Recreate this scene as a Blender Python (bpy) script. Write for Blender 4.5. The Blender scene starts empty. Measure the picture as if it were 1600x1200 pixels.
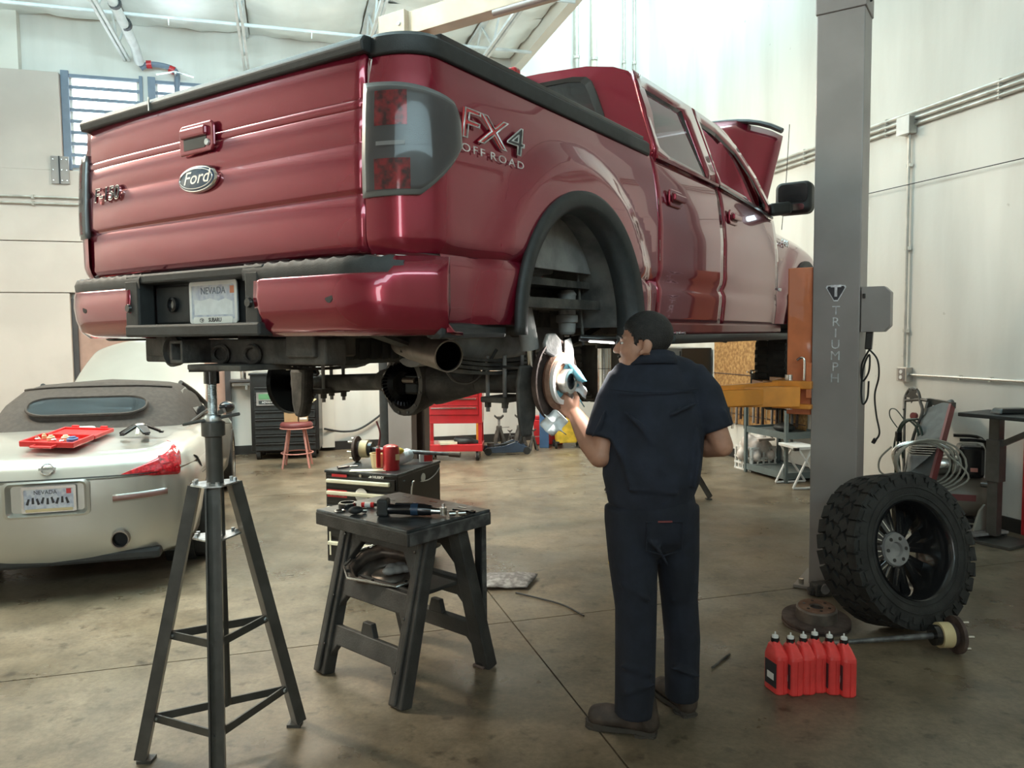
import bpy, bmesh, math, random
from math import sin, cos, pi, radians as RAD, sqrt, atan2
from mathutils import Vector as V, Matrix as M
random.seed(7)
C = bpy.context.scene.collection
SC = bpy.context.scene
# ---------------------------------------------------------------- camera
F, PITCH, ROLL, HC = 1205.15, .0639, .0096, 1.6
_P = M(((1,0,0),(0,cos(PITCH),sin(PITCH)),(0,-sin(PITCH),cos(PITCH))))
_R = M(((cos(ROLL),-sin(ROLL),0),(sin(ROLL),cos(ROLL),0),(0,0,1)))
Q = _R @ _P                                   # level (x, up, fwd) -> camera
def lev(v): return V((v[0], v[2], v[1]))
cam_d = bpy.data.cameras.new('camera'); cam = bpy.data.objects.new('camera', cam_d); C.objects.link(cam)
cam_d.sensor_width = 36; cam_d.lens = 36*F/1600; cam_d.clip_start = .05; cam_d.clip_end = 200
r0, r1, r2 = lev(Q[0]), lev(Q[1]), lev(Q[2])
m4 = M(((r0.x,r1.x,-r2.x,0),(r0.y,r1.y,-r2.y,0),(r0.z,r1.z,-r2.z,HC),(0,0,0,1)))
cam.matrix_world = m4
SC.camera = cam
SC.view_settings.view_transform = 'Standard'; SC.view_settings.look = 'None'
SC.view_settings.gamma = 1; SC.view_settings.use_curve_mapping = False
SC.view_settings.exposure = 0.0
QT = Q.transposed()
def ray(px, py): return lev(QT @ V(((px-800)/F, (600-py)/F, 1)))
def G(px, py, z=0):                           # point of the level plane z seen at a pixel of the photograph
    d = ray(px, py); return V((0,0,HC)) + d*((z-HC)/d.z)
def D(px, py, y):
    d = ray(px, py); return V((0,0,HC)) + d*(y/d.y)
# room frame: u to the right, v towards the back wall
WA = -.2843
WF = V((sin(WA), cos(WA), 0)); WR = V((cos(WA), -sin(WA), 0))
def RW(u, v, z=0): return WR*u + WF*v + V((0,0,z))
RZ = -WA                                      # rotation of room-aligned things
UR, VB = 5.5, 11.1                            # right wall, back wall
UL, VF = -6.5, -4.0
# ---------------------------------------------------------------- world + lights
w = bpy.data.worlds.new('world'); SC.world = w; w.use_nodes = True
bg = w.node_tree.nodes['Background']; bg.inputs[0].default_value = (.75,.88,1,1); bg.inputs[1].default_value = .25
def area(name, loc, target, sx, sy, watts, col, spread=180):
    l = bpy.data.lights.new(name, 'AREA'); l.shape = 'RECTANGLE'; l.size = sx; l.size_y = sy
    l.energy = watts; l.color = col; l.spread = RAD(spread)
    o = bpy.data.objects.new(name, l); C.objects.link(o); o.location = loc
    o.rotation_euler = (V(target)-V(loc)).to_track_quat('-Z','Y').to_euler()
    return o
WARM = (1,.84,.65); COOL = (.64,.92,1.0); NEUT = (1,.93,.82)
area('lamp_row_left',  RW(-4.0,6.3,5.0), RW(-2.6,4.6,0), .5, 3.0, 470, WARM)
area('lamp_row_mid',   RW(1.2,8.9,5.0), RW(1.2,8.7,0), 3.0, .5, 320, WARM)
area('ceiling_fill', RW(-1.3,6.0,4.75), RW(-1.3,6.4,9), 6.0, 2.5, 800, COOL)  # added cool fill floating below the joists to brighten the foil; no fixture there
area('upper_wall_fill', RW(0,VF+.3,4.6), RW(1.0,VB,7.0), 8, 1.2, 170, COOL, 110)  # added unseen fill for upper back wall and ceiling; front wall has no window
area('door_light', RW(-3.4,VF+.3,1.9), RW(-1.0,6,1.4), .6, 3.0, 45, (.95,.97,1))
area('skylight_back', RW(4.4,9.3,7.2), RW(4.4,9.6,0), 1.6, 2.5, 150, COOL)
# ---------------------------------------------------------------- materials
MATS = {}
def mat(name, col, rough=.5, metal=0, coat=0, var=.06, scale=6, bump=0, bscale=40, alpha=1, emit=None, es=0, trans=0, spec=.5, col2=None, lo=.4, hi=.65, detail=4):
    m = bpy.data.materials.new(name); m.use_nodes = True; nt = m.node_tree; N = nt.nodes; L = nt.links
    b = N['Principled BSDF']
    b.inputs['Roughness'].default_value = rough; b.inputs['Metallic'].default_value = metal
    b.inputs['Coat Weight'].default_value = coat; b.inputs['Coat Roughness'].default_value = .03
    b.inputs['Alpha'].default_value = alpha; b.inputs['Transmission Weight'].default_value = trans
    b.inputs['Specular IOR Level'].default_value = spec
    tc = N.new('ShaderNodeTexCoord')
    nz = N.new('ShaderNodeTexNoise'); nz.inputs['Scale'].default_value = scale; nz.inputs['Detail'].default_value = detail
    L.new(tc.outputs['Object'], nz.inputs['Vector'])
    cr = N.new('ShaderNodeValToRGB'); cr.color_ramp.elements[0].position = lo; cr.color_ramp.elements[1].position = hi
    c2 = col2 or tuple(min(1, c*(1+var*2)) for c in col); c1 = col if col2 else tuple(c*(1-var) for c in col)
    cr.color_ramp.elements[0].color = (*c1,1); cr.color_ramp.elements[1].color = (*c2,1)
    L.new(nz.outputs['Fac'], cr.inputs['Fac']); L.new(cr.outputs['Color'], b.inputs['Base Color'])
    if bump:
        n2 = N.new('ShaderNodeTexNoise'); n2.inputs['Scale'].default_value = bscale; n2.inputs['Detail'].default_value = 4
        L.new(tc.outputs['Object'], n2.inputs['Vector'])
        bp = N.new('ShaderNodeBump'); bp.inputs['Strength'].default_value = bump; bp.inputs['Distance'].default_value = .01
        L.new(n2.outputs['Fac'], bp.inputs['Height']); L.new(bp.outputs['Normal'], b.inputs['Normal'])
    if emit:
        b.inputs['Emission Color'].default_value = (*emit,1); b.inputs['Emission Strength'].default_value = es
    MATS[name] = m
    return m
paint   = mat('red_metallic_paint', (.25,.010,.030), .22, .55, 1.0, .03, 2)
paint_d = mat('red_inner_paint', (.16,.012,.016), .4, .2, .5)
blackp  = mat('black_textured_plastic', (.022,.024,.024), .55, 0, 0, .1, 30, .15, 300)
blackg  = mat('black_gloss', (.012,.012,.013), .2, 0, .3)
rubber  = mat('tyre_rubber', (.018,.018,.017), .75, 0, 0, .25, 12, .2, 120)
dirtm   = mat('dirty_chassis_metal', (.045,.042,.039), .65, .2, 0, .5, 9, .4, 50, col2=(.115,.105,.092))
dirtg   = mat('dusty_grey_metal', (.20,.19,.185), .7, .1, 0, .3, 8, .3, 40, col2=(.33,.315,.30))
rust    = mat('rusty_steel', (.16,.075,.045), .75, .3, 0, .4, 14, .3, 60, col2=(.26,.15,.10))
rustd   = mat('dark_rust', (.06,.04,.035), .75, .2, 0, .4, 14, .3, 60, col2=(.13,.09,.075))
gearm   = mat('oily_dark_steel', (.012,.014,.016), .25, .8)
steel   = mat('bright_steel', (.62,.61,.58), .25, 1, 0, .05)
zinc    = mat('zinc_plate', (.62,.66,.68), .35, 1, 0, .15, 40)
chrome  = mat('chrome', (.75,.75,.75), .08, 1, 0, 0)
exhm    = mat('brown_exhaust_steel', (.20,.165,.14), .45, .7, 0, .2, 10)
tint    = mat('tinted_glass', (.012,.016,.018), .04, 0, 0, 0, alpha=.86, spec=.8)
clearg  = mat('clear_glass', (.05,.06,.06), .03, 0, 0, 0, alpha=.25)
lampred = mat('red_lamp_lens', (.42,.015,.02), .12, 0, .6, .25, 60, alpha=.97, detail=1)
lampgry = mat('smoked_lamp_lens', (.06,.045,.045), .05, 0, 0, .1, 10, alpha=.55, spec=.3)
lampinn = mat('lamp_red_reflector', (.80,.03,.04), .2, .2, .5, .5, 45, col2=(.12,.02,.02))
bezel   = mat('grey_lamp_bezel', (.20,.21,.21), .3, .3, .3)
whitepl = mat('white_plastic', (.75,.74,.71), .45)
badgeblk= mat('badge_black', (.03,.03,.035), .3)
fordblue= mat('oval_badge_blue', (.03,.06,.11), .2, .2, .8)
postg   = mat('grey_powder_coat', (.255,.225,.21), .45, .1, .1, .05, 3, .05, 200)
postd   = mat('dark_post_steel', (.03,.03,.032), .5, .3)
orange  = mat('orange_lift_paint', (.72,.26,.03), .45, 0, .2, .12, 5)
orangel = mat('orange_red_carriage', (.60,.17,.06), .5, 0, .2, .1, 5)
beamt   = mat('beam_warm_reflection', (.36,.27,.19), .45, .1, .1, .08, 3)  # tan puts the gold reflection on the grey lift steel into the colour
white   = mat('white_wall_paint', (.70,.67,.60), .65, 0, 0, .03, 1.2, .05, 30)
standm  = mat('dark_grey_stand_paint', (.070,.067,.060), .42, .3, .1, .12, 12)
toolblk = mat('toolbox_black', (.014,.014,.014), .35, .1, .2)
cream   = mat('cream_drawer_pull', (.80,.76,.58), .4, .1)
redp    = mat('red_plastic', (.62,.025,.025), .4, 0, .2)
redm    = mat('red_enamel', (.50,.018,.025), .35, 0, .4)
bottler = mat('red_bottle_plastic', (.75,.055,.05), .38, 0, .15, .08, 10)
plasd   = mat('sawhorse_plastic', (.034,.032,.029), .6, 0, 0, .25, 8, .2, 120)
benchtop= mat('greasy_bench_top', (.022,.026,.028), .32, .2, .1, .3, 10, .25, 30, col2=(.06,.07,.075))
navy    = mat('navy_work_cloth', (.0105,.0135,.024), .9, 0, 0, .15, 14, .25, 25)
navyp   = mat('navy_trouser_cloth', (.008,.0105,.019), .9, 0, 0, .15, 14, .25, 25)
skin    = mat('skin', (.40,.20,.13), .55, 0, 0, .06, 20)
hairm   = mat('black_hair', (.012,.010,.009), .6, 0, 0, .3, 60, .6, 220)
leather = mat('brown_boot_leather', (.045,.032,.024), .6, 0, 0, .25, 18, .2, 60)
solem   = mat('boot_sole', (.05,.042,.034), .8)
silver  = mat('silver_car_paint', (.50,.49,.44), .30, .6, .9, .02, 3)
softtop = mat('brown_black_canvas', (.040,.032,.026), .85, 0, 0, .12, 30, .25, 200)
cardb   = mat('cardboard', (.42,.26,.13), .85)
yellow  = mat('yellow_plastic', (.70,.47,.05), .5, 0, 0, .15, 8)
yellowm = mat('yellow_enamel', (.75,.50,.03), .4, 0, .2)
pink    = mat('pink_stool_paint', (.52,.22,.18), .5)
maroon  = mat('maroon_vinyl', (.16,.035,.035), .45)
bluep   = mat('blue_post_paint', (.06,.13,.26), .5)
bluerag = mat('teal_shop_towel', (.16,.42,.52), .9, 0, 0, .15, 20)
whiterag= mat('white_shop_paper', (.82,.83,.82), .9, 0, 0, .05, 20)
greyrag = mat('grey_floor_rag', (.30,.28,.27), .95, 0, 0, .25, 30, .4, 60)
cableb  = mat('black_cable', (.012,.012,.012), .5)
greenc  = mat('dark_green_cord', (.012,.03,.022), .5)
hosem   = mat('grey_beige_hose', (.28,.27,.23), .5)
greycart= mat('blue_grey_cart_paint', (.13,.16,.16), .5, .1, .1)
osb     = mat('osb_board', (.24,.12,.04), .8, 0, 0, .3, 25, .2, 50, col2=(.44,.25,.09), detail=8)
foil    = mat('foil_insulation', (.80,.84,.82), .45, .35, 0, .06, 1.5, .35, 2.2)
trussm  = mat('white_truss_steel', (.62,.66,.66), .5, .1)
pipew   = mat('cream_pipe', (.60,.56,.46), .5)
conduit = mat('galvanised_conduit', (.50,.48,.44), .4, .7, 0, .1, 8)
doorbr  = mat('brown_door_paint', (.36,.22,.17), .6)
doorfr  = mat('dark_door_frame', (.05,.045,.045), .5)
basem   = mat('black_rubber_baseboard', (.022,.020,.018), .6)
barm    = mat('blue_grey_bars', (.16,.20,.26), .5)
glow    = mat('overcast_sky_glow', (1,1,1), .5, emit=(.82,.95,1), es=5.0)
goldt   = mat('tan_label', (.62,.50,.28), .6)
platem  = mat('number_plate_print', (.62,.64,.68), .5, 0, .2, .1, 40, col2=(.42,.45,.55))
platew  = mat('white_plate_frame', (.85,.84,.78), .4)
greenl  = mat('green_display', (.10,.25,.12), .5)
benchsteel = mat('scuffed_steel_edge', (.12,.12,.12), .4, .6, 0, .3, 20)
# floor concrete: warm grey with dark stains and a worn polish
def concrete():
    m = bpy.data.materials.new('polished_stained_concrete'); m.use_nodes = True; nt = m.node_tree; N = nt.nodes; L = nt.links
    b = N['Principled BSDF']; g = N.new('ShaderNodeNewGeometry')
    def noise(s, d, r=.55):
        n = N.new('ShaderNodeTexNoise'); n.inputs['Scale'].default_value = s; n.inputs['Detail'].default_value = d; n.inputs['Roughness'].default_value = r
        L.new(g.outputs['Position'], n.inputs['Vector']); return n
    def ramp(n, p0, p1, a, c):
        r = N.new('ShaderNodeValToRGB'); r.color_ramp.elements[0].position = p0; r.color_ramp.elements[1].position = p1
        r.color_ramp.elements[0].color = (*a,1); r.color_ramp.elements[1].color = (*c,1); L.new(n.outputs['Fac'], r.inputs['Fac']); return r
    def mul(a, c, f=1):
        x = N.new('ShaderNodeMix'); x.data_type = 'RGBA'; x.blend_type = 'MULTIPLY'; x.inputs[0].default_value = f
        L.new(a.outputs[0] if a.type != 'MIX' else a.outputs[2], x.inputs[6]); L.new(c.outputs[0], x.inputs[7]); return x
    base = ramp(noise(.8, 8), .35, .68, (.138,.110,.074), (.255,.205,.142))
    mott = ramp(noise(3.5, 10, .7), .36, .62, (.55,.54,.52), (1.05,1.04,1.02))
    spot = ramp(noise(9, 6, .6), .30, .42, (.25,.23,.21), (1,1,1))
    fine = ramp(noise(38, 6, .7), .34, .6, (.72,.71,.70), (1.06,1.06,1.06))
    x = mul(mul(mul(base, mott, .9), spot, .75), fine, .8)
    L.new(x.outputs[2], b.inputs['Base Color'])
    rr = ramp(noise(1.6, 6), .35, .7, (.26,.26,.26), (.55,.55,.55)); L.new(rr.outputs[0], b.inputs['Roughness'])
    bp = N.new('ShaderNodeBump'); bp.inputs['Strength'].default_value = .15; bp.inputs['Distance'].default_value = .004
    L.new(noise(60, 5).outputs['Fac'], bp.inputs['Height']); L.new(bp.outputs['Normal'], b.inputs['Normal'])
    return m
conc = concrete()
# scuffed painted walls: cream paint with grime streaks and chips
def wallmat():
    m = bpy.data.materials.new('scuffed_cream_wall_paint'); m.use_nodes = True; nt = m.node_tree; N = nt.nodes; L = nt.links
    b = N['Principled BSDF']; b.inputs['Roughness'].default_value = .55; g = N.new('ShaderNodeNewGeometry')
    mp = N.new('ShaderNodeMapping'); mp.inputs['Scale'].default_value = (2.2,2.2,.35); L.new(g.outputs['Position'], mp.inputs['Vector'])
    def rn(vec, s, p0, p1, a, c):
        n = N.new('ShaderNodeTexNoise'); n.inputs['Scale'].default_value = s; n.inputs['Detail'].default_value = 7; L.new(vec, n.inputs['Vector'])
        r = N.new('ShaderNodeValToRGB'); r.color_ramp.elements[0].position = p0; r.color_ramp.elements[1].position = p1
        r.color_ramp.elements[0].color = (*a,1); r.color_ramp.elements[1].color = (*c,1); L.new(n.outputs['Fac'], r.inputs['Fac']); return r
    a = rn(mp.outputs[0], 1.2, .3, .6, (.59,.57,.52), (.70,.68,.63))
    c = rn(g.outputs['Position'], 9, .20, .27, (.35,.30,.24), (1,1,1))
    x = N.new('ShaderNodeMix'); x.data_type = 'RGBA'; x.blend_type = 'MULTIPLY'; x.inputs[0].default_value = .5
    L.new(a.outputs[0], x.inputs[6]); L.new(c.outputs[0], x.inputs[7]); L.new(x.outputs[2], b.inputs['Base Color'])
    n = N.new('ShaderNodeTexNoise'); n.inputs['Scale'].default_value = 25; L.new(g.outputs['Position'], n.inputs['Vector'])
    bp = N.new('ShaderNodeBump'); bp.inputs['Strength'].default_value = .08; bp.inputs['Distance'].default_value = .01
    L.new(n.outputs['Fac'], bp.inputs['Height']); L.new(bp.outputs['Normal'], b.inputs['Normal'])
    return m
wallm = wallmat()
lining = mat('tan_wall_lining_paint', (.52,.45,.40), .6, 0, 0, .04, 1.5, .05, 30)
reflm = mat('dull_bumper_reflector', (.24,.13,.11), .3, 0, .2)
# ---------------------------------------------------------------- mesh helpers
def fr(o, z, x=None):
    """frame with its z axis along z and x axis near x"""
    z = V(z).normalized(); x = V(x) if x is not None else (V((1,0,0)) if abs(z.x) < .9 else V((0,1,0)))
    y = z.cross(x).normalized(); x = y.cross(z).normalized(); o = V(o)
    return M(((x.x,y.x,z.x,o.x),(x.y,y.y,z.y,o.y),(x.z,y.z,z.z,o.z),(0,0,0,1)))
def rotz(a, o=(0,0,0)): return M.Translation(V(o)) @ M.Rotation(a, 4, 'Z')
class MB:
    def __init__(s): s.v = []; s.f = []
    def add(s, vs, fs, mx=None):
        b = len(s.v)
        s.v += [tuple(mx @ V(p)) if mx is not None else tuple(p) for p in vs]
        s.f += [tuple(b+i for i in f) for f in fs]; return s
    def box(s, c, d, mx=None, top=1.0):
        x, y, z = d[0]/2, d[1]/2, d[2]/2; t = top
        vs = [(-x,-y,-z),(x,-y,-z),(x,y,-z),(-x,y,-z),(-x*t,-y*t,z),(x*t,-y*t,z),(x*t,y*t,z),(-x*t,y*t,z)]
        vs = [(a+c[0],b+c[1],e+c[2]) for a,b,e in vs]
        return s.add(vs, [(3,2,1,0),(4,5,6,7),(0,1,5,4),(1,2,6,5),(2,3,7,6),(3,0,4,7)], mx)
    def bar(s, a, b, wx, wy, up=(0,0,1), wx2=None, wy2=None):
        a, b = V(a), V(b); f = fr(a, b-a, V(up).cross(b-a) if abs((b-a).normalized().dot(V(up))) < .98 else (1,0,0)); l = (b-a).length
        wx2 = wx2 or wx; wy2 = wy2 or wy
        vs = [(-wx/2,-wy/2,0),(wx/2,-wy/2,0),(wx/2,wy/2,0),(-wx/2,wy/2,0),(-wx2/2,-wy2/2,l),(wx2/2,-wy2/2,l),(wx2/2,wy2/2,l),(-wx2/2,wy2/2,l)]
        return s.add(vs, [(3,2,1,0),(4,5,6,7),(0,1,5,4),(1,2,6,5),(2,3,7,6),(3,0,4,7)], f)
    def lathe(s, prof, mx=None, n=20, cap=True, a0=0, a1=2*pi, sx=1, sy=1):
        full = abs(a1-a0-2*pi) < 1e-6; k = n if full else n+1
        vs = []; fs = []
        for r, h in prof:
            for i in range(k):
                a = a0+(a1-a0)*i/n; vs.append((r*cos(a)*sx, r*sin(a)*sy, h))
        for j in range(len(prof)-1):
            for i in range(n):
                i2 = (i+1) % k; fs.append((j*k+i, j*k+i2, (j+1)*k+i2, (j+1)*k+i))
        if cap and full:
            if prof[0][0] > 1e-5: fs.append(tuple(range(k-1,-1,-1)))
            if prof[-1][0] > 1e-5: fs.append(tuple((len(prof)-1)*k+i for i in range(k)))
        return s.add(vs, fs, mx)
    def cyl(s, a, b, r, rb=None, n=14):
        a, b = V(a), V(b); return s.lathe([(r,0),(rb if rb is not None else r,(b-a).length)], fr(a, b-a), n)
    def ring(s, a, b, ro, ri, n=20):
        a, b = V(a), V(b); l = (b-a).length
        return s.lathe([(ri,0),(ro,0),(ro,l),(ri,l),(ri,0)], fr(a, b-a), n, cap=False)
    def tube(s, pts, r, n=8, closed=False, sy=1.0, cap=True, up=None):
        pts = [V(p) for p in pts]; k = len(pts); rs = r if isinstance(r,(list,tuple)) else [r]*k
        vs = []; fs = []; x = None
        for i, p in enumerate(pts):
            d = (pts[(i+1)%k]-pts[i-1]) if closed else (pts[min(i+1,k-1)]-pts[max(i-1,0)])
            d = d.normalized() if d.length > 1e-9 else V((0,0,1))
            if up is not None: x = V(up)-d*V(up).dot(d)
            elif x is None: x = d.orthogonal()
            else: x = x-d*x.dot(d)
            x = x.normalized(); y = d.cross(x)
            rr = rs[i]; ra, rb = (rr if isinstance(rr,(tuple,list)) else (rr, rr*sy))
            for j in range(n):
                a = 2*pi*j/n; vs.append(p+x*(ra*cos(a))+y*(rb*sin(a)))
        for i in range(k if closed else k-1):
            for j in range(n):
                j2 = (j+1)%n; i2 = (i+1)%k; fs.append((i*n+j, i*n+j2, i2*n+j2, i2*n+j))
        if not closed and cap:
            fs.append(tuple(range(n-1,-1,-1))); fs.append(tuple((k-1)*n+j for j in range(n)))
        return s.add(vs, fs)
    def prism(s, poly, h, mx=None, z0=0):
        n = len(poly); vs = [(p[0],p[1],z0) for p in poly]+[(p[0],p[1],z0+h) for p in poly]
        return s.add(vs, [tuple(range(n-1,-1,-1)), tuple(range(n,2*n))]+[(i,(i+1)%n,n+(i+1)%n,n+i) for i in range(n)], mx)
    def ell(s, c, r, n=16, m=10, mx=None):
        vs = []; fs = []
        vs.append((c[0],c[1],c[2]-r[2]))
        for j in range(1, m):
            t = -pi/2+pi*j/m
            for i in range(n):
                a = 2*pi*i/n; vs.append((c[0]+r[0]*cos(t)*cos(a), c[1]+r[1]*cos(t)*sin(a), c[2]+r[2]*sin(t)))
        vs.append((c[0],c[1],c[2]+r[2])); e = len(vs)-1
        for i in range(n):
            i2 = (i+1)%n; fs.append((0,1+i2,1+i)); fs.append((e,1+(m-2)*n+i,1+(m-2)*n+i2))
            for j in range(m-2): fs.append((1+j*n+i,1+j*n+i2,1+(j+1)*n+i2,1+(j+1)*n+i))
        return s.add(vs, fs, mx)
    def grid(s, P, flip=False, mx=None):
        a, b = len(P), len(P[0]); vs = [p for r in P for p in r]; fs = []
        for i in range(a-1):
            for j in range(b-1):
                q = (i*b+j, (i+1)*b+j, (i+1)*b+j+1, i*b+j+1); fs.append(q[::-1] if flip else q)
        return s.add(vs, fs, mx)
    def loop_ring(s, A, B, flip=False):
        """quads between two closed loops with the same count"""
        n = len(A); fs = [(i,(i+1)%n,n+(i+1)%n,n+i) for i in range(n)]
        return s.add(list(A)+list(B), [f[::-1] for f in fs] if flip else fs)
    def build(s, name, mt, parent=None, smooth=35, bevel=0, solid=0, sub=0, off=-1, loc=None, seg=2, weld=False):
        me = bpy.data.meshes.new(name); me.from_pydata([tuple(p) for p in s.v], [], s.f); me.update()
        if weld:
            bm = bmesh.new(); bm.from_mesh(me); bmesh.ops.remove_doubles(bm, verts=bm.verts, dist=1e-4)
            bmesh.ops.recalc_face_normals(bm, faces=bm.faces); bm.to_mesh(me); bm.free()
        if smooth:
            me.shade_smooth()
            if smooth < 180: me.set_sharp_from_angle(angle=RAD(smooth))
        me.materials.append(mt)
        o = bpy.data.objects.new(name, me); C.objects.link(o)
        if parent is not None: o.parent = parent
        if loc is not None: o.location = loc
        if solid:
            d = o.modifiers.new('solid','SOLIDIFY'); d.thickness = solid; d.offset = off
        if bevel:
            d = o.modifiers.new('bevel','BEVEL'); d.width = bevel; d.segments = seg; d.limit_method = 'ANGLE'; d.angle_limit = RAD(40)
        if sub:
            d = o.modifiers.new('sub','SUBSURF'); d.levels = sub; d.render_levels = sub
        return o
def thing(name, label, cat, loc=(0,0,0), rz=0, group=None, rot=None):
    o = bpy.data.objects.new(name, None); C.objects.link(o); o.empty_display_size = .1
    o.location = loc; o.rotation_euler = rot if rot else (0,0,rz)
    o['label'] = label; o['category'] = cat
    if group: o['group'] = group
    return o
def tag(o, label, cat, group=None, kind=None):
    o['label'] = label; o['category'] = cat
    if group: o['group'] = group
    if kind: o['kind'] = kind
    return o
def struct(o): o['kind'] = 'structure'; return o
def dup(root, loc, rz=None, label=None, group=None):
    def cp(o, par):
        c = o.copy(); C.objects.link(c); c.parent = par
        for ch in list(o.children): cp(ch, c)
        return c
    kids = list(root.children); r = root.copy(); C.objects.link(r); r.location = loc
    if rz is not None: r.rotation_euler = (0,0,rz)
    if label: r['label'] = label
    if group: r['group'] = group
    for ch in kids: cp(ch, r)
    return r
def text(name, s, size, mx, mt, parent, depth=.002, stretch=1.0, shear=0, space=1.0, align='CENTER', bold=0):
    cu = bpy.data.curves.new(name, 'FONT'); cu.body = s; cu.size = size; cu.extrude = depth; cu.align_x = align; cu.align_y = 'CENTER'
    cu.shear = shear; cu.space_character = space; cu.offset = bold; cu.resolution_u = 3
    t = bpy.data.objects.new(name, cu); C.objects.link(t)
    dg = bpy.context.evaluated_depsgraph_get(); me = bpy.data.meshes.new_from_object(t.evaluated_get(dg))
    bpy.data.objects.remove(t); me.transform(mx @ M.Diagonal((stretch,1,1,1))); me.materials.clear(); me.materials.append(mt)
    o = bpy.data.objects.new(name, me); C.objects.link(o); o.parent = parent
    return o
def outline(name, s, size, mx, mt, parent, r, stretch, shear):
    cu = bpy.data.curves.new(name, 'FONT'); cu.body = s; cu.size = size; cu.align_x = 'CENTER'; cu.align_y = 'CENTER'; cu.shear = shear
    cu.fill_mode = 'NONE'; cu.bevel_depth = r; cu.bevel_resolution = 1; cu.resolution_u = 3
    t = bpy.data.objects.new(name, cu); C.objects.link(t)
    dg = bpy.context.evaluated_depsgraph_get(); me = bpy.data.meshes.new_from_object(t.evaluated_get(dg))
    bpy.data.objects.remove(t); me.transform(mx @ M.Diagonal((stretch,1,1,1))); me.materials.clear(); me.materials.append(mt)
    o = bpy.data.objects.new(name, me); C.objects.link(o); o.parent = parent
    return o
def rrect(w, h, r, n=4):
    P = []
    for cx, cy, a0 in ((w/2-r,h/2-r,0),(-w/2+r,h/2-r,pi/2),(-w/2+r,-h/2+r,pi),(w/2-r,-h/2+r,1.5*pi)):
        for i in range(n+1):
            a = a0+pi/2*i/n; P.append((cx+r*cos(a), cy+r*sin(a)))
    return P
def spline(pts, n=6):
    pts = [V(p) for p in pts]; out = []
    for i in range(len(pts)-1):
        p0, p1, p2, p3 = pts[max(i-1,0)], pts[i], pts[i+1], pts[min(i+2,len(pts)-1)]
        for k in range(n):
            t = k/n
            out.append(.5*((2*p1)+(p2-p0)*t+(2*p0-5*p1+4*p2-p3)*t*t+(-p0+3*p1-3*p2+p3)*t**3))
    return out+[pts[-1]]
def lerp(tab, x):
    if x <= tab[0][0]: return tab[0][1]
    for (a, ya), (b, yb) in zip(tab, tab[1:]):
        if x <= b: return ya+(yb-ya)*(x-a)/(b-a)
    return tab[-1][1]
def blob(b, name, mt, parent, voxel=.008, smooth=6):
    o = b.build(name, mt, parent, smooth=180)
    d = o.modifiers.new('remesh','REMESH'); d.mode = 'VOXEL'; d.voxel_size = voxel; d.use_smooth_shade = True
    d = o.modifiers.new('smooth','SMOOTH'); d.factor = .5; d.iterations = smooth
    return o
def limb(b, pts, rs, n=14):
    """closed capsule-ended limb through points with (rx, ry) radii; the first radius lies along world x where possible"""
    pts = [V(p) for p in pts]; out = []; ro = []
    P = lambda r: (r if isinstance(r,(tuple,list)) else (r, r))
    d0 = (pts[0]-pts[1]).normalized(); d1 = (pts[-1]-pts[-2]).normalized()
    for t in (.95,.7,.35):
        r = P(rs[0]); out.append(pts[0]+d0*min(r)*t); k = sqrt(1-t*t); ro.append((r[0]*k, r[1]*k))
    for p, r in zip(pts, rs): out.append(p); ro.append(P(r))
    for t in (.35,.7,.95):
        r = P(rs[-1]); out.append(pts[-1]+d1*min(r)*t); k = sqrt(1-t*t); ro.append((r[0]*k, r[1]*k))
    b.tube(out, ro, n, up=(1,.001,.0) if abs((pts[-1]-pts[0]).normalized().x) < .8 else None)
    return b
# ================================================================ SETTING
def rbox(b, u0, u1, v0, v1, z0, z1): return b.box(((u0+u1)/2,(v0+v1)/2,(z0+z1)/2), (u1-u0,v1-v0,z1-z0), rotz(RZ))
o = rbox(MB(), UL, UR, VF, VB, -.10, -.012).build('floor', postd, smooth=0); struct(o); floor = o
us = [UL,-3.1,1.17,UR]; vs_ = [VF,.0,4.05,8.1,VB]
for i in range(3):
    for j in range(4):
        rbox(MB(), us[i]+.004, us[i+1]-.004, vs_[j]+.004, vs_[j+1]-.004, -.012, 0).build('floor_slab', conc, floor, smooth=0)
struct(rbox(MB(), UR, UR+.2, VF, VB+.4, 0, 7.6).build('wall_right', wallm, smooth=0))
struct(rbox(MB(), UL-.2, UL, VF, VB+.4, 0, 7.6).build('wall_left', wallm, smooth=0))
struct(rbox(MB(), UL, UR, VF-.2, VF, 0, 7.6).build('wall_front', wallm, smooth=0))
W1 = (-2.55,-1.72); W2 = (-1.55,-.70); WZ = (3.75,4.93)
b = MB()
rbox(b, UL, UR, VB, VB+.2, 0, WZ[0]); rbox(b, UL, UR, VB, VB+.2, WZ[1], 7.6)
rbox(b, UL, W1[0], VB, VB+.2, *WZ); rbox(b, W1[1], W2[0], VB, VB+.2, *WZ); rbox(b, W2[1], UR, VB, VB+.2, *WZ)
wall_back = struct(b.build('wall_back', wallm, smooth=0))
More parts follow.
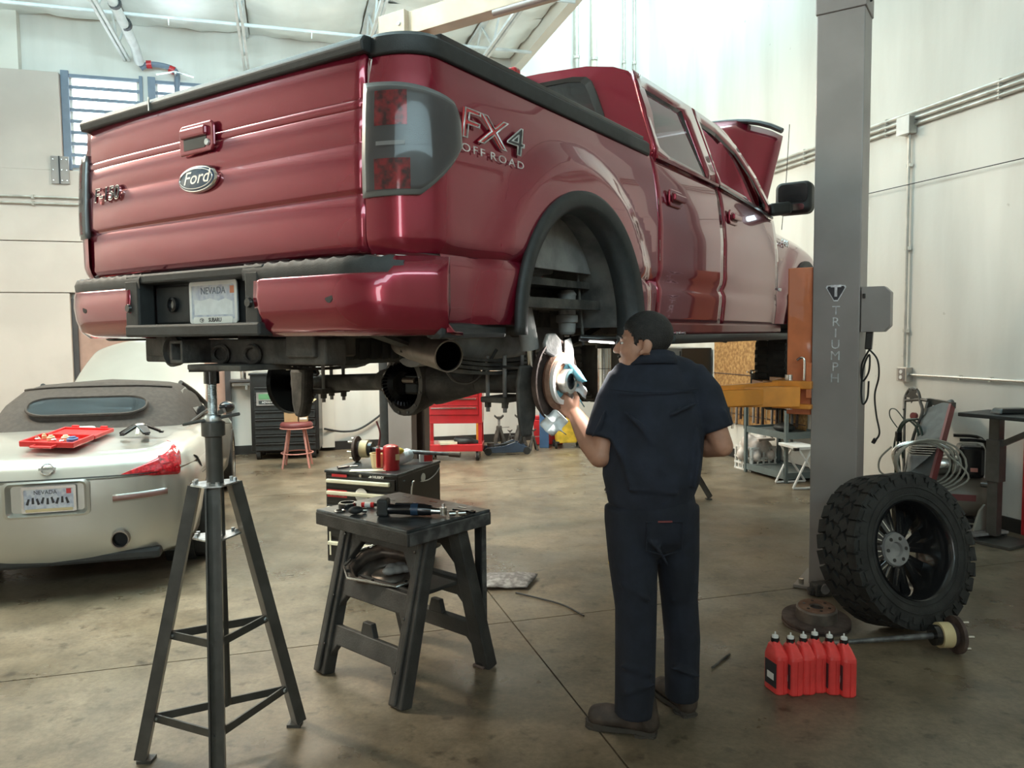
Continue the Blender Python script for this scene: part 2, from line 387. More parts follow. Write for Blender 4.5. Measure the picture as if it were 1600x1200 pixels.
# thicker lower lining of the back wall at the left, in three courses, and the white pier on it
for u1, z0, z1 in ((-2.605,0,2.175),(.2,2.185,2.815),(.2,2.825,3.70),(-2.62,3.70,4.9)):
    rbox(MB(), UL+.01, u1, VB-.14, VB-.002, z0, z1).build('wall_panel', lining, wall_back, smooth=0, bevel=.004)
rbox(MB(), UL+.01, -3.05, VB-.13, VB-.002, 4.9, 5.9).build('pier', white, wall_back, smooth=0)
for k, (a, c) in enumerate((W1, W2)):
    b = MB(); rbox(b, a, c, VB+.08, VB+.1, *WZ); wn = struct(b.build('window_%d' % (k+1), glow, smooth=0))
    b = MB()
    for u0,u1,z0,z1 in ((a,a+.04,WZ[0],WZ[1]),(c-.04,c,WZ[0],WZ[1]),(a,c,WZ[0],WZ[0]+.04),(a,c,WZ[1]-.04,WZ[1])): rbox(b,u0,u1,VB+.03,VB+.08,z0,z1)
    b.build('window_frame', white, wn, smooth=0)
    # security grille: a dark frame with horizontal bars
    g = thing('window_grille', ('blue-grey security grille with horizontal bars over the bright window at the far left','blue-grey security grille behind the tailgate top, second from the left')[k], 'grille', RW((a+c)/2, VB-.03, WZ[0]), RZ, 'security grilles on the high windows')
    hw = (c-a)/2+.02; H_ = WZ[1]-WZ[0]
    MB().box((-hw,-.02,H_/2-.0),(.09,.03,H_+.05)).build('grille_post', barm, g, smooth=0, bevel=.004)
    MB().box((hw,0,H_/2-.02),(.04,.03,H_+.1)).build('grille_post', barm, g, smooth=0, bevel=.004)
    for q in range(9):
        MB().box((0,-.005,.03+q*(H_-.06)/8),(2*hw,.016,.040)).build('grille_bar', barm, g, smooth=0)
b = MB(); b.box((0,0,0),(.20,.02,.34)); o = b.build('mounting_plate', postg, smooth=0, bevel=.004, loc=RW(-2.64,VB-.155,3.70)); o.rotation_euler = (0,0,RZ)
tag(o, 'grey steel mounting plate with screws below the left window grille', 'bracket')
for sx in (-.075,.02,.075):
    for sz in (-.13,0,.13): MB().lathe([(.011,0),(.008,.006),(0,.007)], M.Translation((sx,-.011,sz)) @ M.Rotation(pi/2,4,'X'), 8).build('screw', steel, o)
MB().box((-.005,-.013,0),(.016,.012,.34)).build('hinge_barrel', postd, o, smooth=0)
# baseboards
struct(rbox(MB(), UR-.02, UR, VF, VB, 0, .11).build('baseboard_right', basem, smooth=0))
struct(rbox(MB(), -.72, UR-.02, VB-.02, VB, 0, .12).build('baseboard_back', basem, smooth=0))
# brown door in a dark frame, behind the silver car
d_ = struct(rbox(MB(), -2.54, -.80, VB-.05, VB-.003, 0, 2.05).build('door_1', doorbr, smooth=0))
for u0,u1,z0,z1 in ((-2.60,-2.54,0,2.11),(-.80,-.73,0,2.11),(-2.54,-.80,2.05,2.11)):
    rbox(MB(),u0,u1,VB-.09,VB-.003,z0,z1).build('door_frame', doorfr, d_, smooth=0)
# ceiling: deck, sagging foil batts between white joists
cl = struct(rbox(MB(), UL, 3.35, VF, VB+.2, 5.72, 5.8).build('ceiling', white, smooth=0))
struct(rbox(MB(), 3.27, 3.40, VF, VB, 5.45, 7.6).build('wall_bulkhead', white, smooth=0))
struct(rbox(MB(), 3.40, UR, VF, VB+.2, 7.5, 7.6).build('ceiling_high', white, smooth=0))
JU = [-4.8,-3.3,-1.85,-.4,1.1,2.55]
bays = [(-6.4,-4.85),(-4.75,-3.35),(-3.25,-1.9),(-1.8,-.45),(-.35,1.05),(1.15,2.5),(2.6,3.25)]
for u0, u1 in bays:
    for v0 in (2.6,4.0,5.4,6.8,8.2,9.6):
        v1 = v0+1.42 if v0 < 9 else VB-.01; ph = [random.uniform(0,6) for _ in range(6)]
        P = []
        for i in range(9):
            row = []
            for j in range(9):
                a, c = i/8, j/8; u = u0+(u1-u0)*a; v = v0+(v1-v0)*c
                z = 5.62-.13*sin(pi*a)*sin(pi*c)-.02*sin(9*a+ph[0])*sin(5*c+ph[1])-.015*sin(17*c+4*a+ph[2])-.01*sin(23*a-7*c+ph[3])
                row.append(RW(u, v, z))
            P.append(row)
        MB().grid(P).build('insulation_batt', foil, cl, smooth=180)
for k, u in enumerate(JU):
    jl = ['white steel roof joist farthest left','white steel roof joist second from the left wall','white steel roof joist beside the pale pipe, upper left','white steel roof joist above the truck bed left of the middle','white steel roof joist behind the tailgate corner','white steel roof joist behind the overhead beam of the lift'][k]
    t = thing('roof_joist', jl, 'roof joist', RW(u, VB-.02, 5.15), RZ, 'open-web roof joists')
    MB().box((-.025,-5.5,0),(.03,11,.035)).box((.025,-5.5,0),(.03,11,.035)).build('bottom_chord', trussm, t, smooth=0)
    MB().box((0,-5.5,.44),(.07,11,.04)).build('top_chord', trussm, t, smooth=0)
    for q in range(10):
        y = -q*1.1
        MB().bar((0,y-.02,.43),(0,y-.55,.01),.022,.022).build('web_bar', trussm, t, smooth=0)
        MB().bar((0,y-.55,.01),(0,y-1.08,.43),.022,.022).build('web_bar', trussm, t, smooth=0)
for q, (v, z, r) in enumerate(((9.9,5.30,.022),(8.3,5.30,.022),(6.6,5.32,.018))):
    b = MB(); b.tube([RW(-6.3,v,z),RW(-2,v,z-.01),RW(3.2,v,z)], r, 8); o = b.build('ceiling_pipe', trussm)
    tag(o, ['thin pale pipe crossing under the foil ceiling nearest the back wall','thin pale pipe crossing under the foil ceiling, second from the back wall','thin pale pipe crossing under the foil ceiling nearest the viewer'][q], 'pipe', 'pipes under the ceiling')
    for u in (-4.0,-1.2,.4,1.8): MB().cyl(RW(u,v,z), RW(u,v,z-.09), .016, .006, 8).build('sprinkler_head', steel, o)
o = MB().tube([RW(-1.62,2.8,5.22),RW(-1.68,10.6,5.17),RW(-1.68,10.9,5.08)], .055, 12).build('sprinkler_main', trussm)
tag(o, 'thick pale water pipe running back beside a white roof joist', 'pipe')
for v in (7.5,8.6,9.3,9.9): MB().ring(RW(-1.66,v,5.185), RW(-1.66,v+.06,5.183), .068, .05, 14).build('pipe_clamp', postd, o)
b = MB(); b.tube(spline([(0,0,0),(.1,0,.06),(.3,0,.05),(.42,0,-.02),(.42,0,-.25),(.42,0,-.9)],5), .035, 10); o = b.build('riser_pipe', barm, loc=RW(-1.68,10.98,5.03)); o.rotation_euler = (0,0,RZ)
tag(o, 'blue-grey riser pipe with red couplings on the back wall between the windows', 'pipe')
for x in (.10,.37): MB().cyl((x-.03,0,.055-.03*(x>.2)),(x+.03,0,.06-.06*(x>.2)),.05).build('coupling', redm, o)
b = MB(); b.cyl((.42,-.03,-.06),(.42,-.14,-.06),.014); b.bar((.2,-.14,-.1),(.42,-.14,-.05),.03,.012); b.bar((.42,-.14,-.05),(.64,-.14,-.1),.03,.012); b.build('valve_handle', steel, o)
# vertical pipes on the back wall near the corner
for u, r, mt_, lb in ((4.28,.035,conduit,'grey galvanised vertical pipe rising behind the cab roof'),(4.56,.045,pipew,'cream vertical pipe rising behind the cab roof with a clamp'),(5.05,.02,conduit,'thin dark vertical conduit, left of the pair by the corner'),(5.22,.022,conduit,'thin dark vertical conduit in the wall corner')):
    o = MB().cyl(RW(u,VB-.06,1.2), RW(u,VB-.06,7.45), r).build('wall_pipe', mt_); tag(o, lb, 'pipe', 'vertical pipes on the back wall')
    for z in (3.2,5.7): MB().ring(RW(u,VB-.06,z), RW(u,VB-.06,z+.04), r+.012, r-.004).box(RW(u,VB-.02,z+.02),(.03,.05,.03)).build('pipe_clamp', steel, o)
# conduits on the back wall lining, left
for q, z in enumerate((3.36,3.28)):
    o = MB().cyl(RW(-6.3,VB-.165,z), RW(.1,VB-.165,z), .014, n=10).build('wall_conduit', conduit)
    tag(o, ('upper of two thin conduits on the beige wall left of the tailgate','lower of two thin conduits on the beige wall left of the tailgate')[q], 'conduit', 'conduits on the left wall lining')
    for u in (-2.95,-4.4): MB().box(RW(u,VB-.16,z),(.03,.04,.05),None).build('conduit_strap', conduit, o)
# three conduits on the right wall, box, drop, outlet
for q, z in enumerate((3.56,3.505,3.45)):
    o = MB().cyl(RW(UR-.025,2.5,z), RW(UR-.025,10.9,z), .016, n=10).build('wall_conduit', conduit)
    tag(o, ('topmost of three parallel conduits along the right wall','middle of three parallel conduits along the right wall','lowest of three parallel conduits along the right wall')[q], 'conduit', 'conduits on the right wall')
    for v in (4.9,6.1,7.3): MB().box(RW(UR-.022,v,z),(.03,.025,.045)).build('conduit_strap', conduit, o)
t = thing('junction_box', 'pale square junction box under the conduits on the right wall', 'junction box', RW(UR,5.82,3.375), RZ)
MB().box((-.05,0,.075),(.09,.14,.15)).build('box_body', conduit, t, smooth=0, bevel=.005)
MB().box((-.098,0,.075),(.008,.15,.16)).build('box_cover', whitepl, t, smooth=0, bevel=.003)
b = MB(); b.cyl(RW(UR-.03,5.81,3.375), RW(UR-.03,5.81,1.27), .013, n=10); o = b.build('conduit_drop', conduit)
tag(o, 'vertical conduit dropping from the junction box to the outlet on the right wall', 'conduit')
for z in (3.1,2.35,1.6): MB().box(RW(UR-.02,5.81,z),(.03,.06,.03)).build('conduit_strap', steel, o)
t = thing('wall_outlet', 'grey metal outlet box on the right wall at the foot of the conduit drop', 'outlet', RW(UR,5.80,1.14), RZ)
MB().box((-.035,0,.06),(.07,.125,.13)).build('box_body', conduit, t, smooth=0, bevel=.005)
MB().box((-.073,0,.06),(.005,.07,.11)).build('cover_plate', postg, t, smooth=0, bevel=.002)
for z in (.035,.085): MB().lathe([(.018,0),(.018,.004),(0,.004)], fr((-.076,0,z),(-1,0,0)), 14).build('socket', whitepl, t)
o = MB().cyl(RW(UR-.03,5.73,1.2), RW(UR-.03,2.0,1.2), .013, n=10).build('conduit_run', steel); tag(o, 'bright horizontal conduit running right from the outlet on the right wall', 'conduit')
for v in (5.2,4.9,3.6): MB().box(RW(UR-.02,v,1.2),(.03,.025,.04)).build('conduit_strap', steel, o)
b = MB(); b.cyl(RW(UR-.08,6.40,2.93), RW(UR-.01,6.40,2.93), .02, n=8); b.tube([RW(UR-.05,6.40,2.93),RW(UR-.05,4.0,2.90)], .004, 6); o = b.build('wall_anchor_wire', cableb)
tag(o, 'thin dark wire strung from an anchor on the right wall beside the lift post', 'wire')
# ================================================================ LIFT (axes of the truck: x right, y forward)
YAW = .5841
TX, TY, TZ = -1.1041, 2.7994, HC+.2486
lift = thing('vehicle_lift', 'two-post car lift with grey columns and orange arms holding the red truck', 'car lift', (TX,TY,0), -YAW)
def post(cx, mirror):
    s = -1 if mirror else 1                   # open side towards the truck
    w_, d_, t_ = .27, .245, .012; f0 = 3.285
    prof = [(w_/2,0),(w_/2,d_),(-w_/2,d_),(-w_/2,d_-.07),(-w_/2+.03,d_-.07),(-w_/2+.03,d_-t_),(w_/2-t_,d_-t_),(w_/2-t_,t_),(-w_/2+.03,t_),(-w_/2+.03,.07),(-w_/2,.07),(-w_/2,0)]
    prof = [(cx+s*p[0], f0+p[1]) for p in prof]
    if s < 0: prof = prof[::-1]
    p = MB().prism(prof, 3.5 if not mirror else 3.95).build('post', postg, lift, smooth=0, bevel=.006)
    MB().box((cx,f0+d_/2,.009),(.42,.40,.018)).build('base_plate', postd if mirror else postg, p, smooth=0, bevel=.003)
    for a in (-.17,.17):
        for c in (-.16,.16): MB().cyl((cx+a,f0+d_/2+c,.018),(cx+a,f0+d_/2+c,.05),.016,n=6).build('anchor_bolt', steel, p)
    return p
pr_ = post(1.515, False)
pl_ = post(-2.02, True)
RP = M.Translation((0,0,0))
# upper sleeve of the right post with bolts
b = MB(); b.box((1.515,3.4075,4.6),(.285,.26,2.2)); b.build('post_sleeve', postg, lift, smooth=0, bevel=.006)
for dx in (-.045,.04):
    MB().lathe([(.016,0),(.013,.012),(0,.013)], fr((1.515+dx,3.277,3.585),(0,-1,0)), 10).build('sleeve_bolt', zinc, lift)
for dy,z in ((.03,3.62),(.09,3.56),(.03,3.9),(.16,3.9)):
    MB().lathe([(.014,0),(.011,.012),(0,.013)], fr((1.66,3.29+dy,z),(1,0,0)), 10).build('sleeve_bolt', postd, lift)
# emblem and vertical lettering on the right post face
fx = fr((1.515,3.283,0),(0,-1,0),(1,0,0))
tri = [(-.052,.035),(.052,.035),(.058,.022),(.012,-.062),(-.012,-.062),(-.058,.022)]
e = MB().prism(tri, .002, fx @ M.Translation((0.0,1.845,0))).build('emblem', zinc, pr_, smooth=0)
MB().prism([(x*.86,y*.86-.001) for x,y in tri], .003, fx @ M.Translation((0.0,1.845,0))).build('emblem_field', badgeblk, pr_, smooth=0)
text('emblem_letter', 'T', .095, fx @ M.Translation((0,1.843,.003)), zinc, pr_, .001, bold=.003)
for k, ch in enumerate('TRIUMPH'):
    text('post_letter', ch, .078, fx @ M.Translation((.002,1.725-.0685*k,.001)), zinc, pr_, .001, stretch=1.0)
# left post top and overhead beam
b = MB(); b.box((-2.02,3.4075,4.02),(.29,.27,.56)); b.build('post_head', beamt, lift, smooth=0, bevel=.006)
for z in (4.10,4.19): MB().lathe([(.018,0),(.014,.012),(0,.013)], fr((-1.93,3.27,z),(0,-1,0)), 10).build('head_bolt', zinc, lift)
b = MB(); b.box((-.2,3.33,4.20),(3.6,.012,.17)); b.box((-.2,3.40,4.115),(3.6,.15,.012)); b.box((-.2,3.40,4.285),(3.6,.15,.012)); b.box((-.2,3.47,4.20),(3.6,.012,.17)); b.build('overhead_beam', beamt, lift, smooth=0)
MB().box((-1.78,3.40,3.95),(.03,.17,.32)).build('beam_gusset', beamt, lift, smooth=0)
b = MB(); b.cyl((-.9,3.16,4.0),(1.2,3.16,4.0),.022); b.build('limit_bar', postg, lift)
for x in (-.85,-.55,.2):
    MB().bar((x,3.16,4.0),(x+.05,3.38,4.12),.02,.01).build('bar_hanger', postg, lift, smooth=0)
b = MB(); b.cyl((-2.22,3.36,0),(-2.22,3.36,1.9),.075,n=18); b.build('post_shade_column', blackp, lift)  # black column stands in for the left post's shaded face
# cable bar from the right post to the wall
b = MB(); b.tube([(1.66,3.42,3.92),(2.9,3.02,3.84),(4.3,2.6,3.76)], .022, 8); b.build('conduit_bridge', postg, lift)
# carriage and arms
for s, cx in ((1,1.30),(-1,-1.80)):
    MB().box((cx,3.41,1.54),(.15,.20,.92)).build('carriage', orangel, lift, smooth=0, bevel=.008)
    MB().box((cx-s*.03,3.41,1.27),(.24,.34,.05)).build('arm_yoke', orange, lift, smooth=0, bevel=.006)
    MB().box((cx-s*.03,3.41,1.135),(.24,.34,.03)).build('arm_yoke', orange, lift, smooth=0, bevel=.006)
    for fy, ex, ey in ((3.33,cx-s*.62,2.55),(3.50,cx-s*.55,4.35)):
        a = V((cx-s*.06,fy,1.20)); c = V((ex,ey,1.20)); mid = a.lerp(c,.6)
        MB().bar(a, mid, .13, .10).build('lift_arm', orange, lift, smooth=0, bevel=.006)
        MB().bar(a.lerp(c,.5), c, .10, .07).build('arm_extension', orange if s > 0 else orangel, lift, smooth=0, bevel=.005)
        MB().cyl(c+V((0,0,-.03)), c+V((0,0,.07)), .055, n=18).build('lift_pad', blackp, lift)
        MB().cyl(a+V((0,0,-.09)), a+V((0,0,.13)), .03).build('pivot_pin', steel, lift)
        MB().bar(a+V((0,0,.075)), mid+V((0,0,.06)), .03, .03).build('arm_rib', orange, lift, smooth=0)
# big outer arm seen beside the mechanic
MB().bar((1.30,3.26,1.20),(.86,3.02,1.20),.16,.125).build('lift_arm', orange, lift, smooth=0, bevel=.006)
MB().box((1.37,3.262,1.30),(.03,.03,.22)).build('arm_lock_rod', orangel, lift, smooth=0, bevel=.004)
b = MB(); b.tube(spline([(1.345,3.25,1.30),(1.345,3.25,1.42),(1.325,3.25,1.44),(1.30,3.25,1.425)],5), .008, 8); b.build('release_hook', steel, lift)
# control box with plug and cords on the right side of the post
b = MB(); pb = [(-.045,-.135),(.08,-.135),(.115,-.10),(.115,.10),(.08,.135),(-.045,.135)]
cbx = MB().prism(pb, .11, fr((1.70,3.40,1.73),(0,-1,0),(1,0,0))).build('control_box', postg, lift, smooth=0, bevel=.004)
MB().box((1.672,3.285,1.81),(.016,.012,.028)).build('box_lock', blackg, cbx, smooth=0, bevel=.002)
MB().bar((1.70,3.34,1.60),(1.695,3.33,1.49),.04,.035).build('plug', blackg, lift, smooth=0, bevel=.005)
for pts in ([(1.70,3.33,1.49),(1.66,3.33,1.40),(1.665,3.33,1.30),(1.70,3.33,1.36),(1.70,3.33,1.46),(1.67,3.33,1.38),(1.66,3.33,1.24),(1.67,3.33,1.16),(1.695,3.33,1.20),(1.70,3.33,1.30)],
            [(1.70,3.33,1.49),(1.745,3.33,1.43),(1.755,3.33,1.33),(1.735,3.33,1.22),(1.745,3.33,1.10),(1.765,3.33,.99),(1.74,3.33,.94)]):
    MB().tube(spline(pts,6), .006, 6).build('power_cord', cableb, lift)
MB().bar((1.745,3.33,.955),(1.73,3.33,.925),.03,.022).build('cord_plug', blackg, lift, smooth=0, bevel=.004)
# ================================================================ TRUCK (x right, y forward, z above the body crease)
truck = thing('pickup_truck', 'red crew-cab pickup truck raised on the two-post lift, seen from its right rear corner', 'truck', (TX,TY,TZ), -YAW)
SP = [(-.26,-.05),(-.20,-.02),(-.06,-.006),(-.012,-.008),(0,-.022),(.012,-.012),(.05,-.001),(.28,0),(.42,-.012),(.52,-.026),(.60,-.045),(.66,-.06)]
sp = lambda z: lerp(SP, z)
FC, ZC = .99, -.22                            # rear arch centre
FC2 = 4.66
def bulge(f, z, fc):
    d = sqrt((f-fc)**2+(z-ZC)**2)
    return .034*max(0, min(1, (.72-d)/.10))
def arch(f, fc, R):
    return ZC+sqrt(max(0, R*R-(f-fc)**2)) if abs(f-fc) < R else -9
def skin_panel(b, cols, nz, sgn, prof=sp, fc=FC, bul=True):
    """cols: (r, f, nr, nf, zlow, ztop)"""
    P = []
    for r, f, nr, nf, z0, z1 in cols:
        row = []
        for k in range(nz+1):
            z = z0+(z1-z0)*k/nz; o = prof(z)+(bulge(f,z,fc) if bul else 0)
            row.append((sgn*(r+nr*o), f+nf*o, z))
        P.append(row)
    b.grid(P, flip=(sgn < 0))
CR, CF, R0, DL = .20, .17, .80, 0
def corner(a):                                # plan curve of the rear corner
    r = R0+CR*sin(a); f = CF*(1-cos(a)); n = V((sin(a)/CR, -cos(a)/CF)).normalized(); return r, f, n.x, n.y
A_R = .485
for s in (1,-1):
    CR, CF, R0, DL = (.20,.17,.80,0) if s > 0 else (.14,.115,.775,.085)   # the far bed side sits a little further in
    b = MB(); cols = []
    for i in range(15): r,f,nr,nf = corner(pi/2*i/14); cols.append((r,f,nr,nf,.0,.615))
    fs = [.2,.26,.33,.40,.44]+[FC-.52*cos(pi*i/24) for i in range(25)]+[1.55,1.62,1.70,1.765]
    for f in fs: cols.append((1.0-DL,f,1,0,max(.0,arch(f,FC,A_R)),.615))
    skin_panel(b, cols, 26, s)
    zr = lambda f: max(-.215, arch(f,FC,A_R))
    fa = FC-sqrt(A_R**2-.22**2)
    skin_panel(b, [(1.0-DL,.13+(fa-.13)*i/14,1,0,min(-.001,zr(.13+(fa-.13)*i/14)),0.0) for i in range(15)], 8, s)
    fb = FC+sqrt(A_R**2-.22**2)
    skin_panel(b, [(1.0-DL,fb+(1.765-fb)*i/14,1,0,min(-.001,zr(fb+(1.765-fb)*i/14)),0.0) for i in range(15)], 8, s)
    # front return of the bed side
    b.grid([[(s*(1.0-DL+sp(z)),1.765,z),(s*.90,1.765,z)] for z in [-.215+.83*k/14 for k in range(15)]], flip=(s<0))
    bs = b.build('bed_side', paint, truck, smooth=50)
    # rail cap
    path = [corner(pi/2*i/10) for i in range(11)]+[(1.0-DL,f,1,0) for f in (.3,.7,1.1,1.5,1.745)]
    P = [[(s*(r+nr*o), f+nf*o, z) for o, z in ((-.040,.592),(-.033,.602),(-.036,.648),(-.050,.662),(-.12,.664),(-.13,.60))] for r,f,nr,nf in path]
    MB().grid(P, flip=(s<0)).build('bed_rail_cap', blackp, truck, smooth=40, solid=.006)
    b = MB(); b.bar((s*(.93-DL),.18,.665),(s*(.93-DL),1.70,.665),.05,.02); b.build('tonneau_rail', blackg, truck, smooth=0, bevel=.004)
    # bed inner wall and wheel house
    b = MB(); b.box((s*.82,.95,.30),(.02,1.6,.56)); b.build('bed_inner_wall', dirtg, truck, smooth=0)
    # flare
    rows = []
    sec = [(.520,1.028),(.518,1.042),(.506,1.048),(.472,1.042),(.461,1.034),(.458,.94)]
    for i in range(41):
        a = pi*i/40; ex = 0
        rows.append([(s*(r-DL), FC-R*cos(a), ZC+R*sin(a)) for R, r in sec])
    rows = [[(p[0],p[1],p[2]-.03) for p in rows[0]]]+rows+[[(p[0],p[1],p[2]-.03) for p in rows[-1]]]
    MB().grid(rows, flip=(s<0)).build('wheel_arch_flare', blackp, truck, smooth=60, solid=.006)
    # dark valance behind and ahead of the rear arch
    MB().box((s*(.955-DL),.30,-.235),(.07,.36,.05)).build('side_valance', blackp, truck, smooth=0, bevel=.015); MB().box((s*(.94-DL),1.62,-.24),(.06,.26,.06)).build('side_valance', blackp, truck, smooth=0, bevel=.015)
    # wheel-well liner
    rows = []
    for i in range(25):
        a = pi*i/24; rows.append([(s*(.99-DL), FC-.468*cos(a), ZC+.468*sin(a)),(s*.66, FC-.485*cos(a), ZC+.485*sin(a)),(s*.60, FC-.44*cos(a), ZC+.44*sin(a))])
    MB().grid(rows, flip=(s>0)).build('wheel_well_liner', dirtm, truck, smooth=60)
    # doors --------------------------------------------------
    def gr(z): return .975-.32*(z-.60) if z > .60 else 1.0+sp(z)
    def gp(f, z): return (s*gr(z), f, z)
    def door(name, f0, f1, f1b, ztop, outer, inner):
        b = MB(); n = 18; cols = []
        for i in range(n+1):
            t_ = i/n; f = f0+(f1-f0)*t_; cols.append((1.0, f, 1, 0, -.20, ztop(f)))
        P = []
        for r,f,nr,nf,z0,z1 in cols:
            P.append([(s*(1.0+sp(z)), f, z) for z in [z0+(z1-z0)*k/24 for k in range(25)]])
        b.grid(P, flip=(s<0))
        b.grid([[(s*(1.0+sp(z)),f0,z),(s*.93,f0,z)] for z in [-.2+.8*k/8 for k in range(9)]], flip=(s<0))
        A = [gp(*p) for p in outer]; B = [gp(*p) for p in inner]
        b.loop_ring(A, B, flip=(s>0))
        d = b.build(name, paint, truck, smooth=50, solid=.018)
        # black surround inside the opening, then glass
        cx = sum(p[0] for p in inner)/len(inner); cz = sum(p[1] for p in inner)/len(inner)
        B1 = [(s*(gr(z)-.004), f, z) for f, z in inner]; B2 = [(s*(gr(z)-.012), f+(cx-f)*.07, z+(cz-z)*.09) for f, z in inner]
        MB().loop_ring(B1, B2, flip=(s>0)).build('window_seal', blackg, d, smooth=0)
        return d, B2
    L_ = lambda a, c, n: [(a[0]+(c[0]-a[0])*i/n, a[1]+(c[1]-a[1])*i/n) for i in range(n)]
    o1 = L_((1.825,.60),(1.83,.80),4)+L_((1.83,.80),(1.86,1.045),4)+L_((1.86,1.045),(2.655,1.055),6)+L_((2.655,1.055),(2.735,.60),6)+L_((2.735,.60),(1.825,.60),8)
    i1 = L_((1.895,.66),(1.885,.80),4)+L_((1.885,.80),(1.90,.975),4)+L_((1.90,.975),(2.455,.985),6)+L_((2.455,.985),(2.535,.615),6)+L_((2.535,.615),(1.93,.63),8)
    d1, gl1 = door('rear_door', 1.78, 2.735, 0, lambda f: .60, o1, i1)
    MB().add(gl1, [tuple(range(len(gl1)))]).build('window_glass', tint, d1, smooth=0)
    zt2 = lambda f: .60 if f < 3.0 else .60-.06*min(1,(f-3.0)/.8)
    o2 = L_((2.745,.60),(2.67,1.055),5)+L_((2.67,1.055),(3.05,1.05),4)+L_((3.05,1.05),(3.42,.985),4)+L_((3.42,.985),(3.70,.83),4)+L_((3.70,.83),(3.93,.56),5)+L_((3.93,.56),(2.745,.60),8)
    i2 = L_((2.79,.625),(2.73,.99),5)+L_((2.73,.99),(3.03,.985),4)+L_((3.03,.985),(3.36,.92),4)+L_((3.36,.92),(3.60,.78),4)+L_((3.60,.78),(3.76,.585),5)+L_((3.76,.585),(2.83,.62),8)
    d2, gl2 = door('front_door', 2.745, 3.925, 0, zt2, o2, i2)
    if s < 0: MB().add(gl2, [tuple(range(len(gl2)))]).build('window_glass', tint, d2, smooth=0)
    # bright sill strips
    for d, a, c, z0, z1 in ((d1,1.83,2.73,.603,.603),(d2,2.75,3.9,.603,.555)):
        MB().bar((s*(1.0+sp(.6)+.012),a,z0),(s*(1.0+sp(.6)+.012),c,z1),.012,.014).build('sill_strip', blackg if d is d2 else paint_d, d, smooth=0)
    for d, f, z in ((d1,1.99,.42),(d2,2.93,.44)):
        hb = MB(); hx = fr((s*(1.0+sp(z)+.004), f, z), (s,0,0), (0,1,0)); hb.prism(rrect(.17,.085,.02), .012, hx); h = hb.build('door_handle', paint, d, smooth=0, bevel=.006)
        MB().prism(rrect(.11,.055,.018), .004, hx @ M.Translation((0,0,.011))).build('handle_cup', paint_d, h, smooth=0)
        MB().box((0,0,.03),(.15,.034,.018),hx).box((.06*s,0,.018),(.02,.03,.02),hx).build('handle_grip', paint, h, smooth=0, bevel=.007)
    # rocker and running board
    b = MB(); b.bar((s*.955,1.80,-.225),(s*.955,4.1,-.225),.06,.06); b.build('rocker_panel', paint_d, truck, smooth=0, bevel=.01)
    b = MB(); b.prism([(.0,-.03),(.17,-.03),(.18,-.01),(.17,.015),(.0,.02)], 2.55, fr((s*.93,1.72,-.285),(0,1,0),(s,0,0)) if s > 0 else M.Translation((-.93,1.72,-.285)) @ M(((-1,0,0,0),(0,0,1,0),(0,1,0,0),(0,0,0,1))))
    b.build('running_board', blackp, truck, smooth=0, bevel=.008)
    for f in (1.9,2.8,3.7): MB().bar((s*.75,f,-.24),(s*1.0,f,-.30),.04,.02).build('board_bracket', dirtm, truck, smooth=0)
    # front fender
    b = MB(); fs = [3.935,3.99,4.05,4.1]+[FC2-.52*cos(pi*i/20) for i in range(21)]+[5.2,5.28]
    fs = sorted(fs)
    zt = lambda f: .50-.10*max(0,(f-3.935)/1.3)**1.3
    P = []
    for f in fs:
        z0 = max(-.19, arch(f,FC2,A_R)); z1 = zt(f); row = []
        for k in range(21):
            z = z0+(z1-z0)*k/20; r = 1.0+sp(z)+bulge(f,z,FC2)*.9-.10*max(0,(f-4.9)/.4)**2-.06*max(0,(z-(z1-.12))/.12)**2
            row.append((s*r, f, z))
        row.append((s*.80,f,z1+.03)); P.append(row)
    fd = b.grid(P, flip=(s<0)).build('front_fender', paint, truck, smooth=50)
    rows = [[(s*r, FC2-R*cos(pi*i/32), ZC+R*sin(pi*i/32)) for R, r in sec] for i in range(33)]
    MB().grid(rows, flip=(s<0)).build('wheel_arch_flare', blackp, truck, smooth=60, solid=.006)
    MB().box((s*1.0,4.02,.055),(.012,.13,.022)).build('fender_badge', zinc, fd, smooth=0, bevel=.004)
    # front tyre
    fw = MB(); fw.lathe([(.20,-.13),(.36,-.13),(.40,-.10),(.41,0),(.40,.10),(.36,.13),(.20,.13)], fr((s*.87,FC2,-.46),(s,0,0)), 40)
    ft = fw.build('front_tyre', rubber, truck, smooth=40)
    b = MB()
    for k in range(44):
        a = 2*pi*k/44
        for yy in (-.07,.07): b.box((.41,0,yy),(.02,.034,.09), fr((s*.87,FC2,-.46),(s,0,0)) @ M.Rotation(a+(.07 if yy>0 else 0),4,'Z'))
    b.build('tread_blocks', rubber, ft, smooth=0)['kind'] = 'stuff'
    MB().lathe([(.05,.10),(.21,.09),(.22,.12),(.20,.0),(.05,.02)], fr((s*.87,FC2,-.46),(s,0,0)), 24).build('wheel_rim', blackg, ft)
    rows = []
    for i in range(21):
        a = pi*i/20; rows.append([(s*.99, FC2-.455*cos(a), ZC+.455*sin(a)),(s*.60, FC2-.455*cos(a), ZC+.455*sin(a))])
    MB().grid(rows, flip=(s>0)).build('wheel_well_liner', blackp, truck, smooth=60)
    # mirror
    b = MB(); mx_ = fr((s*1.085,3.98,.70),(0,-1,0),(s,0,0))
    mr = MB().prism(rrect(.25,.225,.045), -.13, mx_).build('side_mirror', blackp, truck, smooth=30, bevel=.03, seg=3)
    MB().prism(rrect(.20,.13,.03), .004, mx_ @ M.Translation((0,.028,0))).build('mirror_glass', chrome if 0 else blackg, mr, smooth=0)
    MB().prism(rrect(.14,.045,.02), .006, mx_ @ M.Translation((.01,-.07,0))).build('convex_glass', chrome, mr, smooth=0)
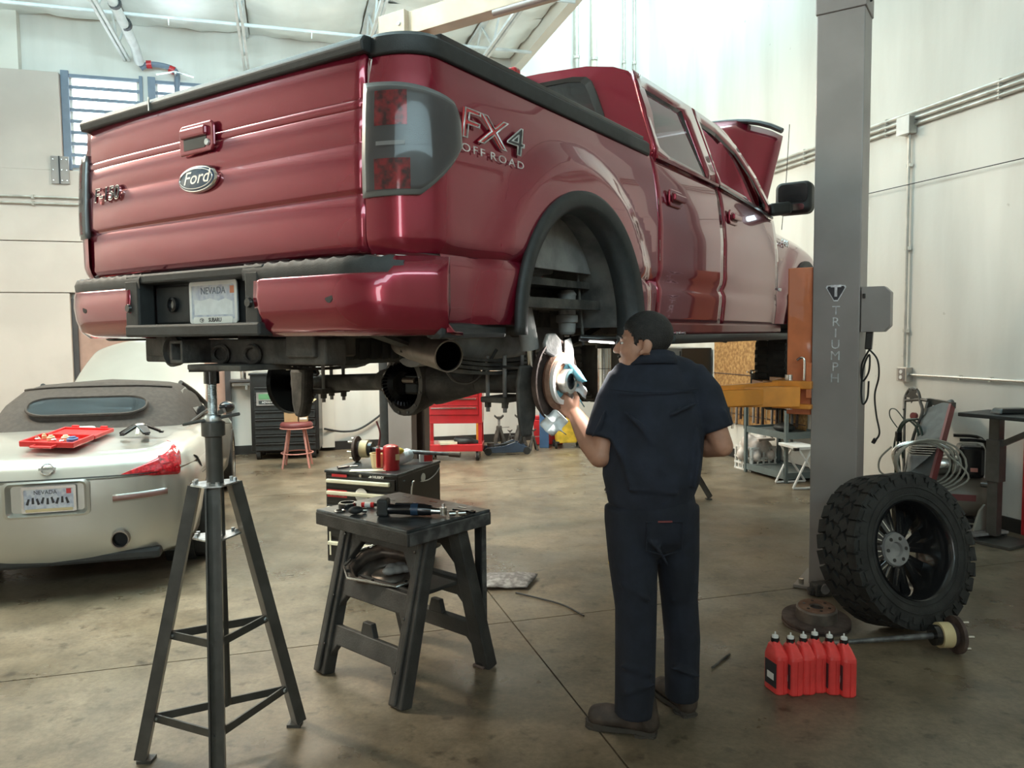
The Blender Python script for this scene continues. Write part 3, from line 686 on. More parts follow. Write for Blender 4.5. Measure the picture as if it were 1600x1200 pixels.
    MB().bar((s*.94,3.88,.61),(s*1.06,3.99,.63),.10,.085).build('mirror_arm', blackp, truck, smooth=0, bevel=.02)
    MB().add([(s*.962,3.70,.59),(s*.962,3.93,.56),(s*.93,3.84,.70),(s*.90,3.78,.72),(s*.93,3.70,.59),(s*.93,3.93,.56)],[(0,1,2,3),(4,5,2,3)]).build('mirror_sail', blackg, truck, smooth=0)
# fender name badge
text('fender_lettering', 'PLATINUM', .045, fr((1.03,4.14,.37),(1,0,.25),(0,1,0)), chrome, truck, .003) if 0 else text('fender_lettering', 'F-150', .075, fr((1.006,4.10,.395),(1,0,.12),(0,1,0)), chrome, truck, .004, shear=.2)
# ---- tailgate
TG = [(-.0,.035),(.012,.012),(.03,.0),(.17,0),(.178,.006),(.186,.007),(.196,.0),(.205,-.003),(.325,-.003),(.335,.004),(.345,.004),(.355,0),(.435,.002),(.441,.006),(.447,.002),(.463,.003),(.469,.007),(.475,.004),(.56,.008),(.60,.012),(.61,.02)]
P = [[(r, y+.012*(r/.78)**4, z) for z, y in TG] for r in [-.785+1.57*i/40 for i in range(41)]]
tg = MB().grid(P).build('tailgate', paint, truck, smooth=40, solid=.03)
b = MB(); pr = [(-.018,.0),(-.024,.028),(-.008,.05),(.06,.055),(.06,0)]
b.prism([(p[0],p[1]) for p in pr], 1.60, fr((-.80,.02,.603),(1,0,0),(0,1,0))); b.build('tailgate_cap', blackp, truck, smooth=0, bevel=.006)
MB().box((-.30,-.003,.63),(.006,.004,.05)).build('cap_seam', zinc, truck, smooth=0)
th = fr((0.0,-.004,.455),(0,-1,0),(1,0,0))
h = MB().prism([(-.10,-.05),(.085,-.05),(.10,-.03),(.10,.04),(.085,.055),(-.085,.055),(-.10,.04)], .012, th).build('tailgate_handle', paint, truck, smooth=0, bevel=.006)
MB().prism([(-.07,-.035),(.05,-.035),(.06,-.02),(.06,.012),(-.07,.012)], .004, th @ M.Translation((0,0,.010))).build('handle_recess', blackg, h, smooth=0)
MB().box((-.005,.022,.018),(.15,.036,.018),th).build('handle_flap', paint, h, smooth=0, bevel=.008)
MB().lathe([(.013,0),(.011,.008),(0,.008)], th @ M.Translation((.066,-.02,.010)), 12).build('handle_lock', zinc, h)
# oval badge
ov = fr((0.0,-.006,.315),(0,-1,0),(1,0,0))
def oval(rx, ry, h, z0, mt_, name, par):
    return MB().lathe([(1,z0),(1,z0+h*.6),(.93,z0+h),(0,z0+h)], ov @ M.Diagonal((rx,ry,1,1)), 40).build(name, mt_, par, smooth=40)
ob = oval(.112,.048,.014,0,chrome,'oval_badge',truck)
oval(.104,.0415,.005,.0115,fordblue,'badge_field',ob)
b = MB(); b.tube([ov @ V((.094*cos(2*pi*i/40),.0345*sin(2*pi*i/40),.0165)) for i in range(40)], .0018, 6, closed=True); b.build('badge_line', chrome, ob)
text('badge_script', 'Ford', .062, ov @ M.Translation((0,.002,.0165)), chrome, ob, .001, stretch=1.25, shear=.35, bold=.0005)
text('tailgate_lettering', 'F-150', .075, fr((-.605,-.006,.325),(0,-1,0),(1,0,0)), chrome, truck, .004, shear=.2, stretch=1.05, bold=.002)
text('lettering_field', 'F-150', .075, fr((-.605,-.011,.325),(0,-1,0),(1,0,0)), badgeblk, truck, .001, shear=.2, stretch=1.05, bold=-.0015)
# ---- tail lamps
for s in (1,-1):
    CR, CF, R0, DL = (.20,.17,.80,0) if s > 0 else (.14,.115,.775,.085)
    def lamp_cols(off, z0f, z1f, n=20, s0=0.0, s1=1.0, nz=10):
        P = []
        for i in range(n+1):
            t_ = s0+(s1-s0)*i/n; a = pi/2*min(1,t_/.86); r,f,nr,nf = corner(a)
            if t_ > .86: f += (t_-.86)*.3
            if t_ <= .0: pass
            z0, z1 = z0f(t_), z1f(t_); row = []
            for k in range(nz+1):
                z = z0+(z1-z0)*k/nz; o = off*(1 if s > 0 else .6)+sp(z)*.6; row.append((s*(r+nr*o), f+nf*o, z))
            P.append(row)
        return P
    top = lambda t_: .505-.02*t_-.055*max(0,(t_-.3))**1.5 - (.05*max(0,(t_-.9)/.1)**2)
    bot = lambda t_: .165+.008*t_ if t_ < .5 else .169+.16*((t_-.5)/.5)**1.15
    c_ = lambda f_, d: (lambda t_: f_(t_)+d)
    lb = MB().grid(lamp_cols(.012, bot, top, nz=12), flip=(s<0)).build('tail_lamp', bezel, truck, smooth=60, solid=.02)
    MB().grid(lamp_cols(.019, c_(bot,.014), c_(top,-.014), s0=.05, s1=.95), flip=(s<0)).build('lamp_lens', lampgry, lb, smooth=60)
    MB().grid(lamp_cols(.0135, lambda t_: .372, lambda t_: .475, s0=.12, s1=.40, n=8, nz=4), flip=(s<0)).build('lamp_reflector', lampinn, lb, smooth=60)
    MB().grid(lamp_cols(.0135, lambda t_: .185, lambda t_: .275, s0=.12, s1=.42, n=8, nz=4), flip=(s<0)).build('lamp_reflector', lampinn, lb, smooth=60)
    MB().grid(lamp_cols(.0145, lambda t_: .305+.02*t_, lambda t_: .335+.02*t_, s0=.08, s1=.9, n=14, nz=3), flip=(s<0)).build('reverse_lamp', bezel, lb, smooth=60)
    MB().grid(lamp_cols(.016, lambda t_: .313, lambda t_: .325, s0=.14, s1=.38, n=8, nz=2), flip=(s<0)).build('lamp_bulb', whitepl, lb, smooth=60)
# bed side decal
dx = fr((1.001,.40,.385),(1,0,.02),(0,1,0))
outline('decal_outline', 'FX4', .135, dx @ M.Translation((-.01,.022,.002)), zinc, truck, .0022, 1.62, .12)
text('decal_fill', 'FX', .135, dx @ M.Translation((-.075,.022,.0006)), redm, truck, .0006, stretch=1.62, shear=.12); text('decal_number', '4', .135, dx @ M.Translation((.125,.022,.001)), badgeblk, truck, .0008, stretch=1.62, shear=.12, bold=.001)
text('decal_word', 'OFF', .036, dx @ M.Translation((-.125,-.052,.002)), zinc, truck, .0008, stretch=1.75, space=1.3); text('decal_word', 'ROAD', .036, dx @ M.Translation((.07,-.052,.002)), zinc, truck, .0008, stretch=1.75, space=1.3)
# ---- rear bumper
def bplan(r):                                 # plan of the bumper face
    a = abs(r); return -.065+.012*(a/.7)**2+ (0 if a < .72 else .165*((a-.72)/.28)**2.2)
def brow(r, zs, off=0): return [(r, bplan(r)+d+off, z) for z, d in zs]
for s in (1,-1):
    rr = [.36+(.64)*i/24 for i in range(25)]
    zs = [(-.055,.012),(-.07,0),(-.12,-.003),(-.17,.004),(-.215,.02),(-.238,.05),(-.24,.09)]
    P = []
    for r in rr:
        row = brow(r, [(z+(.043 if r > .88 and z > -.06 else 0), d) for z, d in zs]); P.append([(s*x, y, z) for x, y, z in row])
    P.append([(s*1.0, .14, z+(.043 if z > -.06 else 0)) for z, d in zs])
    be = MB().grid(P, flip=(s<0)).build('bumper_end', paint, truck, smooth=50, solid=.01)
    for r, z in ((.70,-.13),):
        MB().lathe([(.020,0),(.016,.010),(0,.010)], fr((s*r, bplan(r)-.002, z),(0,-1,0)), 14).build('parking_sensor', blackp, be)
    # step pad with a scalloped edge
    P = []
    for i in range(37):
        r = .30+.70*i/36; sc = .006*(1 if i % 3 == 0 else 0); f = bplan(r)
        P.append([(s*r, f-.004, -.062),(s*r, f-.008, -.03),(s*r, f+.004, -.012+sc),(s*r, f+.07, -.008+sc),(s*r, f+.075, -.02)])
    P = [p for p in P if abs(p[0][0]) < .93]
    MB().grid(P, flip=(s<0)).build('bumper_step_pad', blackp, truck, smooth=40)
# black centre with plate recess
b = MB(); x0, x1 = -.40, .37
b.box((0,-.01,-.028),(.80,.11,.036)); b.box((-.355,-.035,-.13),(.09,.07,.20)); b.box((.345,-.035,-.13),(.07,.07,.20)); b.box((0,-.03,-.222),(.78,.10,.045))
b.box((-.02,.03,-.13),(.70,.02,.19)); bc = b.build('bumper_centre', blackp, truck, smooth=0, bevel=.008)
MB().box((-.20,.012,-.125),(.22,.02,.14)).build('light_panel', blackp, bc, smooth=0, bevel=.006)
MB().lathe([(.028,0),(.028,.012),(.02,.016),(.018,.008),(0,.008)], fr((-.19,.0,-.125),(0,-1,0)), 18).build('trailer_socket', blackg, bc)
for r in (-.37,.335): MB().lathe([(.018,0),(.014,.009),(0,.009)], fr((r,-.071,-.135),(0,-1,0)), 14).build('parking_sensor', blackg, bc)
pf = fr((.045,.008,-.122),(0,-1,0),(1,0,0))
pl = MB().prism(rrect(.262,.142,.008), .008, pf).build('number_plate', platem, truck, smooth=0)
b = MB(); b.loop_ring([pf @ V((*p,.011)) for p in rrect(.272,.150,.01)], [pf @ V((*p,.011)) for p in rrect(.246,.122,.006)]); b.build('plate_frame', whitepl, pl, smooth=0, solid=.004)
MB().prism(rrect(.225,.024,.008), .003, pf @ M.Translation((0,-.064,.010))).build('frame_tab', platew, pl, smooth=0)
text('frame_lettering', 'SUBARU', .020, pf @ M.Translation((.014,-.064,.0135)), badgeblk, pl, .0004, bold=.0006)
b = MB(); b.loop_ring([pf @ V((-.062+.012*cos(a),-.064+.008*sin(a),.0138)) for a in [2*pi*i/20 for i in range(20)]],[pf @ V((-.062+.0095*cos(a),-.064+.006*sin(a),.0138)) for a in [2*pi*i/20 for i in range(20)]])
for x,y in ((-.067,-.062),(-.062,-.066),(-.058,-.066),(-.060,-.062),(-.056,-.063)): b.prism([(.0018*cos(k*pi/3),.0018*sin(k*pi/3)) for k in range(6)], .0006, pf @ M.Translation((x,y,.0135)))
b.build('frame_emblem', badgeblk, pl, smooth=0)
text('plate_state', 'NEVADA', .036, pf @ M.Translation((.0,.040,.009)), fordblue, pl, .0004, stretch=1.0)
text('frame_small_print', 'DEALER OF LAS VEGAS', .012, pf @ M.Translation((0,.066,.012)), badgeblk, pl, .0003) if 0 else None
MB().box((.108,.042,.009),(.022,.026,.001),pf).build('plate_sticker', orangel, pl, smooth=0)
MB().prism([(-.11,-.045),(.11,-.045),(.11,.0),(.07,.012),(.03,.004),(-.02,.014),(-.07,.006),(-.11,.012)], .0006, pf @ M.Translation((0,0,.0084))).build('plate_hills', whiterag, pl, smooth=0)
# ---- hitch, frame, spare tyre
b = MB(); b.box((0,.13,-.30),(1.05,.10,.09)); b.box((-.42,.16,-.27),(.14,.2,.10)); b.box((.42,.16,-.27),(.14,.2,.10)); b.build('hitch_crossbar', dirtm, truck, smooth=0, bevel=.008)
b = MB(); cx = -.13
for c_, d in (((cx-.033,.04,-.30),(.012,.16,.078)),((cx+.033,.04,-.30),(.012,.16,.078)),((cx,.04,-.264),(.078,.16,.012)),((cx,.04,-.336),(.078,.16,.012))): b.box(c_, d)
b.build('hitch_receiver', dirtm, truck, smooth=0, bevel=.003)
b = MB(); b.lathe([(.055,0),(.06,.03),(.05,.035),(.045,.02),(0,.02)], fr((-.25,.05,-.30),(0,-1,0)), 18); b.build('trailer_plug', dirtm, truck)
for x in (-.02,.16):
    MB().tube([(x+.045*cos(a),.07,-.31+.03*sin(a)) for a in [2*pi*k/14 for k in range(14)]], .008, 6, closed=True).build('chain_loop', dirtm, truck)
MB().box((.10,.06,-.355),(.30,.22,.02)).build('hitch_plate', dirtm, truck, smooth=0, bevel=.004)
for s in (1,-1):
    b = MB(); b.bar((s*.43,.12,-.19),(s*.43,5.0,-.19),.07,.13); b.build('frame_rail', dirtm, truck, smooth=0, bevel=.006)
for f in (.2,1.75,2.6,3.6): MB().bar((-.43,f,-.20),(.43,f,-.20),.06,.08).build('cross_member', dirtm, truck, smooth=0)
MB().box((0,2.6,-.12),(1.7,5.0,.04)).build('floor_pan', dirtm, truck, smooth=0)
MB().box((0,.93,-.03),(1.62,1.70,.03)).build('bed_floor', dirtm, truck, smooth=0)
MB().box((0,1.80,.28),(1.78,.03,.62)).build('bed_front_wall', paint_d, truck, smooth=0)
sx = M.Translation((.02,.60,-.255))
st = MB().lathe([(.21,-.095),(.34,-.10),(.375,-.08),(.385,0),(.375,.08),(.34,.10),(.21,.095),(.20,0),(.21,-.095)], sx, 40, cap=False).build('spare_tyre', rubber, truck, smooth=40)
b = MB()
for k in range(52):
    a = 2*pi*k/52
    b.box((.383,0,-.048),(.016,.024,.07), sx @ M.Rotation(a,4,'Z')); b.box((.383,0,.048),(.016,.024,.07), sx @ M.Rotation(a+.06,4,'Z'))
b.build('tread_blocks', rubber, st, smooth=0)['kind'] = 'stuff'
MB().lathe([(.06,-.03),(.20,-.07),(.21,-.09),(.21,.06),(.06,.0)], sx, 28).build('spare_wheel', dirtm, st)
# ---- exhaust
b = MB(); pts = spline([(.50,1.15,-.20),(.50,.80,-.22),(.54,.66,-.27),(.62,.55,-.305)],6); b.tube(pts, .045, 14, cap=False); b.build('exhaust_pipe', exhm, truck)
e0, e1 = V((.455,.54,-.272)), V((.80,.395,-.322)); d_ = (e1-e0).normalized()
b = MB(); b.lathe([(.0,.0),(.050,.006),(.056,.10),(.057,(e1-e0).length),(.052,(e1-e0).length),(.050,.12),(0,.12)], fr(e0, d_), 28); b.build('exhaust_tip', exhm, truck, smooth=40)
b = MB(); b.lathe([(.0495,.13),(.0495,(e1-e0).length-.005)], fr(e0, d_), 24, cap=False); b.build('tip_bore', gearm, truck)
MB().box((.60,.70,-.225),(.16,.12,.06), rotz(.3,(0,0,0)) if 0 else None).build('exhaust_hanger', dirtg, truck, smooth=0, bevel=.02)
# ---- rear axle with its opened differential
AZ = -.47; AF = 1.10
b = MB(); b.cyl((-.80,AF,AZ-.03),(-.05,AF,AZ),.043); b.cyl((.15,AF,AZ),(.80,AF,AZ+.02),.05); b.cyl((-.18,AF,AZ),(-.05,AF,AZ),.05,.09); b.cyl((.18,AF,AZ),(.42,AF,AZ+.01),.105,.052)
b.build('axle_tube', dirtm, truck)
dh = fr((.07,AF-.11,AZ-.005),(0,-1,0),(1,0,0))
def dprof(k): 
    return [((.118*k)*cos(a)*(1.0), (.150*k)*sin(a)*(1.0 if abs(cos(a)) > .5 else .98)) for a in [pi/12+2*pi*i/24 for i in range(24)]]
b = MB(); b.loop_ring([dh @ V((*p,.012)) for p in dprof(1.0)], [dh @ V((*p,.012)) for p in dprof(.80)]); b.loop_ring([dh @ V((*p,.012)) for p in dprof(1.0)], [dh @ V((*p,-.03)) for p in dprof(1.02)], flip=True)
b.loop_ring([dh @ V((*p,-.03)) for p in dprof(1.02)], [dh @ V((*p,-.20)) for p in dprof(.72)], flip=True); b.loop_ring([dh @ V((*p,.012)) for p in dprof(.80)], [dh @ V((*p,-.16)) for p in dprof(.74)])
b.build('differential_housing', dirtm, truck, smooth=30, weld=True)
MB().prism(dprof(.75), .01, dh @ M.Translation((0,0,-.16))).build('housing_back', gearm, truck, smooth=0)
b = MB(); gx = dh @ M.Translation((-.055,0,-.05)) @ M.Rotation(RAD(62),4,'Y')
b.lathe([(.055,-.01),(.105,-.012),(.105,.012),(.06,.025),(.055,-.01)], gx, 40, cap=False)
rg = b.build('ring_gear', gearm, truck, smooth=30)
b = MB()
for k in range(38): b.box((.098,0,.018),(.022,.006,.014), gx @ M.Rotation(2*pi*k/38,4,'Z') @ M.Rotation(.5,4,'X'))
b.build('gear_teeth', steel if 0 else gearm, rg, smooth=0)['kind'] = 'stuff'
MB().box((.02,0,-.06),(.09,.10,.08),dh).cyl(dh @ V((-.04,.015,-.03)), dh @ V((.075,.015,-.03)), .018).build('differential_carrier', gearm, truck, smooth=0, bevel=.012)
MB().cyl(dh @ V((-.02,.018,-.015)), dh @ V((.05,.018,-.015)), .014).build('cross_pin', exhm, truck)
for k in range(12):
    a = pi/12+2*pi*k/12; MB().cyl(dh @ V((.106*cos(a),.135*sin(a),.010)), dh @ V((.106*cos(a),.135*sin(a),.016)), .006, n=8).build('cover_bolt_hole', blackg, truck)
MB().box((.20,AF,AZ+.12),(.10,.10,.07)).build('axle_bracket', dirtm, truck, smooth=0, bevel=.015)
# leaf springs, shocks, bump stops, brackets
for s in (1,-1):
    for k, (l0,l1) in enumerate(((.15,2.0),(.45,1.65),(.62,1.45),(.75,1.35))):
        pts = []
        for i in range(13):
            t_ = i/12; f = l0+(l1-l0)*t_; pts.append(V((s*.56, f, AZ+.055+.018*(3-k) + .16*((f-AF)/.95)**2)))
        b = MB()
        for p, q in zip(pts, pts[1:]): b.bar(p, q, .065, .013, (0,0,1))
        b.build('leaf_spring', dirtm, truck, smooth=0)
    MB().box((s*.56,AF,AZ-.06),(.13,.20,.025)).build('spring_plate', dirtm, truck, smooth=0, bevel=.005)
    for dx_ in (-.045,.045):
        for dy_ in (-.07,.07): MB().cyl((s*.56+dx_,AF+dy_,AZ-.115),(s*.56+dx_,AF+dy_,AZ+.13),.009,n=8).build('u_bolt', dirtg, truck)
    for dx_,dy_ in ((-.045,-.07),(.045,-.07),(-.045,.07),(.045,.07)): MB().cyl((s*.56+dx_,AF+dy_,AZ-.095),(s*.56+dx_,AF+dy_,AZ-.07),.016,n=6).build('u_bolt_nut', dirtm, truck)
    MB().cyl((s*.74,.94,-.03),(s*.755,1.0,-.31),.034,.040).build('shock_absorber', dirtg, truck)
    MB().cyl((s*.755,1.0,-.31),(s*.76,1.02,-.42),.022).build('shock_rod', steel, truck)
    b = MB(); b.prism([(.86,-.02),(1.44,-.02),(1.46,-.12),(1.30,-.14),(1.26,-.26),(1.12,-.26),(1.04,-.20),(.93,-.22),(.86,-.16)], .05, M(((0,0,1,s*.60-.025),(1,0,0,0),(0,1,0,0),(0,0,0,1)))); b.build('spring_hanger_bracket', dirtm, truck, smooth=0, bevel=.012)
    b = MB(); b.prism([(.60,-.02),(.80,-.01),(.84,-.10),(.76,-.20),(.62,-.16)], .03, M(((0,0,1,s*.62-.015),(1,0,0,0),(0,1,0,0),(0,0,0,1)))); b.build('shackle_plate', dirtg, truck, smooth=0, bevel=.01)
    MB().lathe([(.030,0),(.038,.01),(.040,.05),(.050,.055),(.050,.085),(.040,.09),(.040,.17),(.044,.18),(.03,.20)], M.Translation((s*.74,1.34,-.25)), 18).build('bump_stop', dirtg, truck)
    b = MB(); b.tube(spline([(s*.72,.72,.02),(s*.74,1.0,.03),(s*.74,1.3,.06),(s*.78,1.42,.08)],5), .010, 6); b.build('brake_line', dirtm, truck)
    b = MB(); b.tube(spline([(s*.78,1.35,.08),(s*.78,1.38,-.05),(s*.78,1.41,-.22),(s*.78,1.42,-.30)],5), .007, 6); b.build('brake_line', dirtm, truck)
    b = MB(); b.box((s*.64,.98,.04),(.08,.70,.035)); b.build('well_crossrail', dirtg, truck, smooth=0, bevel=.012)
    b = MB(); b.box((s*.605,.98,.13),(.03,.72,.24)); b.build('inner_well_panel', dirtg, truck, smooth=0, bevel=.05, seg=3)
b = MB(); b.cyl((.43,.62,-.29),(.40,1.75,-.27),.085,n=24); b.build('muffler', dirtg, truck, smooth=40)
b = MB(); b.box((-.42,2.4,-.24),(.5,1.1,.16)); b.build('fuel_tank', blackp, truck, smooth=0, bevel=.04)
b = MB(); b.cyl((0.05,1.25,AZ+.03),(.0,2.9,-.28),.035); b.build('drive_shaft', dirtm, truck)
b = MB(); b.box((0,3.7,-.22),(.45,1.0,.22)); b.build('gearbox', dirtm, truck, smooth=0, bevel=.05)
b = MB(); b.box((0,4.75,-.2),(.9,.8,.25)); b.build('engine_underside', dirtm, truck, smooth=0, bevel=.05)
# ---- right rear hub: dust shield, caliper bracket, hub flange; left brake
hc = V((.83,AF-.02,AZ+.025)); hx = fr(hc,(1,0,0),(0,-1,0))
b = MB(); b.lathe([(.06,-.02),(.155,-.025),(.168,-.01),(.175,.01),(.168,.012),(.150,-.01),(.06,-.005)], hx, 40); b.build('dust_shield', rustd, truck, smooth=40)
b = MB(); b.lathe([(.05,0),(.115,.004),(.125,.02),(.115,.035),(.10,.028),(.05,.02)], hx, 36); b.build('parking_brake_drum', rust, truck, smooth=40)
b = MB(); b.ring(hx @ V((0,0,.01)), hx @ V((0,0,.045)), .098, .078, 36); b.build('brake_shoe', steel if 0 else whitepl, truck)
b = MB(); b.ring(hx @ V((0,0,.0)), hx @ V((0,0,.075)), .052, .034, 28); b.build('axle_hub', steel, truck)
MB().lathe([(.034,.0),(.034,.07),(.0,.06)], hx, 24).build('hub_bore', gearm, truck)
b = MB()
pb = [(-.035,.10),(.035,.10),(.05,.02),(.042,-.12),(.02,-.20),(-.03,-.20),(-.045,-.1),(-.05,.02)]
b.prism(pb, .02, fr(hc+V((-.09,-.10,-.03)),(.9,-.43,0),(.43,.9,0))); b.build('caliper_bracket', dirtm, truck, smooth=0, bevel=.01)
b = MB(); b.prism([(x*.75,y*.75) for x,y in [(-.055,-.02),(.0,-.05),(.055,-.02),(.05,.05),(.02,.085),(-.035,.085),(-.06,.03)]], .022, fr(hc+V((.01,-.05,.135)),(.85,-.5,.1),(.5,.85,0))); b.build('caliper_mount', dirtg, truck, smooth=0, bevel=.008)
b = MB(); b.prism([(-.02,-.05),(.035,-.07),(.06,-.03),(.055,.06),(.03,.11),(-.02,.10)], .006, fr(hc+V((.012,.07,.07)),(1,0,0),(0,1,0))); b.build('shield_flap', dirtg, truck, smooth=0)
lc = V((-.83,AF,AZ-.02)); lx = fr(lc,(-1,0,0),(0,-1,0))
MB().lathe([(.05,-.02),(.165,-.02),(.175,.0),(.165,.01),(.05,.0)], lx, 36).build('dust_shield', gearm, truck, smooth=40)
MB().lathe([(.0,.0),(.10,.0),(.12,.03),(.10,.05),(0,.05)], lx, 30).build('brake_drum', rustd, truck, smooth=40)
b = MB(); b.prism([(-.06,.12),(.06,.12),(.045,-.06),(.02,-.13),(-.03,-.13),(-.05,-.06)], .07, fr((-.60,AF-.10,AZ-.06),(0,-1,0),(1,0,0))); b.build('shock_bracket', dirtm, truck, smooth=0, bevel=.02)
for pts in ([(-.7,AF-.05,AZ+.08),(-.62,AF-.12,AZ+.12),(-.55,AF-.08,AZ+.05),(-.62,AF-.03,AZ+.02),(-.7,AF-.08,AZ+.06)],[(-.5,AF-.06,AZ+.10),(-.3,AF-.05,AZ+.07),(0,AF-.04,AZ+.16),(.3,AF-.06,AZ+.10),(.7,AF-.08,AZ+.08)],[(.28,AF-.1,AZ+.10),(.40,AF-.15,AZ+.02),(.52,AF-.16,AZ+.03),(.6,AF-.12,AZ+.16)]):
    MB().tube(spline(pts,6), .007, 6).build('brake_hose', dirtm, truck)
# ---- cab
def roofz(r, f): 
    a = abs(r); z = lerp([(0,1.155),(.57,1.135),(.72,1.10),(.80,1.065),(.845,1.0)], a)
    return z-.03*max(0,(2.0-f)/.15)**2-.05*max(0,(f-2.7)/.5)**2
rs_ = [-.845,-.82,-.80,-.77,-.72,-.65,-.57,-.4,-.2,0,.2,.4,.57,.65,.72,.77,.80,.82,.845]
P = [[(r, f, roofz(r,f)) for r in rs_] for f in [1.86,1.9,1.95,2.0,2.2,2.45,2.7,2.9,3.05,3.15]]
MB().grid(P, flip=True).build('cab_roof', paint, truck, smooth=60, solid=.03, off=-1)
fz = lambda z: 1.795+.11*max(0,z-.60)
def outl(n):
    pts = [(-.93,.30),(-.945,.5),(-.945,.62),(-.90,.85),(-.845,1.0),(-.80,1.05),(-.72,1.085),(-.57,1.115),(-.3,1.13),(0,1.135)]
    pts = pts+[(-x,z) for x,z in pts[-2::-1]]
    return pts
ou = outl(0); iw = [(-.70,.66),(-.725,.69),(-.72,.74),(-.69,.85),(-.64,.97),(-.61,1.03),(-.58,1.055),(-.50,1.07),(-.3,1.075),(0,1.078)]
iw = iw+[(-x,z) for x,z in iw[-2::-1]]
b = MB(); A = [(x,fz(z)+.03*(abs(x)/.9)**4,z) for x,z in ou]; B = [(x,fz(z),z) for x,z in iw]
b.loop_ring(A, B); b.loop_ring([(x,y+.075,z) for x,y,z in A], A)
cw = b.build('cab_rear_wall', paint, truck, smooth=40)
cx_ = [(x*.94, fz(z)-.004, .87+(z-.87)*.90) for x,z in iw]
MB().loop_ring([(x,fz(z)-.006,z) for x,z in iw], cx_).build('window_seal', blackg, cw, smooth=0, solid=.006)
MB().add(cx_, [tuple(range(len(cx_)))]).build('rear_window', tint, cw, smooth=0)
for s in (1,-1):
    b = MB(); zz = [-.2+.80*k/16 for k in range(17)]
    b.grid([[(s*(.995+sp(z)),1.772,z) for z in zz],[(s*.94,1.775,z) for z in zz]], flip=(s>0))
    b.grid([[(s*.945,fz(z)+.036,z) if z <= .62 else (s*(.945-.27*(z-.62)),fz(z)+.036,z) for z in [.58+.47*k/10 for k in range(11)]],[(s*(1+sp(z) if z<.6 else .973-.32*(z-.6)),1.83+(.03*(z-.6) if z>.6 else 0),z) for z in [.58+.47*k/10 for k in range(11)]]], flip=(s<0))
    b.build('cab_corner_pillar', paint, truck, smooth=50)
    b = MB(); b.tube(spline([(s*.795,2.9,1.03),(s*.80,3.2,1.035),(s*.815,3.5,.955),(s*.84,3.75,.80),(s*.87,3.98,.60)],5), .032, 8); b.build('windscreen_pillar', paint, truck)
MB().prism(rrect(.42,.05,.02), .05, fr((0.0,1.80,1.135),(0,-1,0),(1,0,0))).build('high_brake_lamp', lampinn, truck, smooth=0, bevel=.008)
MB().box((.0,1.755,1.137),(.16,.012,.034)).build('cargo_lamp', goldt, truck, smooth=0, bevel=.004)
P = [[(r, f+.10*(1-(r/.8)**2), z) for r in (-.80,-.4,0,.4,.80)] for f, z in ((3.12,1.075),(3.4,.965),(3.7,.80),(3.98,.58))]
MB().grid(P).build('windscreen', clearg, truck, smooth=60)
# interior
b = MB(); b.box((0,3.95,.46),(1.7,.35,.22)); b.build('dashboard', blackp, truck, smooth=0, bevel=.05)
for r in (-.42,.42):
    for f in (3.05,2.1): 
        b = MB(); b.box((r,f,.40),(.50,.16,.62)); b.box((r,f+.03,.80),(.26,.10,.16)); b.build('seat', blackp, truck, smooth=0, bevel=.04)
MB().tube([(-.42+.19*cos(a),3.62+.06*sin(a),.56+.18*sin(a)) for a in [2*pi*k/24 for k in range(24)]], .016, 8, closed=True).build('steering_wheel', blackp, truck)
MB().box((0,2.8,-.05),(1.8,2.2,.04)).build('cab_floor', blackp, truck, smooth=0)
MB().box((0,4.05,.40),(1.75,.06,.40)).build('firewall', blackp, truck, smooth=0)
# hood raised on its cowl hinge
HA = RAD(50); hb_ = V((0,4.22,.60)); ud = V((0,cos(HA),sin(HA))); nd = V((0,-sin(HA),cos(HA)))
P = []
for i in range(17):
    r = -.80+1.6*i/16; a = abs(r); row = []
    L1 = 1.20-.20*(a/.8)**3
    for k in range(11):
        l = L1*k/10; dome = .05*(1 if a < .42 else max(0,(.52-a)/.10))*min(1,k/3)-.05*(a/.8)**4
        row.append(hb_+V((r*(1-.02*k/10),0,0))+ud*l+nd*(dome+.03))
    P.append(row)
hd = MB().grid(P).build('hood', paint, truck, smooth=40, solid=.03)
b = MB(); b.tube([hb_+V((r,0,0))+ud*(1.21-.20*(abs(r)/.8)**3)+nd*(.06-.05*(abs(r)/.8)**4) for r in [-.78+1.56*i/16 for i in range(17)]], .022, 8); b.build('hood_edge_trim', blackg, hd)
b = MB(); b.tube([(1.0,4.42,.55),(1.02,4.40,1.0),(1.05,4.38,1.45)], .0025, 6) if 0 else b.tube([(.93,4.30,.52),(.965,4.28,.9),(.99,4.25,1.28)], .003, 6); b.build('aerial', cableb, truck)
# front end, out of sight behind the lift post
b = MB(); b.box((0,5.25,.12),(1.8,.10,.50)); b.build('grille', chrome, truck, smooth=0, bevel=.03)
b = MB(); b.box((0,5.32,-.18),(1.98,.16,.22)); b.build('front_bumper', chrome, truck, smooth=0, bevel=.04)
# sockets left on the running board
for f in (1.86,1.97):
    t = thing('socket', ('chrome socket on the running board nearest the mechanic','chrome socket on the running board, farther from the mechanic')[f>1.9], 'socket', (0,0,0), 0, 'sockets on the running board')
    p = V((1.03,f,-.262)); wp = V((TX,TY,TZ))+M.Rotation(-YAW,3,'Z') @ p; t.location = wp; t.rotation_euler = (0,0,-YAW)
    b = MB(); b.cyl((-.04,0,.012),(.005,0,.012),.013); b.build('socket_body', steel, t); MB().cyl((.005,0,.012),(.03,0,.012),.009).build('drive_end', chrome, t)
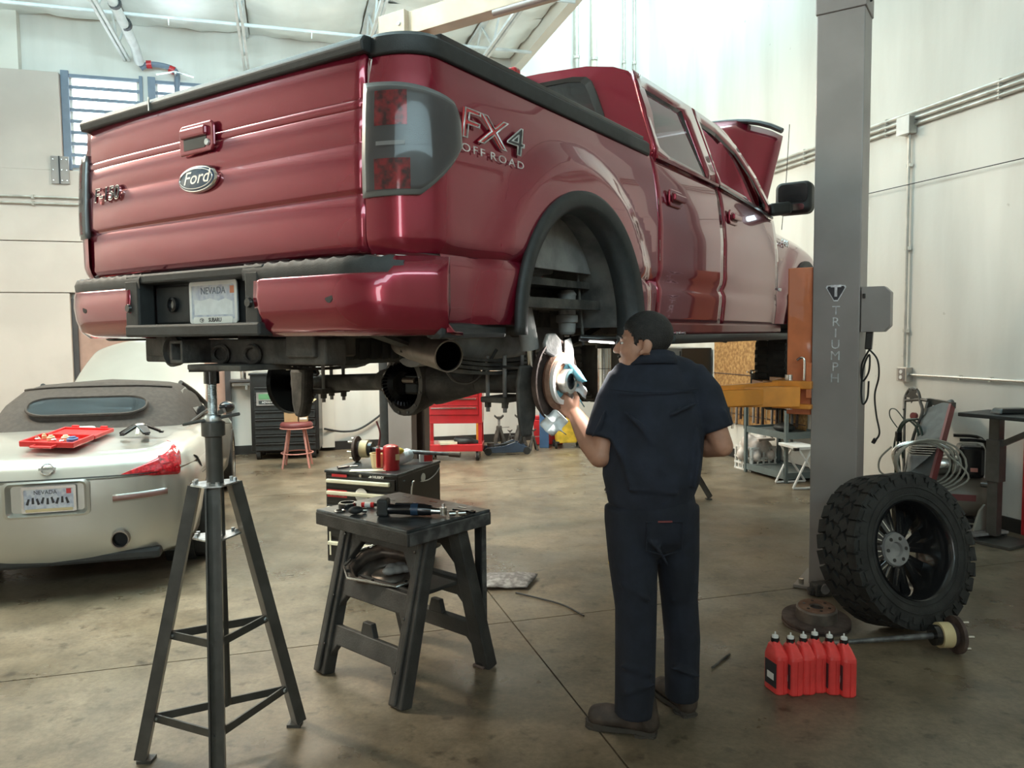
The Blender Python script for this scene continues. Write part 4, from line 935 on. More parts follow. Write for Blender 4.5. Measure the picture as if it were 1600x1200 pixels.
# ================================================================ SILVER CONVERTIBLE (x right, y forward from the rear bumper)
car = thing('convertible_car', 'silver convertible with a dark canvas roof and its hood raised, parked at the left', 'car', (-2.845,4.65,0), RZ)
car.scale = (.95,1,1)
OUT = spline([(0,0,0),(.30,.012,0),(.55,.045,0),(.72,.12,0),(.82,.24,0),(.875,.42,0),(.905,.72,0),(.91,.95,0),(.885,1.35,0),(.865,1.8,0),(.862,2.4,0),(.88,2.9,0),(.90,3.35,0),(.89,3.65,0),(.83,3.95,0),(.62,4.18,0),(.35,4.28,0),(0,4.31,0)],5)
OUT = [(p.x,p.y) for p in OUT]
LV = [(.20,0,.05,0),(.20,.90,.06,0),(.235,.945,.04,0),(.30,.975,.012,0),(.42,.995,0,0),(.56,1.0,0,.1),(.66,.995,.004,.4),(.728,.985,.012,.6),(.737,.975,.024,.65),(.746,.985,.016,.7),(.80,.962,.045,.9),(.845,.93,.08,1),(.872,.88,.14,1),(.884,.80,.22,1),(.893,.62,.30,1),(.90,.35,.32,1),(.902,0,.32,1)]
def hy(y): return lerp([(0,-.01),(.25,.02),(.6,.045),(1.0,.055),(1.5,.045),(2.4,.03),(3.0,-.01),(3.6,-.09),(4.0,-.20),(4.31,-.30)], y)
def car_pt(i, j, off=0):
    """surface point for outline index i (float) and level index j (float)"""
    i0 = min(int(i), len(OUT)-2); a = i-i0; x = OUT[i0][0]*(1-a)+OUT[i0+1][0]*a; y = OUT[i0][1]*(1-a)+OUT[i0+1][1]*a
    j0 = min(int(j), len(LV)-2); c = j-j0; z,k,dy,h = [LV[j0][q]*(1-c)+LV[j0+1][q]*c for q in range(4)]
    yy = y+dy*max(0,1-y/2.2)-dy*max(0,(y-2.2)/2.1)
    tx, ty = OUT[i0+1][0]-OUT[i0][0], OUT[i0+1][1]-OUT[i0][1]; l = sqrt(tx*tx+ty*ty)
    return V((x*k+ty/l*off, yy-tx/l*off, z+h*hy(y)))
def jz(i, z):                                 # level index for a height at outline index i
    lo, hi = 1.0, 13.0
    for _ in range(30):
        mid = (lo+hi)/2
        if car_pt(i, mid).z < z: lo = mid
        else: hi = mid
    return lo
def ix(x):                                    # outline index on the rear for a half width
    for i in range(len(OUT)-1):
        if OUT[i+1][0] >= x: return i+(x-OUT[i][0])/max(1e-6,OUT[i+1][0]-OUT[i][0])
    return 20
rows = []
for j in range(len(LV)):
    right = [car_pt(i if i < len(OUT)-1 else i-1e-6, j) for i in range(len(OUT))]
    rows.append(right+[V((-p.x,p.y,p.z)) for p in right[-2:0:-1]])
b = MB(); n = len(rows[0])
b.add([p for r in rows for p in r], [(j*n+i, j*n+(i+1)%n, (j+1)*n+(i+1)%n, (j+1)*n+i) for j in range(len(rows)-1) for i in range(n)])
body = b.build('car_body', silver, car, smooth=50, weld=True)
bm = bmesh.new(); bm.from_mesh(body.data); bmesh.ops.dissolve_degenerate(bm, dist=1e-4, edges=bm.edges); bm.to_mesh(body.data); bm.free()
cut = MB()
for y in (.80,3.45):
    for s in (1,-1): cut.cyl((s*.62,y,.31),(s*1.2,y,.31),.345,n=36)
cut.prism(rrect(.465,.20,.032,5), .16, fr((0,.055,.625),(0,-1,0),(1,0,0)))
co = cut.build('wheel_well_cutter', blackp, None, smooth=0); co.parent = car
md = body.modifiers.new('wells','BOOLEAN'); md.operation = 'DIFFERENCE'; md.object = co; md.solver = 'EXACT'
dg = bpy.context.evaluated_depsgraph_get(); dg.update()
me2 = bpy.data.meshes.new_from_object(body.evaluated_get(dg)); body.modifiers.clear(); body.data = me2
body.data.materials.clear(); body.data.materials.append(silver)
body.data.shade_smooth(); body.data.set_sharp_from_angle(angle=RAD(45))
bpy.data.objects.remove(co)
for y, r in ((.80,.315),(3.45,.315)):
    for s in (1,-1):
        wx = fr((s*.80,y,r),(s,0,0))
        ty = MB().lathe([(.22,-.11),(.30,-.115),(.315,-.09),(.317,.06),(.305,.10),(.23,.105),(.22,.08),(.22,-.11)], wx, 36, cap=False).build('car_tyre', rubber, car, smooth=40)
        b = MB(); b.lathe([(.225,.09),(.232,.10),(.215,.085),(.205,.02),(.0,.02)], wx, 36)
        for k in range(5):
            a = 2*pi*k/5
            for da in (-.12,.12): b.bar(wx @ V((.05*cos(a),.05*sin(a),.055)), wx @ V((.21*cos(a+da),.21*sin(a+da),.085)), .035, .022, (1,0,0))
        b.lathe([(.055,.05),(.05,.07),(0,.07)], wx, 20); b.build('alloy_wheel', steel, ty, smooth=40)
        MB().cyl(wx @ V((0,0,-.2)), wx @ V((0,0,.0)), .34, n=30).build('wheel_well', blackp, car)
# trunk seam, plate recess, plate
seam = [car_pt(i*.5, jz(i*.5,.742), .003) for i in range(0,30)]
MB().tube([V((-p.x,p.y,p.z)) for p in seam[:0:-1]]+seam, .004, 5).build('trunk_seam', blackp, car)
pf = fr((0,.012,.625),(0,-1,0),(1,0,0))
b = MB(); A = rrect(.50,.225,.035,5); B_ = rrect(.42,.165,.02,5)
b.loop_ring([pf @ V((*p,.012)) for p in A], [pf @ V((*p,.016)) for p in [(x*.93,y*.9) for x,y in A]]); b.loop_ring([pf @ V((x*.93,y*.9,.016)) for x,y in A], [pf @ V((*p,-.02)) for p in B_]); b.add([pf @ V((*p,-.02)) for p in B_],[tuple(range(len(B_)))])
b.build('plate_recess', silver, car, smooth=40)
pl = MB().prism(rrect(.305,.152,.01), .008, pf @ M.Translation((.01,-.002,-.012))).build('number_plate', platem, car, smooth=0)
b = MB(); q = pf @ M.Translation((.01,-.002,.0)); b.loop_ring([q @ V((*p,0)) for p in rrect(.315,.162,.01)], [q @ V((*p,0)) for p in rrect(.285,.125,.006)]); b.build('plate_frame', steel, pl, smooth=0, solid=.004)
MB().box((0,-.066,.001),(.27,.018,.003),q).build('frame_tab', goldt, pl, smooth=0)
text('plate_number', 'NEVADA', .034, q @ M.Translation((-.02,.042,-.003)), badgeblk, pl, .0004)
b = MB()
for k in range(9): b.prism([(-.008,-.02),(.008,-.02),(.006,.02),(-.006,.018)], .0006, q @ M.Translation((-.12+.028*k,-.012+.006*(k%2),-.003)) @ M.Rotation(.3*((k%3)-1),4,'Z'))
b.build('plate_print', badgeblk, pl, smooth=0)
MB().box((.115,.045,-.002),(.028,.03,.001),q).build('plate_sticker', redp, pl, smooth=0)
# badge on the trunk
i0 = 0.5; bp_ = car_pt(.02, jz(.02,.80), .006); bx = fr(bp_,(0,-.85,.5),(1,0,0))
b = MB(); b.tube([bx @ V((.036*cos(2*pi*k/28),.036*sin(2*pi*k/28),.004)) for k in range(28)], .006, 8, closed=True); b.box((0,0,.006),(.10,.016,.008),bx); o = b.build('trunk_badge', chrome, car)
text('badge_lettering', 'NISSAN', .015, bx @ M.Translation((0,0,.011)), badgeblk, o, .0006, stretch=1.3)
# lamps
for s in (1,-1):
    P = []
    ia, ib = ix(.44), ix(.82)
    for k in range(17):
        t_ = k/16; i = ia+(ib-ia)*t_; zt = .748+.150*t_**.85; zb = .742-.045*t_ if t_ < .8 else .706+(t_-.8)*1.0
        row = []
        for q_ in range(9):
            z = zb+(zt-zb)*q_/8; p = car_pt(i, jz(i,z), .006); row.append((s*p.x,p.y,p.z))
        P.append(row)
    lo = MB().grid(P, flip=(s<0)).build('tail_lamp', lampred, car, smooth=60, solid=.006)
    P = [[(s*p.x,p.y,p.z) for p in [car_pt(i, jz(i,z), .009) for z in [.79+.05*q_ for q_ in range(2)]]] for i in [ia+(ib-ia)*(.48+.05*k) for k in range(4)]]
    MB().grid(P, flip=(s<0)).build('reverse_lens', lampgry if 0 else lampinn, lo, smooth=60)
    ia, ib = ix(.38), ix(.70)
    for nm, o_, dz, mt_ in (('reflector_bezel',.004,.024,silver),('bumper_reflector',.008,.016,reflm)):
        P = [[(s*p.x,p.y,p.z) for p in [car_pt(i, jz(i,z), o_) for z in (.60-dz+.012*k/12,.60+dz+.012*k/12)]] for k, i in [(k,ia+(ib-ia)*k/12) for k in range(13)]]
        MB().grid(P, flip=(s<0)).build(nm, mt_, car, smooth=60, solid=.004)
    b = MB(); b.ring((s*.42,.06,.345),(s*.42,-.02,.345),.055,.048,24); b.build('exhaust_tip', exhm, car); MB().cyl((s*.42,.02,.345),(s*.42,.08,.345),.049).build('tip_bore', gearm, car)
    # fender wraparound seam and side scoop
    # door mirror
    b = MB(); b.ell((s*.93,2.35,.955),(.075,.05,.055)); b.build('door_mirror', blackg, car); MB().bar((s*.84,2.2,.90),(s*.92,2.17,.94),.05,.04).build('mirror_arm', blackp, car, smooth=0)
# side marker slot and fuel flap line on the right quarter
P = [car_pt(ix(.86)+.3+k*.35, jz(ix(.86)+.3+k*.35, .80-.10*(k/8)**1.5), .004) for k in range(9)]
MB().tube(P, [.002+.007*sin(pi*k/8) for k in range(9)], 6).build('quarter_scoop', blackp, car)
P = [car_pt(26+k*.9, jz(26+k*.9,.70)) for k in range(2)]
MB().tube([car_pt(i, jz(i,.66), .002) for i in [26.5+k*.5 for k in range(7)]], .0025, 5).build('bumper_seam', blackp, car)
P = [car_pt(33+k*.1, jz(33,.25+.62*k/10), .002) for k in range(11)]
MB().tube(P, .003, 5).build('door_seam', blackp, car)
# underbody box: bumper underside and chassis
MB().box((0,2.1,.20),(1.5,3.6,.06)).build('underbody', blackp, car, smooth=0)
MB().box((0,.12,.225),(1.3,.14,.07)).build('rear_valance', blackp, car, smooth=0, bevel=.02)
# soft top
def st(x, t_):                                # t_ 0 base .. 1 roof, rear profile
    return None
base = [(0,.92,.935),(.35,.925,.938),(.58,.97,.94),(.70,1.12,.945),(.735,1.4,.945),(.74,1.9,.94),(.735,2.35,.935),(.66,2.6,.93),(.3,2.72,.93),(0,2.75,.93)]
mid  = [(0,1.18,1.12),(.33,1.19,1.12),(.54,1.23,1.11),(.63,1.33,1.10),(.665,1.5,1.10),(.67,1.9,1.10),(.665,2.15,1.09),(.62,2.3,1.09),(.3,2.4,1.10),(0,2.42,1.10)]
topl = [(0,1.42,1.225),(.30,1.43,1.222),(.48,1.46,1.21),(.55,1.53,1.20),(.565,1.62,1.20),(.57,1.85,1.205),(.565,1.98,1.20),(.54,2.05,1.20),(.28,2.10,1.215),(0,2.11,1.22)]
top2 = [(0,1.55,1.255),(.28,1.56,1.25),(.42,1.58,1.235),(.48,1.62,1.225),(.49,1.68,1.225),(.50,1.82,1.228),(.49,1.90,1.225),(.46,1.95,1.225),(.25,1.98,1.24),(0,1.99,1.245)]
topc = [(0,y,1.255) for x,y,z in top2]
def half2full(h): h = [V(p) for p in spline(h,4)]; return h+[V((-p.x,p.y,p.z)) for p in h[-2:0:-1]]
lv = [half2full(h) for h in (base,mid,topl,top2,topc)]; n = len(lv[0])
b = MB(); b.add([p for r in lv for p in r], [(j*n+i, j*n+(i+1)%n, (j+1)*n+(i+1)%n, (j+1)*n+i) for j in range(4) for i in range(n)])
so = b.build('soft_top', softtop, car, smooth=60, weld=True)
b = MB(); b.tube([p+V((0,0,.004)) for p in [V((-q.x,q.y,q.z)) for q in lv[2][12:0:-1]]+lv[2][:13]], .010, 6); b.build('roof_seam', softtop, so)
# rear window in the soft top: rounded strip on the slope between base and mid/top
def slope(x, t_):
    a = abs(x)
    y0 = .925+.10*max(0,(a-.35)/.3)**2; y1 = 1.43+.04*max(0,(a-.3)/.2)**2
    return V((x*(1-.04*t_), y0+(y1-y0)*t_-.02*4*t_*(1-t_)*1.1, .937+(1.222-.937)*t_+.035*4*t_*(1-t_)*.6))
wn_ = [slope(x,.43+y) for x,y in rrect(.86,.40,.17,6)]
nrm = V((0,-.52,.85))
MB().add([p+nrm*.030 for p in wn_], [tuple(range(len(wn_)))]).build('rear_window', tint, so, smooth=0)
b = MB(); b.tube([p+nrm*.028 for p in wn_], .012, 6, closed=True); b.build('window_seal', softtop, so)
# side glass triangle and windscreen frame
for s in (1,-1):
    MB().add([(s*.748,1.62,.955),(s*.742,2.45,.945),(s*.60,2.06,1.175),(s*.612,1.62,1.165)],[(0,1,2,3)]).build('side_glass', tint, car, smooth=0)
    b = MB(); b.tube(spline([(s*.75,2.62,.92),(s*.66,2.30,1.09),(s*.56,2.02,1.21)],5), .022, 8); b.build('windscreen_pillar', blackp, car)
    b = MB(); b.tube([(s*.742,1.1,.95),(s*.75,1.9,.945),(s*.755,2.5,.93)], .012, 6); b.build('belt_strip', blackp, car)
# high brake lamp housing on the deck
b = MB(); b.lathe([(.10,0),(.098,.03),(.085,.045),(0,.05)], M.Translation((0,.88,.925)) @ M.Diagonal((1.1,.6,1,1)), 24); b.build('brake_lamp_hump', whitepl, car)
# raised hood
P = []
for i in range(13):
    x = -.68+1.36*i/12; row = []
    for k in range(9):
        l = 1.15*k/8; xs = x*(1-.18*(k/8)**2); z = .05*(1-(abs(x)/.68)**2)-.10*(k/8)**2*(abs(x)/.68)**2
        row.append((xs, 2.95+l*cos(RAD(35))-z*sin(RAD(35)), .90+l*sin(RAD(35))+z*cos(RAD(35))))
    P.append(row)
MB().grid(P).build('raised_hood', silver, car, smooth=60, solid=.02, sub=1)
b = MB(); b.cyl((.5,3.2,.80),(.45,3.6,1.25),.008); b.build('hood_prop', steel, car)
# ---- tool case and puller lying on the trunk
def on_car(x, y, z): return V((-2.845,4.65,0))+M.Rotation(RZ,3,'Z') @ V((x,y,z))
tc = thing('tool_case', 'open red plastic tool case lying on the silver trunk lid', 'tool case', on_car(.02,.47,.935), RZ, None, rot=(RAD(5),RAD(2),RZ-.30))
tc.scale = (1.12,1.25,1.1)
b = MB(); b.box((0,-.10,.004),(.31,.19,.010)); 
for c_,d in (((0,-.19,.018),(.31,.012,.03)),((0,-.005,.018),(.31,.012,.03)),((-.15,-.10,.018),(.012,.19,.03)),((.15,-.10,.018),(.012,.19,.03))): b.box(c_,d)
b.build('case_tray', redp, tc, smooth=0, bevel=.004)
b = MB(); b.box((0,.105,.006),(.31,.19,.012)); b.box((0,.195,.014),(.31,.012,.02)); b.box((-.15,.10,.014),(.012,.19,.02)); b.box((.15,.10,.014),(.012,.19,.02)); b.build('case_lid', redp, tc, smooth=0, bevel=.004)
for x in (-.09,.09): MB().box((x,.205,.02),(.04,.02,.028)).build('latch', redp, tc, smooth=0, bevel=.004)
MB().tube([(-.06,-.2,.012),(-.06,-.235,.012),(.06,-.235,.012),(.06,-.2,.012)], .008, 8).build('case_handle', redp, tc)
for x,y,r,mt_ in ((-.10,-.12,.016,steel),(-.05,-.08,.02,goldt),(0,-.13,.015,steel),(.03,-.07,.022,goldt),(.09,-.10,.03,bluep),(-.11,-.05,.012,goldt),(.06,-.15,.012,steel)):
    MB().lathe([(r,0),(r,.02),(r*.6,.024),(r*.6,.03),(0,.03)], M.Translation((x,y,.012)), 12).build('puller_adapter', mt_, tc)
pu = thing('gear_puller', 'black and chrome three-legged puller standing on the silver trunk lid', 'puller', on_car(.45,.50,.945), RZ)
b = MB(); b.lathe([(.045,.055),(.05,.045),(.03,.07),(.02,.075),(0,.075)], None, 18); b.build('puller_hub', steel, pu)
for k in range(5):
    a = pi*.05+2*pi*k/5; b = MB(); b.bar((.03*cos(a),.03*sin(a),.062),(.13*cos(a),.105*sin(a),.012),.07,.016,wx2=.05); b.box((.135*cos(a),.105*sin(a),.008),(.03,.03,.014)); b.build('puller_leg', blackg, pu, smooth=0, bevel=.004)
MB().bar((.0,-.045,.055),(.0,-.10,.01),.02,.012).build('centre_strip', cream, pu, smooth=0)
# small red thing with dark handles beyond the car, at the left edge
t = thing('floor_scrubber', 'red and black machine part beyond the silver car, at the left edge', 'machine', RW(-3.28,9.2,0), RZ)
MB().box((0,0,.4),(.3,.3,.8),None,.8).build('machine_body', blackp, t, smooth=0, bevel=.03)
MB().box((.02,0,.86),(.30,.22,.14),None,.7).build('machine_head', redm, t, smooth=0, bevel=.03)
MB().tube([(-.1,0,.9),(-.12,0,1.02),(.02,0,.98)], .02, 8).build('machine_handle', blackp, t)
# ================================================================ FOREGROUND
# ---- tall tripod support stand under the hitch
def tripod(loc, label, feet, ztop):
    t = thing('tripod_stand', label, 'support stand', loc, 0, 'tall tripod support stands')
    zr = ztop-.44
    b = MB(); b.cyl((0,0,.19),(0,0,zr+.21),.031,n=20); b.build('centre_tube', standm, t)
    b = MB(); b.lathe([(.032,zr+.18),(.043,zr+.185),(.043,zr+.235),(.032,zr+.24)], None, 20); b.build('tube_collar', standm, t)
    b = MB()
    h0, h1 = zr+.24, ztop-.055; k = 26
    pr = []
    for i in range(k): 
        z = h0+(h1-h0)*i/k; pr += [(.0155,z),(.0185,z+(h1-h0)/k*.5)]
    b.lathe(pr+[(.0155,h1)], None, 16); b.build('threaded_screw', zinc, t, smooth=40)
    b = MB(); b.lathe([(.030,zr+.235),(.033,zr+.25),(.028,zr+.262),(.02,zr+.265)], None, 16); b.build('screw_nut', zinc, t)
    b = MB(); b.bar((-.095,-.05,zr+.232),(.09,.035,zr+.262),.017,.012); b.build('turning_handle', standm, t, smooth=0, bevel=.004)
    b = MB(); b.cyl((0,0,ztop-.06),(0,0,ztop-.015),.028,n=16); b.box((-.02,0,ztop-.008),(.10,.07,.014)); b.build('saddle', blackg, t, smooth=30)
    for z in (zr, zr-.20):
        pg = []
        for i,(fx_,fy_) in enumerate(feet):
            a = atan2(fy_,fx_); pg.append((a,(fx_,fy_)))
        pg.sort(); poly = []
        for a,_ in pg:
            for da in (-.35,.35): poly.append((.088*cos(a+da),.088*sin(a+da)))
        MB().prism(poly, .006, M.Translation((0,0,z))).build('collar_plate', zinc, t, smooth=0)
        for a,_ in pg:
            for da in (-.22,.22): MB().cyl((.072*cos(a+da),.072*sin(a+da),z+.006),(.072*cos(a+da),.072*sin(a+da),z+.018),.008,n=6).build('plate_bolt', zinc, t)
    legs = []
    for fx_,fy_ in feet:
        d = V((fx_,fy_,0)).normalized(); top_ = d*.055+V((0,0,zr-.005)); bot_ = V((fx_,fy_,.012)); sd = V((-d.y,d.x,0)); up = d
        # L-section leg: two flanges
        b = MB(); dd = (bot_-top_).normalized(); nn = sd.cross(dd).normalized()
        b.bar(top_-sd*.0, bot_, .050, .007, nn); b.bar(top_+sd*.024-nn*.018, bot_+sd*.024-nn*.018, .006, .042, nn)
        b.bar(top_-sd*.024-nn*.018, bot_-sd*.024-nn*.018, .006, .042, nn)
        b.box((fx_,fy_,.006),(.055,.05,.012))
        b.build('leg', standm, t, smooth=0); legs.append((top_,bot_,nn))
    for z in (.48,.165):
        for i in range(3):
            a, c = legs[i], legs[(i+1)%3]
            pa = a[0].lerp(a[1], (a[0].z-z)/(a[0].z-a[1].z)); pc = c[0].lerp(c[1], (c[0].z-z)/(c[0].z-c[1].z))
            MB().bar(pa, pc, .007, .030, (0,0,1)).build('brace', standm, t, smooth=0)
            for p, q in ((pa,pc),(pc,pa)):
                e = (q-p).normalized(); nrm_ = V((e.y,-e.x,0)); p2 = p+e*.012
                if nrm_.y > 0: nrm_ = -nrm_
                MB().lathe([(.009,0),(.008,.006),(0,.008)], fr(p2+nrm_*.004, nrm_), 8).build('brace_bolt', zinc, t)
    return t
TC = V((-1.125,2.885,0))
ft_ = [(-.275,-.055),(.215,.205),(.055,-.205)]
tripod(TC, 'dark grey tripod stand in the left foreground holding up the truck hitch', ft_, 1.488)
tripod(V((1.36,7.55,0)), 'dark tripod stand behind the mechanic with one leg showing beside his hip', [(-.40,.15),(.52,-.22),(-.05,-.38)], 1.30)
# ---- sawhorse workbench
sw = thing('folding_workbench', 'black plastic folding workbench with sawhorse legs and tools on its greasy top', 'workbench', (-.525,3.62,0), RAD(-41))
b = MB(); b.box((0,0,.765),(.655,.52,.026)); tp = b.build('worktop', benchtop, sw, smooth=0, bevel=.006)
for c_, d in (((0,-.252,.735),(.66,.018,.06)),((0,.252,.735),(.66,.018,.06)),((-.322,0,.735),(.018,.50,.06)),((.322,0,.735),(.018,.50,.06))):
    MB().box(c_, d).build('apron', benchsteel if c_[0] > .3 else plasd, sw, smooth=0, bevel=.005)
for x,y in ((-.2,.1),(.0,.1),(.2,.1),(-.2,.2),(0,.2),(.2,.2),(.1,-.02),(-.1,-.02)):
    MB().box((x,y,.7785),(.05,.012,.002)).build('dog_slot', blackg, tp, smooth=0)
for sy in (-1,1):
    for sx in (-1,1):
        a = V((sx*.27,sy*.085,.735)); c = V((sx*.275,sy*.275,.0))
        b = MB(); b.bar(a, c, .075, .062, (0,sy,.0), .088, .066); b.bar(a+V((0,sy*.034,0)), c+V((0,sy*.036,.02)), .03, .014, (0,sy,0)); lg = b.build('leg', plasd, sw, smooth=0, bevel=.008)
        for t_ in (.12,.5,.8): 
            p = a.lerp(c,t_); MB().lathe([(.007,0),(.006,.004),(0,.005)], fr(p+V((sx*-.02,sy*.042,0)),(0,sy,.25)), 8).build('leg_screw', blackg, sw)
    yz = lambda z: sy*(.085+(.735-z)/.735*.19)
    for z0, h_, nm in ((.60,.09,'upper_crossbar'),(.41,.095,'shelf_crossbar'),(.185,.09,'lower_crossbar')):
        b = MB(); y = yz(z0)
        poly = [(-.24,h_/2),(.24,h_/2),(.24,-h_/2-.07),(.19,-h_/2),(-.19,-h_/2),(-.24,-h_/2-.07)]
        if nm == 'upper_crossbar': poly = [(-.24,.12),(.24,.12),(.24,-.10),(.15,.02),(-.15,.02),(-.24,-.10)]
        ang = atan2(.19,.735)*sy
        b.prism(poly, .035, M.Translation((0,y,z0)) @ M.Rotation(ang,4,'X') @ fr((0,.0175,0),(0,-1,0),(1,0,0)))
        b.build(nm, plasd, sw, smooth=0, bevel=.006)
    MB().prism([(-.05,-.02),(.05,-.02),(.03,.045),(-.03,.045)], .03, fr((0,yz(.24)+.015,.245),(0,-1,0),(1,0,0))).build('latch_tab', plasd, sw, smooth=0, bevel=.004)
MB().box((0,0,.435),(.46,.26,.018)).build('shelf', plasd, sw, smooth=0, bevel=.005)
MB().box((0,-.14,.452),(.46,.02,.03)).build('shelf_lip', plasd, sw, smooth=0, bevel=.004)
BP = lambda x,y,z=.7785: V((-.525,3.62,0))+M.Rotation(RAD(-41),3,'Z') @ V((x,y,z))
# metal support leg leaning under the right corner
t = thing('support_leg', 'black square steel prop standing under the right corner of the workbench', 'prop', D(753,1034,3.64), RAD(-41)); t.location.z = 0
b = MB(); b.box((0,0,.36),(.042,.042,.72)); b.build('square_tube', toolblk, t, smooth=0, bevel=.004); MB().box((.0225,0,.36),(.003,.03,.70)).build('bright_edge', benchsteel, t, smooth=0); MB().box((0,0,.006),(.07,.06,.012)).build('foot_plate', rustd, t, smooth=0, bevel=.003)
# differential cover used as a drip tray
dc = thing('differential_cover', 'bowl-shaped metal differential cover holding parts on the workbench shelf', 'cover', BP(-.045,-.06,.515), RAD(-41), None, rot=(RAD(16),RAD(4),RAD(-20)))
oc = [(.20,.07),(.13,.155),(-.13,.155),(-.20,.07),(-.20,-.07),(-.13,-.155),(.13,-.155),(.20,-.07)]
oc = [tuple(p) for k in range(8) for p in [(oc[k][0]*.5+oc[k-1][0]*.5,oc[k][1]*.5+oc[k-1][1]*.5),oc[k]]]
sc = lambda k: [(x*k,y*k) for x,y in oc]
b = MB(); b.loop_ring([(*p,0) for p in sc(1)],[(*p,0) for p in sc(.86)]); b.loop_ring([(*p,0) for p in sc(.86)],[(*p,-.045) for p in sc(.72)]); b.loop_ring([(*p,-.045) for p in sc(.72)],[(*p,-.055) for p in sc(.4)]); b.add([(*p,-.055) for p in sc(.4)],[tuple(range(16))])
b.build('cover_shell', exhm, dc, smooth=30, solid=.006)
b = MB(); b.tube([(x,y,.003) for x,y in sc(.99)], .006, 6, closed=True); b.build('flange_rim', steel, dc)
for k in range(0,16,2): MB().cyl((oc[k][0]*.93,oc[k][1]*.93,.004),(oc[k][0]*.93,oc[k][1]*.93,.007),.008,n=8).build('bolt_hole', blackg, dc)
b = MB()
for k in range(5): b.ell((.02+.035*k%.1-.04,.02*k-.03,-.035),(.035,.03,.02),10,6)
tw = blob(b, 'crumpled_towel', dirtg, None, .006, 3); tw.parent = None; tw.location = dc.location+V((0.03,0,.012)); tag(tw, 'crumpled grey-blue shop towel lying inside the metal cover on the workbench shelf', 'towel')
# tools on the worktop
iw_ = thing('impact_wrench', 'black and dark blue cordless ratchet wrench lying across the workbench top', 'power tool', G(646,806,.7785), RAD(-6)); iw_.scale = (.84,.9,.9)
b = MB(); b.tube([(-.14,0,.034),(-.10,0,.033),(-.02,0,.035),(.06,0,.033),(.10,0,.03)],[.028,.025,.031,.031,.026],14); b.build('tool_body', blackg, iw_)
MB().box((-.165,0,.044),(.06,.075,.088)).build('battery_pack', blackp, iw_, smooth=0, bevel=.012)
MB().box((-.05,0,.06),(.10,.03,.014)).build('paddle_trigger', gearm, iw_, smooth=0, bevel=.005)
MB().cyl((-.01,0,.034),(.03,0,.034),.033).build('blue_band', fordblue, iw_)
b = MB(); b.cyl((.10,0,.028),(.16,0,.026),.018,.014); b.cyl((.165,0,.008),(.165,0,.046),.020); b.build('ratchet_head', steel, iw_); MB().cyl((.165,0,.046),(.165,0,.066),.009,n=6).build('drive_anvil', steel, iw_)
def small(name, label, cat, px, py, group=None, rz=0, z=.7785):
    p = G(px, py, z); t = thing(name, label, cat, p, rz, group); return t
t = small('bearing_race', 'dark steel bearing ring on the left corner of the workbench top', 'bearing', 543, 793)
MB().ring((0,0,0),(0,0,.022),.043,.034,28).build('outer_ring', blackg, t); MB().ring((0,0,.020),(0,0,.026),.038,.034,28).build('bright_lip', steel, t)
t = small('socket_ring', 'small chrome ring lying beside the bearing ring on the workbench', 'ring', 531, 800); MB().tube([(.022*cos(2*pi*k/20),.022*sin(2*pi*k/20),.005) for k in range(20)], .005, 6, closed=True).build('ring_body', steel, t)
t = small('wing_knob', 'dark knob with a steel end beside the bearing ring on the workbench', 'knob', 556, 803, rz=.4); b = MB(); b.ell((0,0,.018),(.035,.024,.018)); b.build('knob_body', blackp, t); MB().cyl((.03,0,.014),(.05,0,.012),.011).build('knob_tip', steel, t)
t = small('marker_tube', 'small red and white tube lying near the left of the workbench top', 'tube', 575, 793, rz=-.1); MB().cyl((-.03,0,.013),(.03,0,.013),.013).build('tube_body', redp, t); MB().cyl((-.014,0,.013),(.014,0,.013),.0135).build('tube_label', whitepl, t); MB().cyl((.03,0,.013),(.06,0,.013),.008).build('nozzle', blackg, t)
t = small('bolt', 'tiny pale bolt lying beside the ratchet wrench battery on the workbench', 'bolt', 592, 803, rz=.5); MB().cyl((-.012,0,.006),(.012,0,.006),.005).build('shank', steel, t); MB().cyl((.012,0,.006),(.017,0,.006),.009,n=6).build('head', steel, t)
t = small('universal_joint', 'chrome universal joint lying at the right of the workbench top', 'joint', 712, 807, rz=.2); b = MB(); b.cyl((-.03,0,.014),(.0,0,.014),.013); b.cyl((.01,0,.014),(.045,0,.014),.012); b.box((.005,0,.014),(.02,.02,.02)); b.build('joint_body', steel, t)
t = small('small_wrench', 'dark ring spanner lying near the right edge of the workbench top', 'wrench', 722, 799, rz=-.5); b = MB(); b.box((0,0,.005),(.10,.014,.008)); b.ring((.055,0,.0),(.055,0,.01),.017,.009,16); b.build('spanner_body', gearm, t, smooth=30)
# ---- black roller tool chest
tb = thing('tool_chest', 'black rolling tool chest with cream drawer pulls behind the workbench', 'tool chest', (-1.27,5.18,0), RAD(-22))
WB_, DB_, HB_ = .56, .60, .685
MB().box((WB_/2,DB_/2,.375),(WB_,DB_,.61)).build('cabinet', toolblk, tb, smooth=0, bevel=.006)
MB().box((WB_/2,DB_/2-.003,.690),(WB_+.012,DB_+.012,.02)).build('top_tray', benchtop, tb, smooth=0, bevel=.006)
for k, (z, h_) in enumerate(((.625,.085),(.525,.10),(.415,.105),(.30,.11))):
    dr = MB().box((WB_/2,-.006,z),(WB_-.03,.014,h_-.012)).build('drawer', toolblk, tb, smooth=0, bevel=.003)
    MB().box((WB_/2-.012,-.022,z+(.0 if k == 0 else h_/2-.025)+(.005 if k==0 else 0)),(WB_-.07,.022,.026)).build('drawer_pull', cream, dr, smooth=0, bevel=.006)
dr = MB().box((WB_/2,-.006,.155),(WB_-.03,.014,.14)).build('lower_door', toolblk, tb, smooth=0, bevel=.003)
MB().box((WB_/2-.012,-.022,.205),(WB_-.07,.022,.026)).build('door_pull', cream, dr, smooth=0, bevel=.006)
